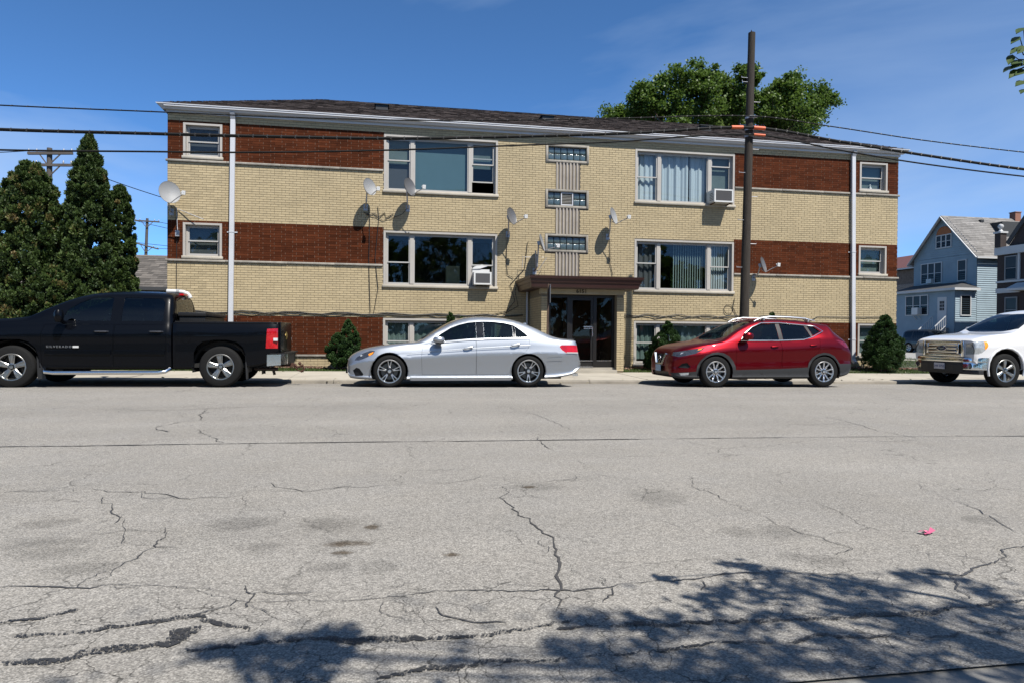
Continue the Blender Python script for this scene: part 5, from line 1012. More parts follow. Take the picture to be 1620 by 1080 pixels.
def loft_half(c):
    F = {k: pc_interp(v) for k, v in c['curves'].items()}; x0, x1 = c['ends']; n = c.get('n', 84)
    xs = [x0+(x1-x0)*(.5-.5*math.cos(math.pi*i/(n-1)))*.5+(x1-x0)*(i/(n-1))*.5 for i in range(n)]
    side = pc_interp(c['side']); rows = []
    for x in xs:
        zb, zs, zt, wm, ws, wr = (F[k](x) for k in ('zb', 'zs', 'zt', 'wm', 'ws', 'wr')); zr = zs+(zt-zs)*c.get('edge', .86) if 'zr' not in F else F['zr'](x)
        ws = min(ws, wm); P = [(0, zb), (wm*.5, zb), (wm*.86, zb), (wm*.95, zb+.02), (wm*.975, zb+.05)]; z0 = zb+.05; r0 = ws/wm
        for t in np.linspace(.06, 1, 16):
            k = side(t); k = k*(1 if t < .7 else 1)+(r0-side(1))*max(0, (t-.7)/.3)**1.5; P.append((wm*k, z0+(zs-z0)*t))
        ge = [(ws+(wr-ws)*t+.018*math.sin(math.pi*t), zs+(zr-zs)*t) for t in np.linspace(.08, .84, 7)]
        top = lambda y: zr+(zt-zr)*(1-(y/max(wr, 1e-3))**2)
        A, B, Cc = ge[-1], (wr, zr+.0), (wr*.82, top(wr*.82)); P += ge
        for t in (.25, .5, .75, 1): P.append(((1-t)**2*A[0]+2*t*(1-t)*B[0]+t*t*Cc[0], (1-t)**2*A[1]+2*t*(1-t)*B[1]+t*t*Cc[1]))
        P += [(wr*k, top(wr*k)) for k in (.62, .4, .2)]+[(0, top(0))]; rows.append([(x, -y, z) for y, z in P])
    bm = bmesh.new(); V = [[bm.verts.new(p) for p in r] for r in rows]; k = len(rows[0])
    for i in range(n-1):
        for j in range(k-1): bm.faces.new((V[i][j], V[i+1][j], V[i+1][j+1], V[i][j+1]))
    bm.faces.new(V[0]); bm.faces.new(list(reversed(V[-1])))
    bmesh.ops.recalc_face_normals(bm, faces=bm.faces)
    if sum(f.normal.y*f.calc_area() for f in bm.faces) > 0: bmesh.ops.reverse_faces(bm, faces=bm.faces)
    return bm
AX = {'side': (0, 2), 'top': (0, 1), 'front': (1, 2)}; INW = {'side': Vector((0, 1, 0)), 'top': Vector((0, 0, -1)), 'front': Vector((1, 0, 0)), 'rear': Vector((-1, 0, 0))}
AX['rear'] = (1, 2)
def in_poly(p, poly):
    c = False; x, y = p; j = len(poly)-1
    for i in range(len(poly)):
        (xi, yi), (xj, yj) = poly[i], poly[j]
        if (yi > y) != (yj > y) and x < (xj-xi)*(y-yi)/(yj-yi)+xi: c = not c
        j = i
    return c
def carve(bm, poly, axis, filt=None, depth=.02):
    """cut the shell along a polygon; returns the cut-out faces as a new bmesh and leaves a hole with a short inward rim"""
    a, b = AX[axis]; inw = INW[axis]; xs = [p[0] for p in poly]; ys = [p[1] for p in poly]; bb = (min(xs)-.01, max(xs)+.01, min(ys)-.01, max(ys)+.01)
    ok = lambda f: (filt is None or filt(f.calc_center_median())) and f.normal.dot(inw) < (-.12 if axis != 'top' else -.05)
    def near(f):
        u = [v.co[a] for v in f.verts]; w = [v.co[b] for v in f.verts]; return max(u) > bb[0] and min(u) < bb[1] and max(w) > bb[2] and min(w) < bb[3] and ok(f)
    for i in range(len(poly)):
        p, q = poly[i], poly[(i+1) % len(poly)]; co = Vector((0, 0, 0)); co[a], co[b] = p; no = Vector((0, 0, 0)); no[a], no[b] = -(q[1]-p[1]), q[0]-p[0]
        fs = [f for f in bm.faces if near(f)]; ge = set(fs)
        for f in fs: ge.update(f.edges); ge.update(f.verts)
        bmesh.ops.bisect_plane(bm, geom=list(ge), dist=2e-5, plane_co=co, plane_no=no)
    sel = [f for f in bm.faces if near(f) and in_poly((f.calc_center_median()[a], f.calc_center_median()[b]), poly)]; ss = set(sel)
    out = bmesh.new(); mp = {}
    for f in sel:
        vs = []
        for v in f.verts:
            if v not in mp: mp[v] = out.verts.new(v.co)
            vs.append(mp[v])
        out.faces.new(vs)
    rim = [e for f in sel for e in f.edges if len(e.link_faces) == 2 and sum(g_ in ss for g_ in e.link_faces) == 1]
    bmesh.ops.delete(bm, geom=sel, context='FACES_ONLY')
    lone = [e for e in bm.edges if not e.link_faces]; bmesh.ops.delete(bm, geom=lone, context='EDGES'); 
    rim = [e for e in rim if e.is_valid]
    if depth and rim:
        r = bmesh.ops.extrude_edge_only(bm, edges=rim); nv = [v for v in r['geom'] if isinstance(v, bmesh.types.BMVert)]; bmesh.ops.translate(bm, verts=nv, vec=inw*depth)
        for f in r['geom']:
            if isinstance(f, bmesh.types.BMFace): f.smooth = False
    return out
def panel(bm, gap=.0, sink=0., axis='side', thick=.012):
    inw = INW[axis]; bmesh.ops.remove_doubles(bm, verts=bm.verts, dist=1e-5)
    if gap:
        r = bmesh.ops.inset_region(bm, faces=list(bm.faces), thickness=gap, use_boundary=True, use_even_offset=True); bmesh.ops.delete(bm, geom=r['faces'], context='FACES')
    if sink: bmesh.ops.translate(bm, verts=list(bm.verts), vec=inw*sink)
    if thick:
        ed = [e for e in bm.edges if len(e.link_faces) == 1]; r = bmesh.ops.extrude_edge_only(bm, edges=ed); bmesh.ops.translate(bm, verts=[v for v in r['geom'] if isinstance(v, bmesh.types.BMVert)], vec=inw*thick)
    return bm
def finish(bm, name, mats, parent, mirror='join', angle=32):
    """mirror: 'join' = both halves in one mesh, 'two' = a near and a far object, 'near' = near only"""
    for f in bm.faces: f.smooth = True
    me = bpy.data.meshes.new(name)
    if mirror == 'join':
        g_ = bmesh.ops.duplicate(bm, geom=list(bm.verts)+list(bm.edges)+list(bm.faces))['geom']
        for v in g_:
            if isinstance(v, bmesh.types.BMVert): v.co.y = -v.co.y
        bmesh.ops.reverse_faces(bm, faces=[f for f in g_ if isinstance(f, bmesh.types.BMFace)])
        mid = [v for v in bm.verts if abs(v.co.y) < 1e-4]; bmesh.ops.remove_doubles(bm, verts=mid, dist=2e-4)
    bm.to_mesh(me)
    for mm_ in (mats if isinstance(mats, (list, tuple)) else [mats]): me.materials.append(mm_)
    me.set_sharp_from_angle(angle=math.radians(angle)); o = link(name, me, parent); res = [o]
    if mirror == 'two':
        b2 = bm.copy()
        for v in b2.verts: v.co.y = -v.co.y
        bmesh.ops.reverse_faces(b2, faces=list(b2.faces)); m2 = bpy.data.meshes.new(name); b2.to_mesh(m2); b2.free()
        for mm_ in (mats if isinstance(mats, (list, tuple)) else [mats]): m2.materials.append(mm_)
        m2.set_sharp_from_angle(angle=math.radians(angle)); res.append(link(name, m2, parent))
    bm.free(); return res
def circle(cx, cz, r, n=26, a0=0, a1=2*math.pi): return [(cx+r*math.cos(a0+(a1-a0)*i/n), cz+r*math.sin(a0+(a1-a0)*i/n)) for i in range(n)]
M_tyre = M('tyre rubber', (.010, .010, .010), .85, var=.2, vs=20, bump=.2, bs=60, spec=.2); M_gloss = M('gloss black', (.008, .008, .009), .08); M_black = M('black plastic', (.016, .016, .017), .45, spec=.25); M_grey = M('grey cladding plastic', (.028, .029, .031), .6, spec=.4)
M_cglass = glass_mat('tinted car glass', (.30, .42, .42), .75); M_wsc = glass_mat('windshield glass', (.62, .72, .68), .8)
M_chr = M('chrome', (.70, .70, .70), .14, 1.0); M_alu = M('bright alloy', (.62, .62, .63), .3, 1.0, var=.05, vs=9); M_gun = M('gunmetal alloy', (.06, .06, .065), .35, 1.0)
M_red_l = M('red lamp', (.33, .004, .008), .15, coat=.6, var=.35, vs=9); M_red_d = M('smoked red lamp', (.10, .004, .008), .15, coat=.6, var=.5, vs=14); M_clear = M('clear lamp', (.35, .37, .38), .08, .3, coat=1.0, var=.4, vs=14); M_amber = M('amber lamp', (.85, .26, .01), .2, coat=1.0); M_lampd = M('dark lamp', (.03, .033, .04), .08, coat=1.0, var=.6, vs=18)
M_seat = M('dark seat', (.035, .034, .033), .8); M_liner = M('wheel well', (.008, .008, .008), .9); M_disc = M('brake disc', (.10, .10, .10), .35, .9); M_under = M('underbody', (.01, .01, .01), .9)
def wheel(parent, x, y, R, rimr, width, style, yaw=0.):
    """wheel with its outer face towards -y"""
    w = empty('wheel', (x, y, R), parent=parent); T = Matrix.Translation((x, y, R)) @ Matrix.Rotation(math.pi/2, 4, 'X')   # local z -> -y
    q = MB(); h = width/2; q.lathe([(rimr, h-.012), (rimr+.012, h), (R-.04, h+.004), (R-.018, h-.008), (R-.004, h-.03), (R, h-.06), (R, -h+.06), (R-.01, -h+.02), (R-.05, -h), (rimr, -h)], 56, T); q.build('tyre', M_tyre, w, smooth=True)
    for i in (.55, .8): pass
    mt1, mt2 = (M_gun, M_alu) if style == 'twin' else (M_alu, M_alu)
    if style == 'six' or style == 'wide': mt1 = mt2 = M_chr2
    q = MB(); q.lathe([(rimr+.012, h-.006), (rimr+.004, h+.002), (rimr-.012, h), (rimr-.02, h-.02)], 56, T, m=1 if style == 'twin' else 0); q.lathe([(rimr-.02, h-.0201), (rimr-.028, h-.09), (rimr-.03, -h)], 56, T); q.lathe([(rimr-.03, h-.12), (.001, h-.12)], 40, T, m=2); dep = h-.005
    P = lambda r, a, z: T @ Vector((r*math.cos(a), r*math.sin(a), z))
    def spoke(a, w0, w1, r0, r1, z0, z1, th, m=0, tw=0.):
        d = 1
        for (ra, wa, za, rb, wb, zb) in ((r0, w0, z0, (r0+r1)/2, (w0+w1)/2, (z0+z1)/2+.006), ((r0+r1)/2, (w0+w1)/2, (z0+z1)/2+.006, r1, w1, z1)):
            A = [P(ra, a+s*wa/ra+tw*ra, za) for s in (-1, -.55, .55, 1)]; B = [P(rb, a+s*wb/rb+tw*rb, zb) for s in (-1, -.55, .55, 1)]
            A[0] = P(ra, a-wa/ra+tw*ra, za-.012); A[3] = P(ra, a+wa/ra+tw*ra, za-.012); B[0] = P(rb, a-wb/rb+tw*rb, zb-.012); B[3] = P(rb, a+wb/rb+tw*rb, zb-.012)
            A2 = [P(ra, a+s*wa*.8/ra+tw*ra, za-th) for s in (-1, 1)]; B2 = [P(rb, a+s*wb*.8/rb+tw*rb, zb-th) for s in (-1, 1)]
            q.add(A+B+A2+B2, [(0, 1, 5, 4), (1, 2, 6, 5), (2, 3, 7, 6), (0, 4, 10, 8), (3, 9, 11, 7)], m=m)
    rr = rimr-.018
    if style == 'twin':
        for i in range(5):
            a = yaw+i*2*math.pi/5
            for s in (-1, 1): spoke(a+s*.13, .0115, .0125, .07, rr, dep-.03, dep-.012, .03, 1, s*.12)
            spoke(a, .028, .016, .05, .12, dep-.03, dep-.028, .03, 1)
    elif style == 'wide':
        for i in range(5):
            a = yaw+i*2*math.pi/5; spoke(a, .036, .058, .05, rr, dep-.03, dep-.012, .05)
            for s in (-1, 1): spoke(a+s*.16, .009, .012, .08, rr, dep-.018, dep-.002, .02, 0, s*.02)
    elif style == 'six':
        for i in range(6): spoke(yaw+i*math.pi/3, .026, .045, .06, rr, dep-.03, dep-.01, .05)
    elif style == 'ten':
        for i in range(5):
            a = yaw+i*2*math.pi/5
            for s in (-1, 1): spoke(a+s*.20, .014, .019, .05, rr, dep-.035, dep-.008, .035, 0, s*.42)
    q.lathe([(.075, dep-.05), (.07, dep-.022), (.05, dep-.018)], 24, T); q.lathe([(.034, dep-.018), (.033, dep-.006), (.001, dep-.004)], 20, T, m=1 if style == 'twin' else 0)
    for i in range(5): a = yaw+.6+i*2*math.pi/5; q.lathe([(.009, dep-.02), (.009, dep-.012), (.001, dep-.011)], 8, T @ Matrix.Translation((.052*math.cos(a), .052*math.sin(a), 0)), m=2)
    q.build('rim', [mt1, mt2, M_black], w, smooth=True, angle=25)
    q = MB(); q.lathe([(rimr*.72, -h+.12), (rimr*.72, -h+.14), (.09, -h+.14), (.08, -h+.155), (.001, -h+.155)], 32, T); q.build('brake_disc', M_disc, w, smooth=True); return w
M_chr2 = M('polished wheel metal', (.38, .38, .37), .32, 1.0, var=.08, vs=12)
def arch_liner(parent, x, z, r, yo, yi):
    q = MB(); n = 16; vs = []
    for y in (yo, yi): vs += [(x+r*math.cos(math.pi*1.12*i/n-.19), y, z+r*math.sin(math.pi*1.12*i/n-.19)) for i in range(n+1)]
    q.add(vs, [(i, i+1, n+2+i, n+1+i) for i in range(n)]); vs2 = [(x+r*math.cos(math.pi*1.12*i/n-.19), yi, z+r*math.sin(math.pi*1.12*i/n-.19)) for i in range(n+1)]; q.add(vs2, [tuple(range(n+1))])
    return q
def soft_box(x0, x1, y0, y1, z0, z1, b=.02, seg=2):
    q = MB(); q.box(x0, x1, y0, y1, z0, z1); me = q.mesh('tmp', M_black); return bevel_mesh(me, b, seg)
def put(me, name, mat, parent):
    me.name = name; me.materials.clear(); me.materials.append(mat); return link(name, me, parent)
def both(fn, name, mat, parent, smooth=True, angle=40):          # a small part on each flank
    out = []
    for s in (-1, 1):
        q = MB(); fn(q, s); out.append(q.build(name, mat, parent, smooth=smooth, angle=angle))
    return out
def seats(car, rows, W, wheel_x=None, belt=.9, dash=None):
    for x, z in rows:
        for s in (-1, 1):
            q = MB(); y = s*W*.27; q.box(x-.48, x, y-.24, y+.24, z-.02, z+.12); q.add([(x-.02, y-.23, z+.1), (x+.14, y-.23, z+.1), (x+.30, y-.2, z+.62), (x+.18, y-.2, z+.62), (x-.02, y+.23, z+.1), (x+.14, y+.23, z+.1), (x+.30, y+.2, z+.62), (x+.18, y+.2, z+.62)], [(0, 1, 2, 3), (7, 6, 5, 4), (0, 4, 5, 1), (1, 5, 6, 2), (2, 6, 7, 3), (3, 7, 4, 0)])
            q.box(x+.20, x+.30, y-.12, y+.12, z+.64, z+.82); o = q.build('seat', M_seat, car); o.data = bevel_mesh(o.data, .025, 2)
    if wheel_x is not None:
        q = MB(); T = Matrix.Translation((wheel_x[0], -W*.27 if wheel_x[2] else W*.27, wheel_x[1])) @ Matrix.Rotation(math.radians(-62), 4, 'Y'); q.lathe([(.185+.016*math.cos(a*math.pi/4), .016*math.sin(a*math.pi/4)) for a in range(9)], 24, T); q.build('steering_wheel', M_seat, car, smooth=True)
    if dash: q = MB(); q.box(dash[0], dash[1], -W*.44, W*.44, dash[2]-.25, dash[2]); o = q.build('dashboard', M_seat, car); o.data = bevel_mesh(o.data, .05, 2)
def make_car(c, name, label, cat, group=None):
    car = empty(name, (0, 0, 0), label, cat, group); body = loft_half(c); hw = c['hw']; P = c['paint']; parts = []
    for r in c['regions']:
        nm, poly, axis = r['name'], r['poly'], r.get('axis', 'side'); filt = r.get('filt')
        if axis == 'side' and filt is None: filt = lambda v: v.y < -.25*hw
        cut = carve(body, poly, axis, filt, r.get('rim', .02))
        if r.get('drop') or not cut.faces: cut.free(); continue
        parts.append((r, cut))
    bo = finish(body, 'body', P, car)[0]; named = {}
    for r, cut in parts:
        panel(cut, r.get('gap', 0.), r.get('sink', 0.), r.get('axis', 'side'), r.get('thick', .012)); ax = r.get('axis', 'side')
        par = named.get(r.get('of'), [car, car]); obs = finish(cut, r['name'], r['mat'], car if not r.get('of') else par[0], 'join' if ax in ('top', 'front', 'rear') and not r.get('two') else 'two')
        if r.get('of') and len(obs) == 2 and len(par) == 2: obs[1].parent = par[1]
        if r.get('key'): named[r['key']] = obs
    q = MB()
    for (x, z, r_) in c['arches']:
        for s in (-1, 1): a = arch_liner(car, x, z, r_+.012, s*(hw-.03), s*(hw-.42)); q.add(a.v, a.f)
    q.build('wheel_well', M_liner, car, kind='stuff')
    q = MB(); x0, x1 = c['floor']; q.box(x0, x1, -hw*.86, hw*.86, c['fz'], c['fz']+.08); q.build('underbody', M_under, car)
    return car, bo, named
R_ = lambda name, poly, mat=None, **k: dict(name=name, poly=poly, mat=mat, **k)
SIDE = [(0, .965), (.15, .985), (.35, 1.0), (.55, 1.0), (.7, .992), (.85, .965), (1, .93)]
# ---- silver sedan
P_silver = paint_mat('silver paint', (.31, .33, .36), .8, .40)
front_axle = (0, .325); c = dict(hw=.927, paint=P_silver, ends=(-.85, 4.05), floor=(-.5, 3.6), fz=.16, n=96, edge=.93,
  side=[(0, .95), (.12, .955), (.3, .968), (.5, .988), (.66, 1.0), (.69, .985), (.8, .962), (.9, .938), (1, .908)],
  curves=dict(
    zb=[(-.85, .30), (-.8, .19), (-.4, .155), (.4, .14), (2.5, .14), (3.3, .16), (3.8, .22), (4.05, .36)],
    zt=[(-.85, .50), (-.83, .585), (-.78, .645), (-.70, .70), (-.55, .765), (-.3, .825), (0, .87), (.3, .90), (.58, .925), (.68, .985), (.8, 1.06), (1.04, 1.215), (1.27, 1.335), (1.45, 1.405), (1.66, 1.45), (1.95, 1.465), (2.3, 1.455), (2.55, 1.42), (2.78, 1.355), (3.03, 1.255), (3.2, 1.17), (3.42, 1.065), (3.6, 1.015), (3.8, .99), (3.93, .975), (3.965, .90), (4.0, .74), (4.04, .60), (4.05, .55)],
    zs=[(-.85, .47), (-.83, .53), (-.78, .58), (-.70, .63), (-.55, .70), (-.3, .755), (0, .80), (.3, .83), (.6, .855), (.8, .88), (1.6, .955), (2.2, .985), (2.9, 1.0), (3.3, .985), (3.7, .955), (3.93, .93), (3.965, .86), (4.0, .70), (4.04, .57), (4.05, .52)],
    wm=[(-.85, .60), (-.83, .66), (-.78, .72), (-.65, .80), (-.45, .865), (-.2, .905), (.2, .918), (1, .927), (2.6, .927), (3.2, .918), (3.6, .885), (3.85, .84), (4.0, .78), (4.05, .72)],
    ws=[(-.85, .55), (-.83, .60), (-.78, .65), (-.65, .71), (-.45, .77), (-.2, .815), (.2, .835), (.8, .84), (1.6, .855), (2.6, .855), (3.2, .84), (3.6, .80), (3.9, .74), (4.0, .70), (4.05, .66)],
    wr=[(-.85, .46), (-.7, .58), (-.45, .66), (-.1, .72), (.5, .76), (.8, .74), (1.1, .665), (1.5, .60), (2.0, .59), (2.6, .585), (2.95, .62), (3.3, .68), (3.6, .69), (3.9, .67), (4.05, .58)]),
  arches=[(0, .325, .375), (2.874, .325, .37)],
  regions=[R_('arch', circle(0, .325, .375), drop=1, rim=.05), R_('arch', circle(2.874, .325, .37), drop=1, rim=.05),
    R_('door', [(.64, .62), (.655, .26), (1.765, .26), (1.765, .93), (1.72, .955), (.80, .885), (.70, .865), (.655, .78)], P_silver, gap=.004, key='fd'),
    R_('door', [(1.772, .26), (2.46, .26), (2.50, .40), (2.58, .53), (2.74, .68), (2.86, .79), (2.90, .90), (2.90, .985), (2.3, .978), (1.772, .953)], P_silver, gap=.004, key='rd'),
    R_('side_window', [(.84, .915), (1.6, .985), (1.775, .995), (1.775, 1.345), (1.62, 1.325), (1.42, 1.275), (1.25, 1.21), (1.03, 1.075)], M_cglass, sink=.006),
    R_('window_pillar', [(1.776, .995), (1.935, 1.003), (1.935, 1.352), (1.776, 1.345)], M_gloss, sink=.003),
    R_('side_window', [(1.936, 1.003), (2.55, 1.018), (2.55, 1.285), (2.38, 1.325), (2.13, 1.35), (1.936, 1.352)], M_cglass, sink=.006),
    R_('window_pillar', [(2.551, 1.018), (2.605, 1.019), (2.605, 1.262), (2.551, 1.285)], M_gloss, sink=.003),
    R_('side_window', [(2.606, 1.019), (2.90, 1.025), (2.80, 1.12), (2.71, 1.19), (2.606, 1.262)], M_cglass, sink=.006),
    R_('windshield', [(.55, .01), (.60, -.35), (.76, -.66), (1.36, -.535), (1.27, -.3), (1.25, .01)], M_wsc, axis='top', filt=lambda v: v.z > .88, sink=.004),
    R_('rear_window', [(2.75, .01), (2.74, -.3), (2.72, -.5), (3.28, -.60), (3.36, -.3), (3.38, .01)], M_cglass, axis='top', filt=lambda v: v.z > .95, sink=.004),
    R_('headlight', [(-.70, .54), (-.66, .60), (-.52, .69), (-.38, .742), (-.29, .735), (-.33, .675), (-.45, .605), (-.60, .545)], M_lampd, sink=.004, key='hl'),
    R_('taillight', [(3.55, .84), (3.60, .875), (3.86, .872), (4.0, .86), (4.01, .70), (3.70, .705), (3.60, .77)], M_red_l, sink=.002, key='tl'),
    R_('intake', [(-.73, .34), (-.66, .40), (-.60, .38), (-.52, .27), (-.54, .235), (-.68, .225)], M_black, sink=.03),
    R_('grille', [(-.42, .42), (-.35, .36), (.01, .36), (.01, .60), (-.38, .60)], M_black, axis='front', filt=lambda v: v.x < -.6, sink=.02),
    R_('lower_intake', [(-.52, .20), (.01, .20), (.01, .32), (-.48, .32)], M_black, axis='front', filt=lambda v: v.x < -.6, sink=.03)])
car, bo, nm = make_car(c, 'sedan', 'silver four-door sedan parked at the kerb before the entrance', 'car', 'cars parked along the kerb')
def _sig(q, s):
    pts = [(-.455, .615), (-.40, .69), (-.315, .715), (-.34, .675), (-.42, .62)]; q.prism(pts, s*.70, s*.835)
for hl in nm['hl']: pass
both(lambda q, s: q.add([(x, s*(.885-.16*max(0, -.33-x)/.3-.035*(z-.6)/.1), z) for x, z in ((-.46, .618), (-.415, .68), (-.315, .722), (-.335, .682), (-.42, .624))]+[(x, s*.6, z) for x, z in ((-.46, .612), (-.415, .68), (-.315, .722), (-.335, .676), (-.42, .618))], [(0, 1, 2, 3, 4), (0, 1, 6, 5), (1, 2, 7, 6), (2, 3, 8, 7), (3, 4, 9, 8), (4, 0, 5, 9)]), 'turn_signal', M_amber, car, smooth=False)
both(lambda q, s: q.ball((-.56, s*.765, .63), .035, .02, .03, 6), 'headlamp', M_clear, car)
def handle(q, s, x, z, L_=.2, yw=.915, tilt=.02):
    q.tube([(x-L_/2, s*(yw-.01), z-tilt), (x-L_*.38, s*(yw+.022), z-tilt*.8), (x, s*(yw+.032), z), (x+L_*.38, s*(yw+.022), z+tilt*.8), (x+L_/2, s*(yw-.01), z+tilt)], [.012, .017, .018, .017, .012], 8)
def handle_on(doors, x, z, mat, **k):
    for i, s in enumerate((-1, 1)): q = MB(); handle(q, s, x, z, **k); q.build('door_handle', mat, doors[i], smooth=True)
handle_on(nm['fd'], 1.60, .81, P_silver); handle_on(nm['rd'], 2.59, .875, P_silver)
def mirror(q, s, x, y, z, L_=.2, h=.12, w=.19):
    T = Matrix.Translation((x, s*y, z)) @ Matrix.Diagonal((L_/2, w/2, h/2, 1)); q.lathe([(.02, -1), (.7, -.92), (.95, -.5), (1, 0), (.96, .45), (.7, .9), (.02, 1)], 18, T); q.bar((x+.01, s*(y-.02), z-h*.35), (x+.03, s*(y-w*.85), z-h*.55), .07, .035)
both(lambda q, s: mirror(q, s, .985, 1.0, .965, .24, .13), 'mirror', P_silver, car); both(lambda q, s: (q.tube([(.86, s*1.09, .965), (1.09, s*1.07, .955)], .009, 6), q.ball((1.0, s*1.0, .905), .1, .08, .02)), 'mirror_base', M_black, car)
both(lambda q, s: q.tube([(.84, s*.868, .905), (1.6, s*.876, .973), (2.2, s*.876, 1.0), (2.9, s*.868, 1.012)], .008, 6), 'window_trim', M_chr, car)
both(lambda q, s: q.add([(.42, s*.905, .235), (2.5, s*.905, .235), (2.5, s*.945, .20), (.42, s*.945, .20), (.42, s*.93, .14), (2.5, s*.93, .14)], [(0, 1, 2, 3), (3, 2, 5, 4)]), 'side_skirt', P_silver, car, smooth=False)
q = MB(); q.box(-.90, -.865, -.26, .26, .26, .375); q.build('license_plate', M_black, car)
q = MB()
for z in (.43, .49, .55): q.box(-.85, -.83, -.36, .36, z-.012, z+.012)
q.lathe([(.085, -.852), (.07, -.858), (.06, -.852)], 24, Matrix.Translation((0, 0, .49)) @ Matrix.Rotation(math.pi/2, 4, 'Y') @ Matrix.Translation((0, 0, 0))); q.build('grille_bar', M_chr, car)
q = MB(); q.add([(2.86, -.02, 1.325), (3.02, -.004, 1.27), (2.98, 0, 1.345), (2.86, .02, 1.325), (3.02, .004, 1.27)], [(0, 1, 2), (3, 4, 2), (0, 2, 3), (1, 4, 2)]); q.build('antenna_fin', P_silver, car)
both(lambda q, s: q.add([(3.28, s*.94, .585), (3.62, s*.915, .60), (3.62, s*.915, .62), (3.28, s*.94, .60)], [(0, 1, 2, 3)]), 'bumper_crease', P_silver, car, smooth=False)
q = MB(); q.add([(3.84, -.64, .985), (3.97, -.62, 1.0), (3.97, .62, 1.0), (3.84, .64, .985), (3.96, -.62, .975), (3.96, .62, .975)], [(0, 1, 2, 3), (1, 4, 5, 2)]); q.build('spoiler', P_silver, car)
both(lambda q, s: q.box(3.92, 4.04, s*.45-.11, s*.45+.11, .20, .26), 'exhaust_tip', M_chr, car)
both(lambda q, s: q.add([(3.69, s*.893, .705), (3.96, s*.83, .70), (3.96, s*.832, .722), (3.70, s*.895, .727)], [(0, 1, 2, 3)]), 'reverse_light', M('white lamp strip', (.7, .7, .7), .2), car, smooth=False)
both(lambda q, s: q.tube([(.36, s*.925, .695), (.9, s*.937, .742), (1.5, s*.94, .79), (2.2, s*.94, .832), (2.9, s*.93, .872)], .0045, 5), 'crease', P_silver, car)
seats(car, ((1.45, .38), (2.35, .40)), 1.5, (1.02, .86, 0), dash=(.62, .98, .88))
for x in (0, 2.874):
    for s in (-1, 1):
        w = wheel(car, x, -.79, .327, .232, .235, 'twin', yaw=.3 if x == 0 else .95)
        if s == 1: w.matrix_basis = Matrix.Diagonal((1, -1, 1, 1)) @ w.matrix_basis
car.location = (.01, 14.93, g(.01))
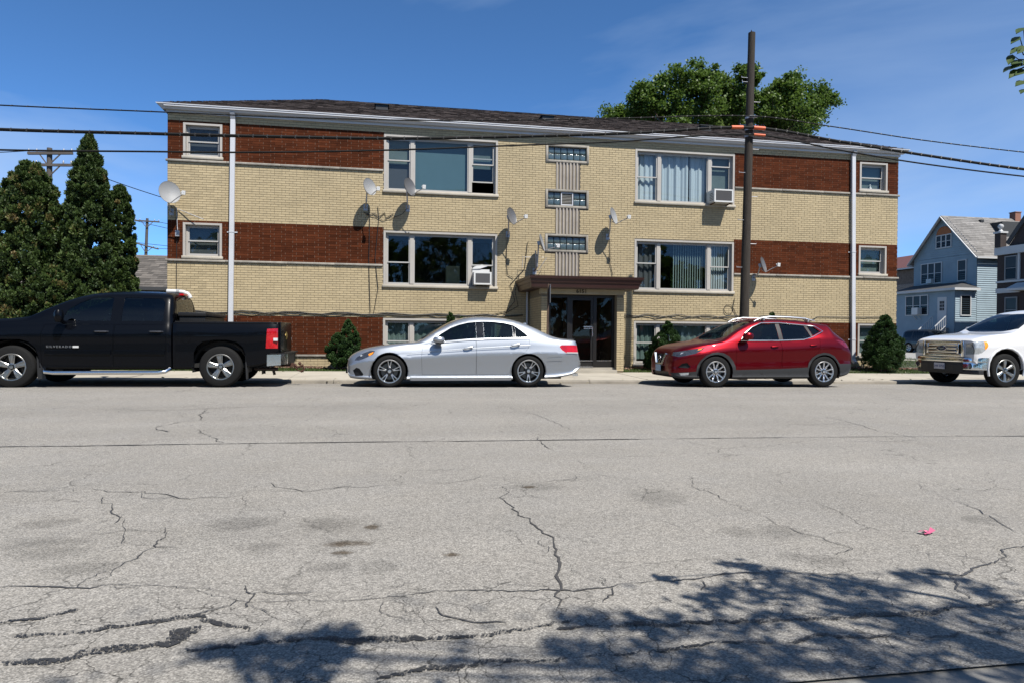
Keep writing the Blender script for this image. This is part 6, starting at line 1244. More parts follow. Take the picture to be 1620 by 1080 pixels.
# ---- red crossover
P_red = paint_mat('deep red paint', (.135, .0008, .0045), .9, .38); P_red.node_tree.nodes['Principled BSDF'].inputs['Coat Weight'].default_value = .35
RT = dict(zs0=0)
c = dict(hw=.918, paint=P_red, ends=(-.93, 3.44), floor=(-.55, 3.1), fz=.2, n=96, edge=.92,
  side=[(0, .95), (.12, .975), (.3, .985), (.42, .975), (.6, .99), (.72, 1.0), (.78, .995), (.88, .965), (1, .92)],
  curves=dict(
    zb=[(-.93, .30), (-.88, .22), (-.6, .19), (0, .19), (2.6, .19), (3.1, .22), (3.3, .27), (3.44, .42)],
    zt=[(-.93, .62), (-.915, .72), (-.87, .80), (-.78, .865), (-.6, .925), (-.3, .98), (0, 1.02), (.17, 1.05), (.3, 1.115), (.55, 1.265), (.8, 1.40), (1.0, 1.485), (1.2, 1.53), (1.5, 1.555), (1.9, 1.55), (2.3, 1.525), (2.6, 1.49), (2.82, 1.455), (2.93, 1.43), (3.0, 1.33), (3.14, 1.19), (3.28, 1.08), (3.37, .98), (3.41, .80), (3.44, .62)],
    zs=[(-.93, .58), (-.915, .66), (-.87, .73), (-.78, .785), (-.6, .845), (-.3, .91), (0, .955), (.3, .99), (.6, 1.01), (1.2, 1.025), (1.9, 1.045), (2.3, 1.08), (2.7, 1.12), (3.0, 1.11), (3.2, 1.05), (3.37, .90), (3.41, .75), (3.44, .58)],
    wm=[(-.93, .52), (-.915, .60), (-.87, .68), (-.75, .77), (-.55, .845), (-.3, .895), (0, .912), (.6, .918), (2.4, .918), (2.9, .90), (3.2, .865), (3.37, .82), (3.44, .74)],
    ws=[(-.93, .48), (-.87, .60), (-.75, .68), (-.55, .76), (-.3, .81), (0, .84), (.6, .86), (1.6, .865), (2.4, .86), (2.9, .83), (3.2, .78), (3.37, .73), (3.44, .66)],
    wr=[(-.93, .38), (-.8, .52), (-.5, .64), (-.1, .72), (.2, .75), (.4, .735), (.8, .66), (1.1, .615), (1.6, .605), (2.4, .59), (2.8, .57), (3.0, .60), (3.2, .64), (3.37, .62), (3.44, .56)]),
  arches=[(0, .335, .40), (2.647, .335, .40)],
  regions=[R_('arch', circle(0, .335, .40), drop=1, rim=.05), R_('arch', circle(2.647, .335, .40), drop=1, rim=.05),
    R_('cladding', [(-.45, .36), (-.43, .48), (-.36, .60), (-.25, .70), (-.1, .77), (.03, .785), (.17, .765), (.30, .70), (.40, .60), (.455, .48), (.47, .395), (1.6, .42), (2.22, .45), (2.25, .55), (2.34, .67), (2.46, .745), (2.62, .785), (2.76, .77), (2.90, .71), (3.0, .60), (3.05, .53), (3.42, .53), (3.42, .10), (2.0, .10), (0, .10), (-.45, .1)], M_grey, sink=-.008, thick=.02),
    R_('door', [(.475, .42), (1.585, .44), (1.585, .90), (1.555, 1.035), (.56, 1.015), (.475, .96)], P_red, gap=.004, key='fd'),
    R_('door', [(1.592, .44), (2.20, .462), (2.235, .56), (2.33, .685), (2.45, .76), (2.53, .86), (2.545, 1.0), (2.545, 1.085), (2.16, 1.062), (1.562, 1.038), (1.592, .90)], P_red, gap=.004, key='rd'),
    R_('side_window', [(.60, 1.05), (1.54, 1.055), (1.54, 1.43), (1.19, 1.43), (.93, 1.335), (.74, 1.21)], M_cglass, sink=.006),
    R_('window_pillar', [(1.541, 1.055), (1.64, 1.06), (1.64, 1.435), (1.541, 1.43)], M_black, sink=.003),
    R_('side_window', [(1.641, 1.06), (2.16, 1.08), (2.34, 1.13), (2.25, 1.395), (1.9, 1.42), (1.641, 1.435)], M_cglass, sink=.006),
    R_('window_pillar', [(2.341, 1.13), (2.39, 1.15), (2.33, 1.385), (2.251, 1.395)], M_black, sink=.003),
    R_('side_window', [(2.391, 1.152), (2.62, 1.25), (2.50, 1.355), (2.331, 1.385)], M_cglass, sink=.006),
    R_('windshield', [(.14, .01), (.20, -.4), (.34, -.69), (1.06, -.55), (.97, -.3), (.94, .01)], M_wsc, axis='top', filt=lambda v: v.z > 1.0, sink=.004),
    R_('rear_window', [(2.96, .01), (2.96, -.4), (2.97, -.52), (3.16, -.6), (3.2, -.3), (3.2, .01)], M_cglass, axis='top', filt=lambda v: v.z > 1.1, sink=.004),
    R_('headlight', [(-.90, .70), (-.86, .775), (-.55, .84), (-.25, .885), (-.20, .89), (-.36, .80), (-.47, .75), (-.80, .675)], M_lampd, sink=.003, key='hl'),
    R_('taillight', [(2.95, 1.07), (3.07, 1.07), (3.27, 1.01), (3.42, .96), (3.42, .89), (3.2, .90), (3.05, 1.01)], M_red_d, sink=.002),
    R_('fog_intake', [(-.82, .44), (-.74, .53), (-.64, .55), (-.56, .46), (-.62, .43)], M_black, sink=.03),
    R_('fog_light', [(-.80, .32), (-.60, .335), (-.61, .28), (-.76, .27)], M_clear, sink=-.004),
    R_('bumper_cladding', [(-.98, .16), (-.451, .16), (-.451, .36), (-.58, .345), (-.82, .33), (-.98, .31)], M_grey, sink=-.006, thick=.02),
    R_('grille', [(-.36, .735), (-.18, .47), (.01, .47), (.01, .735)], M_black, axis='front', filt=lambda v: v.x < -.7, sink=.03),
    R_('lower_intake', [(-.50, .20), (.01, .20), (.01, .34), (-.46, .34)], M_black, axis='front', filt=lambda v: v.x < -.6, sink=.03)])
car, bo, nm = make_car(c, 'crossover', 'deep red crossover with silver roof rails parked before the wooden pole', 'car', 'cars parked along the kerb')
def patch3(q, s, pts, yf, th=.004):                               # a small lens lying on the flank: yf(x) gives the half width
    n = len(pts); q.add([(x, s*(yf(x, z)+th), z) for x, z in pts]+[(x, s*(yf(x, z)-.08), z) for x, z in pts], [tuple(range(n))]+[(i, (i+1) % n, n+(i+1) % n, n+i) for i in range(n)])
yfr = lambda x, z: np.interp(x, [-.8, -.6, -.45, -.3, -.15], [.70, .79, .845, .875, .89])-.25*max(0, z-.72)
both(lambda q, s: patch3(q, s, [(-.465, .762), (-.385, .852), (-.305, .87), (-.375, .795)], yfr), 'turn_signal', M_amber, car, smooth=False)
for pts in ([(-.78, .715), (-.70, .715), (-.66, .775), (-.74, .77)], [(-.60, .745), (-.53, .75), (-.49, .81), (-.56, .80)]): both(lambda q, s: patch3(q, s, pts, yfr), 'headlamp', M_clear, car, smooth=False)
handle_on(nm['fd'], 1.40, .915, P_red, L_=.19, yw=.905, tilt=.005); handle_on(nm['rd'], 2.36, .95, P_red, L_=.19, yw=.895, tilt=.005)
both(lambda q, s: mirror(q, s, .70, 1.01, 1.135, .25, .155), 'mirror', P_red, car)
both(lambda q, s: q.tube([(.60, s*.866, 1.04), (1.5, s*.872, 1.046), (2.15, s*.864, 1.072), (2.38, s*.845, 1.13), (2.66, s*.80, 1.262), (2.52, s*.70, 1.372), (2.3, s*.675, 1.395), (1.64, s*.665, 1.447), (1.19, s*.69, 1.44), (.93, s*.75, 1.34), (.72, s*.81, 1.2), (.60, s*.866, 1.04)], .011, 6), 'window_trim', M_chr, car)
both(lambda q, s: (q.tube([(1.06, s*.60, 1.475), (1.2, s*.60, 1.545), (1.45, s*.60, 1.585), (1.95, s*.595, 1.58), (2.35, s*.585, 1.555), (2.6, s*.575, 1.50)], [.012, .018, .018, .018, .018, .012], 8), q.bar((1.28, s*.6, 1.50), (1.28, s*.6, 1.56), .12, .03), q.bar((2.4, s*.58, 1.48), (2.4, s*.58, 1.54), .12, .03)), 'roof_rail', M('satin rail', (.72, .73, .74), .3, .9), car)
q = MB()
for s in (-1, 1): q.bar((-.925, s*.33, .735), (-.955, s*.16, .50), .05, .06)
q.bar((-.955, -.17, .495), (-.955, .17, .495), .05, .06); q.build('grille_trim', M_chr, car)
q = MB(); q.lathe([(.075, 0), (.075, .012), (.06, .012)], 20, Matrix.Translation((-.95, 0, .62)) @ Matrix.Rotation(-math.pi/2, 4, 'Y')); q.box(-.958, -.955, -.085, .085, .608, .632); q.build('grille_badge', M_chr, car)
q = MB(); q.box(-.985, -.965, -.155, .155, .33, .49); lp = q.build('license_plate', M_black, car); q = MB(); q.box(-.99, -.986, -.148, .148, .337, .483); q.build('plate_face', M('pale blue plate', (.42, .58, .72), .5, var=.3, vs=16), lp)
q = MB(); q.add([(2.80, -.5, 1.452), (3.04, -.48, 1.435), (3.04, .48, 1.435), (2.80, .5, 1.452), (3.04, -.48, 1.405), (3.04, .48, 1.405), (2.9, -.5, 1.40), (2.9, .5, 1.40)], [(0, 1, 2, 3), (1, 4, 5, 2), (4, 6, 7, 5), (0, 6, 4, 1), (3, 2, 5, 7)]); q.build('spoiler', P_red, car)
q = MB(); q.tube([(2.7, 0, 1.49), (2.78, 0, 1.55)], .008, 6); q.build('antenna', M_black, car)
seats(car, ((1.25, .50), (2.1, .52)), 1.5, (.85, .98, 0), dash=(.4, .78, 1.0))
for x in (0, 2.647):
    for s in (-1, 1):
        w = wheel(car, x, -.79, .352, .228, .225, 'ten', yaw=math.pi/2 if x == 0 else 1.25)
        if s == 1: w.matrix_basis = Matrix.Diagonal((1, -1, 1, 1)) @ w.matrix_basis
car.location = (7.11, 14.93, g(8.4))
# ---- black pickup (local x from the rear axle)
P_blk = paint_mat('blue-black paint', (.0012, .0016, .0028), .0, .3); P_blk.node_tree.nodes['Principled BSDF'].inputs['Specular IOR Level'].default_value = .1; P_blk.node_tree.nodes['Principled BSDF'].inputs['Coat Weight'].default_value = .18
c = dict(hw=1.015, paint=P_blk, ends=(-4.72, -.90), floor=(-4.4, .9), fz=.38, n=90, edge=.90,
  side=[(0, .965), (.1, .98), (.3, .99), (.5, .992), (.62, .995), (.72, 1.0), (.85, .985), (1, .945)],
  curves=dict(
    zb=[(-4.72, .42), (-4.6, .36), (-4.2, .35), (-3.2, .34), (-.9, .34)],
    zt=[(-4.72, 1.02), (-4.70, 1.12), (-4.6, 1.19), (-4.2, 1.265), (-3.6, 1.315), (-3.42, 1.345), (-3.3, 1.41), (-3.05, 1.56), (-2.8, 1.69), (-2.55, 1.785), (-2.3, 1.835), (-2.0, 1.86), (-1.5, 1.865), (-1.1, 1.85), (-.98, 1.82), (-.94, 1.76), (-.90, 1.62)],
    zs=[(-4.72, .98), (-4.70, 1.05), (-4.6, 1.10), (-4.2, 1.16), (-3.6, 1.195), (-3.2, 1.205), (-2, 1.215), (-1, 1.225), (-.90, 1.20)],
    wm=[(-4.72, .90), (-4.68, .94), (-4.5, .985), (-4.1, 1.01), (-3.4, 1.01), (-2.5, 1.005), (-1.05, 1.005), (-.95, .995), (-.90, .97)],
    ws=[(-4.72, .84), (-4.6, .88), (-4.2, .925), (-3.4, .935), (-2.4, .93), (-1.05, .93), (-.95, .92), (-.90, .89)],
    wr=[(-4.72, .74), (-4.5, .80), (-4.0, .84), (-3.5, .85), (-3.2, .82), (-2.8, .745), (-2.4, .70), (-1.9, .69), (-1.05, .69), (-.95, .675), (-.9, .64)]),
  arches=[(-3.645, .385, .49), (0, .385, .49)],
  regions=[R_('arch', [(-4.12, .2), (-4.11, .62), (-4.05, .78), (-3.94, .87), (-3.80, .905), (-3.50, .905), (-3.35, .86), (-3.24, .75), (-3.19, .6), (-3.17, .2)], drop=1, rim=.05),
    R_('door', [(-3.14, .42), (-1.93, .40), (-1.91, 1.19), (-2.86, 1.19), (-3.10, 1.18), (-3.15, 1.0)], P_blk, gap=.004, key='fd'),
    R_('door', [(-1.915, .40), (-.985, .40), (-.985, 1.20), (-1.895, 1.19)], P_blk, gap=.004, key='rd'),
    R_('side_window', [(-2.84, 1.255), (-1.985, 1.26), (-1.985, 1.70), (-2.10, 1.715), (-2.34, 1.70), (-2.56, 1.60), (-2.74, 1.47)], M_cglass, sink=.006),
    R_('side_window', [(-1.80, 1.26), (-1.06, 1.265), (-1.06, 1.62), (-1.12, 1.70), (-1.77, 1.715), (-1.80, 1.69)], M_dkglass := glass_mat('privacy glass', (.12, .14, .17), .6), sink=.006),
    R_('windshield', [(-3.44, .01), (-3.40, -.4), (-3.25, -.77), (-2.45, -.63), (-2.55, -.3), (-2.58, .01)], M_wsc, axis='top', filt=lambda v: v.z > 1.3, sink=.004),
    R_('headlight', [(-4.72, .82), (-4.72, 1.03), (-4.42, 1.06), (-4.38, .98), (-4.45, .82)], M_clear, sink=.003),
    R_('rear_window', [(-.60, 1.30), (.01, 1.30), (.01, 1.74), (-.55, 1.74), (-.59, 1.70)], M_cglass, axis='rear', filt=lambda v: v.x > -1.1, sink=.006),
    R_('grille', [(-.70, .62), (.01, .62), (.01, 1.0), (-.70, 1.0)], M_black, axis='front', filt=lambda v: v.x < -4.6, sink=.02)])
car, bo, nm = make_car(c, 'pickup_truck', 'blue-black crew cab pickup with open bed and white roof tube, below the evergreens', 'pickup truck', 'cars parked along the kerb')
# bed: outer flanks from the same kind of shell, open on top
cb = dict(hw=1.015, paint=P_blk, ends=(-.865, 1.055), n=44, edge=.98, side=c['side'], curves=dict(
    zb=[(-.865, .34), (.4, .36), (.8, .42), (1.055, .56)], zt=[(-.865, 1.245), (.2, 1.25), (1.055, 1.265)], zs=[(-.865, 1.215), (.2, 1.22), (1.055, 1.23)],
    wm=[(-.865, .99), (-.8, 1.008), (.5, 1.008), (.9, .985), (1.03, .955), (1.055, .93)], ws=[(-.865, .955), (-.8, .965), (.5, .965), (.9, .945), (1.055, .905)], wr=[(-.865, .93), (.5, .93), (.9, .91), (1.055, .875)]))
bm = loft_half(cb)
for poly in ([(-.49, .2), (-.485, .66), (-.43, .79), (-.32, .88), (-.12, .915), (.12, .915), (.30, .875), (.41, .78), (.46, .64), (.47, .2)],): carve(bm, poly, 'side', lambda v: v.y < -.3, .05).free()
carve(bm, [(-.80, .01), (-.80, -.80), (1.0, -.80), (1.0, .01)], 'top', lambda v: v.z > 1.1, .02).free()
tl = carve(bm, [(.86, 1.13), (1.2, 1.15), (1.2, .755), (.835, .755)], 'side', lambda v: v.y < -.5, .02); bed = finish(bm, 'bed', P_blk, car)[0]; tls = finish(panel(tl, 0, .0, 'side'), 'taillight', M_red_l, car, 'two')
q = MB()
for y0, y1 in ((-.80, -.79), (.79, .80)): q.box(-.80, 1.0, y0, y1, .72, 1.24)
q.box(-.80, 1.0, -.789, .789, .70, .72); q.box(-.81, -.80, -.80, .80, .70, 1.24); q.box(1.0, 1.01, -.80, .80, .70, 1.24); q.build('bed_liner', M_black, bed)
both(lambda q, s: q.box(-.84, 1.03, s*.87-.065, s*.87+.065, 1.246, 1.266), 'bed_rail_cap', M_black, bed, smooth=False)
tg = soft_box(1.045, 1.085, -.76, .76, .64, 1.27, .015); tgo = put(tg, 'tailgate', P_blk, car)
q = MB(); b_ = [(-.13, 0), (-.10, .04), (-.05, .04), (-.05, .075), (.05, .075), (.05, .04), (.10, .04), (.13, 0), (.10, -.04), (.05, -.04), (.05, -.075), (-.05, -.075), (-.05, -.04), (-.10, -.04)]
q.prism([(a, 1.0+b) for a, b in b_], 1.086, 1.095, ax='yz'); q.build('emblem', M('gold emblem', (.45, .33, .12), .3, .8), tgo)
q = MB(); q.box(1.086, 1.09, -.70, -.45, .69, .715); q.build('badge_lettering', M_chr, tgo)
both(lambda q, s: q.box(.98, 1.06, s*.955-.035, s*.955+.012, .90, .955), 'reverse_light', M('clear lens', (.75, .75, .75), .15), car, smooth=False)
rb = empty('rear_bumper', (1.1, 0, .5), parent=car)
both(lambda q, s: q.add([(.86, s*.985, .41), (1.12, s*.97, .43), (1.20, s*.80, .44), (1.20, s*.52, .44), (.86, s*.985, .635), (1.12, s*.97, .64), (1.20, s*.80, .64), (1.20, s*.52, .64)], [(0, 1, 5, 4), (1, 2, 6, 5), (2, 3, 7, 6)]), 'chrome_corner', M_chr, rb, smooth=True)
q = MB(); q.box(.9, 1.2, -.97, .97, .641, .665); q.box(1.0, 1.19, -.5199, .5199, .42, .64); q.build('step_pad', M_black, rb)
q = MB(); q.box(.7, 1.25, -.05, .05, .36, .43); q.tube([(1.25, 0, .40), (1.32, .0, .34), (1.42, 0, .38), (1.45, 0, .30), (1.38, 0, .24)], [.03, .025, .03, .022, .02], 8); q.ball((1.36, 0, .42), .035); q.tube([(1.2, .12, .38), (1.3, .2, .26), (1.42, .1, .24)], .014, 6); q.build('tow_hitch', M('rusty hitch', (.09, .04, .025), .8, .3, var=.4, vs=20), car)
q = MB(); q.tube([(.55, -.5, .33), (1.0, -.55, .33)], .035, 10); q.bar((.85, -.3, .38), (.9, -.3, .2), .04, .05); q.build('tailpipe', M('dull exhaust', (.06, .045, .04), .6, .5), car)
tb = empty('tool_box', (-.55, 0, 1.3), 'black ribbed tool box across the front of the pickup bed', 'tool box')
put(soft_box(-.80, -.33, -.80, .80, 1.12, 1.36, .012), 'case', M_black, tb); put(soft_box(-.82, -.31, -.83, .83, 1.362, 1.44, .012), 'lid', M_black, tb)
q = MB()
for i in range(14): q.box(-.79+.033*i, -.778+.033*i, -.806, -.801, 1.27, 1.35)
q.build('rib', M_black, tb, kind='stuff')
rt = empty('white_tube', (-1.0, .3, 1.9), 'curved white plastic tube lying across the black pickup cab roof', 'pipe')
q = MB(); q.tube([(-1.34, .25, 1.90), (-1.12, .25, 1.895), (-1.02, .25, 1.885), (-.94, .25, 1.855), (-.90, .25, 1.81), (-.885, .25, 1.765)], .045, 12); q.build('tube', M_lnb, rt, smooth=True); q = MB(); q.lathe([(.052, -.03), (.052, .03)], 12, Matrix.Translation((-1.12, .25, 1.895)) @ Matrix.Rotation(math.pi/2, 4, 'Y')); q.build('coupling', M('grey coupling', (.35, .35, .35), .5), rt, smooth=True)
q = MB(); q.box(-.99, -.90, -.15, .15, 1.80, 1.835); q.build('brake_light', M_red_l, car)
handle_on(nm['fd'], -2.12, 1.055, M_blkh := M('chrome black handle', (.10, .10, .105), .25, .8), L_=.25, yw=1.0, tilt=.0); handle_on(nm['rd'], -1.16, 1.06, M_blkh, L_=.25, yw=1.0, tilt=.0)
both(lambda q, s: (mirror(q, s, -2.77, 1.16, 1.335, .16, .235, .2),), 'mirror', P_blk, car)
for i, (a, b) in enumerate(((-3.08, -1.95), (-1.90, -1.0))):
    for k, s in enumerate((-1, 1)): q = MB(); q.add([(a, s*1.006, .62), (b, s*1.006, .62), (b, s*1.02, .635), (a, s*1.02, .635), (b, s*1.02, .70), (a, s*1.02, .70), (b, s*1.006, .712), (a, s*1.006, .712)], [(0, 1, 2, 3), (3, 2, 4, 5), (5, 4, 6, 7)]); q.build('door_molding', P_blk, (nm['fd'], nm['rd'])[i][k])
both(lambda q, s: q.tube([(-3.1, s*.97, .36), (-3.04, s*1.07, .31), (-2.9, s*1.09, .295), (-1.1, s*1.09, .295), (-.98, s*1.07, .31), (-.92, s*.97, .36)], .038, 12), 'step_bar', M_chr, car)
both(lambda q, s: (q.add([(-3.22, s*.99, .60), (-3.10, s*.99, .34), (-3.06, s*.98, .17), (-3.22, s*.95, .17), (-3.22, s*.70, .17), (-3.22, s*.70, .6)], [(0, 1, 2, 3), (0, 3, 4, 5)])), 'mud_flap', M_grey, car, smooth=False); both(lambda q, s: (q.add([(.455, s*.99, .62), (.50, s*.985, .34), (.505, s*.98, .15), (.47, s*.97, .15), (.47, s*.70, .15), (.45, s*.70, .6)], [(0, 1, 2, 3), (0, 3, 4, 5)])), 'mud_flap', M_grey, car, smooth=False)
tm = text_mesh('SILVERADO', .055, M('dull chrome letters', (.30, .30, .31), .3, .8), .004, 'LEFT', 1.5, 'lettering', 1.1); o = link('lettering', tm, nm['fd'][0]); o.matrix_basis = Matrix.Translation((-3.05, -1.012, .77)) @ Matrix.Rotation(math.pi/2, 4, 'X')
q = MB(); q.box(-2.60, -2.50, -1.019, -1.006, .752, .79); q.build('badge', M_lnb, nm['fd'][0])
both(lambda q, s: q.lathe([(.085, 0), (.083, .004)], 24, Matrix.Translation((-.62, s*1.003, .93)) @ Matrix.Rotation(-s*math.pi/2, 4, 'X')), 'fuel_door', P_blk, bed)
q = MB(); q.box(-4.80, -4.70, -.95, .95, .48, .74); q.box(-4.74, -4.715, -.72, .72, .84, .9); o = q.build('front_bumper', M_chr, car); o.data = bevel_mesh(o.data, .03, 2)
q = MB()
for s in (-1, 1): a = arch_liner(car, 0, .385, .52, s*.985, s*.6); q.add(a.v, a.f)
q.build('bed_wheel_well', M_liner, car, kind='stuff')
seats(car, ((-2.2, .78), (-1.35, .80)), 1.75, (-2.62, 1.24, 0), dash=(-3.1, -2.72, 1.26))
q = MB(); q.add([(-1.62, -.35, 1.55), (-1.38, -.34, 1.57), (-1.42, -.33, 1.35), (-1.50, -.35, 1.28), (-1.55, -.35, 1.40)], [(0, 1, 2, 3, 4)]); q.build('blue_bag', M('blue bag', (.05, .22, .6), .6), label='bright blue bag hanging behind the rear side window of the black pickup', cat='bag').location = (-3.22, 15.0, g(-4))
for x in (-3.645, 0):
    for s in (-1, 1):
        w = wheel(car, x, -.865, .395, .245, .27, 'wide', yaw=math.pi/2 if x else math.pi/2+.1)
        if s == 1: w.matrix_basis = Matrix.Diagonal((1, -1, 1, 1)) @ w.matrix_basis
for o in (car, tb, rt): o.location = Vector(o.location)+Vector((-3.22, 15.02, g(-4)))
# ---- white pickup, cut by the frame
P_wht = paint_mat('white paint', (.56, .56, .565), .0, .3)
c = dict(hw=1.0, paint=P_wht, ends=(-.92, 3.0), floor=(-.6, 4.6), fz=.4, n=84, edge=.90,
  side=[(0, .965), (.1, .98), (.3, .99), (.5, .992), (.7, 1.0), (.85, .985), (1, .945)],
  curves=dict(
    zb=[(-.92, .60), (-.8, .50), (-.4, .42), (3.0, .40)],
    zt=[(-.92, 1.02), (-.91, 1.10), (-.85, 1.145), (-.6, 1.205), (-.1, 1.275), (.3, 1.32), (.42, 1.35), (.55, 1.43), (.8, 1.585), (1.05, 1.725), (1.25, 1.815), (1.45, 1.875), (1.7, 1.905), (2.5, 1.915), (3.0, 1.90)],
    zs=[(-.92, .99), (-.91, 1.05), (-.85, 1.085), (-.6, 1.13), (-.1, 1.185), (.4, 1.215), (1, 1.23), (3.0, 1.24)],
    wm=[(-.92, .93), (-.86, .955), (-.6, .985), (0, 1.0), (1, .998), (3.0, .998)], ws=[(-.92, .88), (-.8, .91), (-.4, .93), (.4, .94), (3.0, .93)],
    wr=[(-.92, .80), (-.6, .83), (.2, .86), (.5, .83), (.9, .755), (1.3, .71), (1.8, .70), (3.0, .70)]),
  arches=[(0, .405, .50)],
  regions=[R_('arch', circle(0, .44, .49), drop=1, rim=.05),
    R_('door', [(.72, .45), (1.95, .45), (1.95, 1.20), (.9, 1.19), (.72, 1.15)], P_wht, gap=.004, key='fd'),
    R_('door', [(1.957, .45), (2.9, .45), (2.9, 1.21), (1.957, 1.20)], P_wht, gap=.004, key='rd'),
    R_('side_window', [(.98, 1.27), (1.93, 1.275), (1.93, 1.75), (1.55, 1.755), (1.28, 1.63)], M_cglass, sink=.006), R_('side_window', [(2.0, 1.275), (2.8, 1.28), (2.8, 1.70), (2.72, 1.76), (2.0, 1.755)], M_cglass, sink=.006),
    R_('windshield', [(.33, .01), (.38, -.45), (.55, -.78), (1.36, -.64), (1.22, -.3), (1.18, .01)], M_cglass, axis='top', filt=lambda v: v.z > 1.3, sink=.004),
    R_('headlight_side', [(-.93, 1.09), (-.93, .80), (-.72, .82), (-.60, .90), (-.50, 1.0), (-.52, 1.09), (-.70, 1.105)], M_clear, sink=.002),
    R_('turn_signal', [(-.61, 1.10), (-.52, 1.09), (-.50, 1.0), (-.57, .925), (-.63, .905)], M_amber, sink=.0),
    R_('headlight', [(-.96, .80), (-.66, .78), (-.66, 1.05), (-.93, 1.075)], M_clear, axis='front', filt=lambda v: v.x < -.7, sink=.012, two=1)])
c['regions'][7], c['regions'][6] = c['regions'][6], c['regions'][7]
car, bo, nm = make_car(c, 'pickup_truck', 'white pickup with chrome grille and bumper, cut off by the frame edge', 'pickup truck', 'cars parked along the kerb')
cb = dict(hw=1.0, ends=(3.03, 4.98), n=24, edge=.98, side=c['side'], curves=dict(zb=[(3.03, .42), (4.98, .55)], zt=[(3.03, 1.32), (4.98, 1.34)], zs=[(3.03, 1.28), (4.98, 1.30)], wm=[(3.03, .998), (4.98, .97)], ws=[(3.03, .96), (4.98, .94)], wr=[(3.03, .93), (4.98, .9)]))
bm = loft_half(cb); carve(bm, circle(3.68, .44, .49), 'side', lambda v: v.y < -.3, .05).free(); finish(bm, 'bed', P_wht, car)
q = MB(); ring(q, -.64, .64, .72, 1.10, .075, 0, .06); gr = MB(); gr.add([(-.985+y*1+abs(x)**2*.06, x, z+(.035*(.64-abs(x)))) for x, y, z in q.v], q.f); grl = gr.build('grille', M_chr, car); grl.data = bevel_mesh(grl.data, .012, 2)
q = MB(); q.box(-.935, -.925, -.57, .57, .79, 1.05); q.build('grille_back', M_black, grl)
q = MB()
for z in (.845, .925, 1.005): q.box(-.985, -.936, -.44, .44, z-.026, z+.026)
for s in (-1, 1): q.box(-.98, -.937, s*.475-.03, s*.475+.03, .80, 1.05)
o = q.build('grille_bar', M_chr, grl); o.data = bevel_mesh(o.data, .012, 2)
q = MB(); T = Matrix.Translation((-.99, 0, .925)) @ Matrix.Rotation(-math.pi/2, 4, 'Y') @ Matrix.Diagonal((.40, 1, 1, 1)); q.lathe([(.165, -.03), (.165, .008), (.15, .012)], 32, T); q.lathe([(.15, .011), (.14, .016), (.001, .018)], 32, T, m=1); q.build('emblem', [M_chr, M('deep blue enamel', (.012, .02, .08), .2)], grl, smooth=True)
tm = text_mesh('Ford', .085, M_chr, .002); o = link('lettering', tm, grl); o.matrix_basis = Matrix.Translation((-1.009, 0, .925)) @ Matrix.Rotation(-math.pi/2, 4, 'Z') @ Matrix.Rotation(math.pi/2, 4, 'X')
fb = empty('front_bumper', (-1, 0, .55), parent=car)
def bump(q, z0, z1, pts, th=.02):
    n = len(pts); vs = [(x, y, z) for z in (z0, (z0*.3+z1*.7), z1) for x, y in pts]; vs = [(x+(.018 if z == z1 else (.012 if z == z0 else 0)), y, z) for x, y, z in vs]; q.add(vs, [(j*n+i, j*n+i+1, (j+1)*n+i+1, (j+1)*n+i) for j in range(2) for i in range(n-1)])
BPT = [(-.50, -.99), (-.70, -.985), (-.82, -.955), (-.93, -.85), (-1.0, -.66), (-1.035, -.4), (-1.045, 0), (-1.035, .4), (-1.0, .66), (-.93, .85), (-.82, .955), (-.70, .985), (-.50, .99)]
q = MB(); bump(q, .60, .71, BPT); bump(q, .42, .599, BPT[:5]); bump(q, .42, .599, BPT[8:]); q.build('chrome_bar', M_chr, fb, smooth=True)
q = MB(); bump(q, .36, .599, [(x-.004, y) for x, y in BPT[4:9]]); bump(q, .31, .415, [(x+.03, y) for x, y in BPT[1:12]]); q.add([(x+.02, y, .712) for x, y in BPT]+[(-.5, .9, .713), (-.5, -.9, .713)], [tuple(range(15))]); q.build('valance', M_grey, fb)
both(lambda q, s: q.lathe([(.075, -.02), (.06, .012), (.001, .014)], 20, Matrix.Translation((-.945, s*.80, .51)) @ Matrix.Rotation(math.radians(-90+(-s*-35)), 4, 'Z') @ Matrix.Rotation(math.pi/2, 4, 'X')), 'fog_light', M_lampd, fb)
q = MB(); q.box(-1.072, -1.05, -.16, .16, .41, .56); lp = q.build('license_plate', M('white plate', (.62, .62, .66), .5, var=.1, vs=14), fb); tm = text_mesh('144 2752', .085, M('plate blue', (.12, .14, .28), .5), .002); o = link('lettering', tm, lp); o.matrix_basis = Matrix.Translation((-1.074, 0, .48)) @ Matrix.Rotation(-math.pi/2, 4, 'Z') @ Matrix.Rotation(math.pi/2, 4, 'X')
both(lambda q, s: q.tube([(math.cos(a*math.pi/10)*.515, s*(1.0-.012), .44+math.sin(a*math.pi/10)*.515) for a in range(-1, 12)], .028, 8), 'wheel_flare', P_wht, car)
tm = text_mesh('F-150', .12, M('blue grey badge', (.18, .20, .26), .3, .6), .004, 'LEFT', 1.0, 'lettering', 1.1); o = link('lettering', tm, car); o.matrix_basis = Matrix.Translation((.66, -1.002, 1.06)) @ Matrix.Rotation(math.pi/2, 4, 'X')
q = MB(); q.bar((.53, -1.004, 1.06), (.66, -1.004, 1.06), .008, .014); q.build('badge_bar', M_chr, car)
both(lambda q, s: (mirror(q, s, 1.02, 1.16, 1.36, .15, .22, .2),), 'mirror', P_wht, car)
both(lambda q, s: q.tube([(.40, s*.35, 1.335), (.50, s*.1, 1.37)], .008, 5), 'wiper', M_black, car); q = MB(); q.box(.45, .62, -.75, .75, 1.335, 1.345); q.build('cowl', M_black, car)
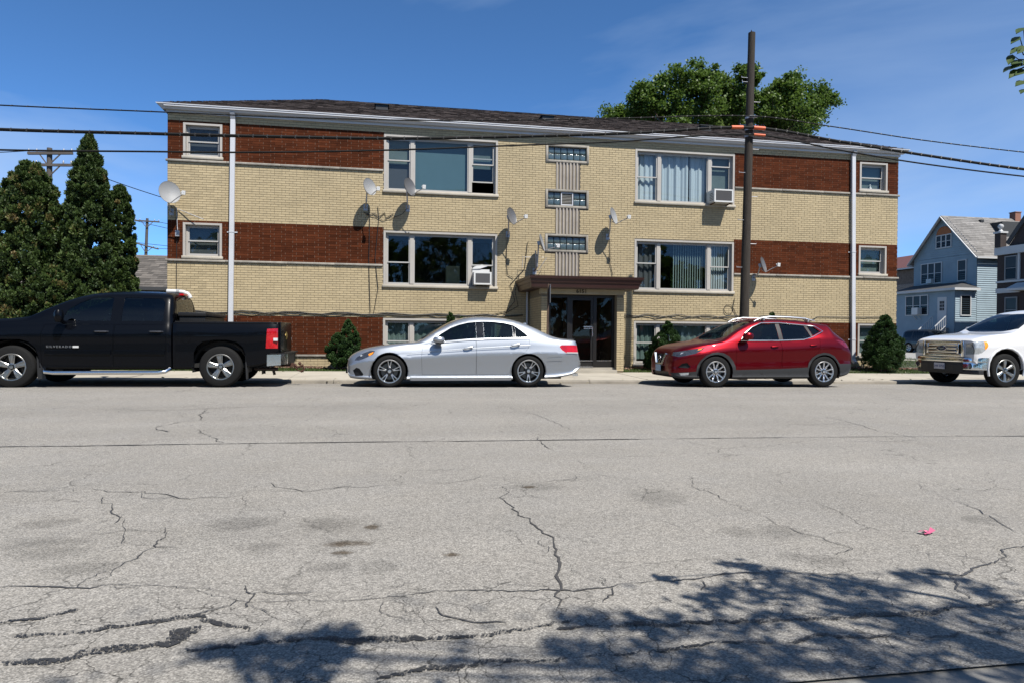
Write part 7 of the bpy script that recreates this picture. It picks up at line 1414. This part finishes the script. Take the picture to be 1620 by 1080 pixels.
handle_on(nm['fd'], 1.75, 1.08, P_wht, L_=.24, yw=.995, tilt=0); seats(car, ((1.55, .8), (2.4, .82)), 1.75, (1.15, 1.25, 0), dash=(.65, 1.0, 1.27))
for x in (0, 3.68):
    for s in (-1, 1):
        w = wheel(car, x, -.855, .405, .265, .27, 'six', yaw=.52)
        if s == 1: w.matrix_basis = Matrix.Diagonal((1, -1, 1, 1)) @ w.matrix_basis
for o in [q_ for ch in car.children for q_ in (ch, *ch.children, *[z for y in ch.children for z in y.children])]:      # tuck the nose in to the true front overhang
    if o.type == 'MESH' and not o.name.startswith(('tyre', 'rim', 'brake_disc')):
        if o.name.startswith('lettering'): b_ = o.matrix_basis; x = b_[0][3]; b_[0][3] = x if x > -.45 else -.45+(x+.45)*.80; o.matrix_basis = b_; continue
        if o.data.get('tucked'): continue
        o.data['tucked'] = 1
        for v in o.data.vertices:
            if v.co.x < -.45: v.co.x = -.45+(v.co.x+.45)*.80
car.location = (14.57, 15.0, g(15))
# ---- dark vehicle on the side street, facing us
P_drk = paint_mat('dark grey paint', (.010, .0105, .011), .2, .3); P_drk.node_tree.nodes['Principled BSDF'].inputs['Coat Weight'].default_value = .3
c = dict(hw=.95, paint=P_drk, ends=(-.9, 4.1), floor=(-.5, 3.7), fz=.3, n=60, edge=.9, side=SIDE, curves=dict(
    zb=[(-.9, .40), (-.7, .28), (3.6, .30), (4.1, .45)], zt=[(-.9, .75), (-.85, .92), (-.6, 1.0), (.1, 1.08), (.35, 1.13), (.7, 1.38), (1.1, 1.62), (1.5, 1.72), (2.6, 1.75), (3.5, 1.72), (3.8, 1.62), (4.0, 1.2), (4.1, .8)], zs=[(-.9, .7), (-.85, .85), (-.6, .93), (.3, 1.0), (3.5, 1.05), (3.9, 1.0), (4.1, .75)],
    wm=[(-.9, .75), (-.7, .88), (-.3, .94), (3.4, .95), (3.9, .9), (4.1, .82)], ws=[(-.9, .68), (-.6, .82), (0, .87), (3.4, .88), (4.1, .76)], wr=[(-.9, .6), (0, .78), (.5, .76), (1.2, .66), (3.6, .65), (4.1, .62)]),
  arches=[(0, .36, .42), (2.95, .36, .42)], regions=[R_('arch', circle(0, .36, .42, 18), drop=1, rim=.05), R_('arch', circle(2.95, .36, .42, 18), drop=1, rim=.05),
    R_('door', [(.5, .4), (1.65, .4), (1.65, 1.0), (.55, .99)], P_drk, gap=.004, key='fd'), R_('door', [(1.66, .4), (2.5, .4), (2.75, .8), (2.8, 1.02), (1.66, 1.0)], P_drk, gap=.004),
    R_('side_window', [(.85, 1.07), (1.6, 1.08), (1.6, 1.58), (1.3, 1.58)], M_dkglass, sink=.006), R_('side_window', [(1.68, 1.08), (2.7, 1.1), (2.7, 1.58), (1.68, 1.59)], M_dkglass, sink=.006), R_('side_window', [(2.78, 1.1), (3.7, 1.12), (3.55, 1.55), (2.78, 1.58)], M_dkglass, sink=.006),
    R_('windshield', [(.3, .01), (.45, -.7), (1.15, -.6), (1.05, .01)], M_wsc, axis='top', filt=lambda v: v.z > 1.05, sink=.004), R_('headlight', [(-.88, .68), (-.88, .84), (-.55, .88), (-.6, .72)], M_clear, sink=.003)])
car, bo, nm = make_car(c, 'sport_utility', 'dark grey vehicle parked on the side street in front of the blue house', 'car')
both(lambda q, s: mirror(q, s, .85, 1.06, 1.1, .18, .14), 'mirror', M_lnb, car); handle_on(nm['fd'], 1.45, .9, M_chr, yw=.94)
for x in (0, 2.95):
    for s in (-1, 1):
        w = wheel(car, x, -.82, .365, .24, .24, 'six', yaw=.3)
        if s == 1: w.matrix_basis = Matrix.Diagonal((1, -1, 1, 1)) @ w.matrix_basis
car.rotation_euler = (0, 0, math.pi/2); car.location = (40.45, 43.55, -.045)
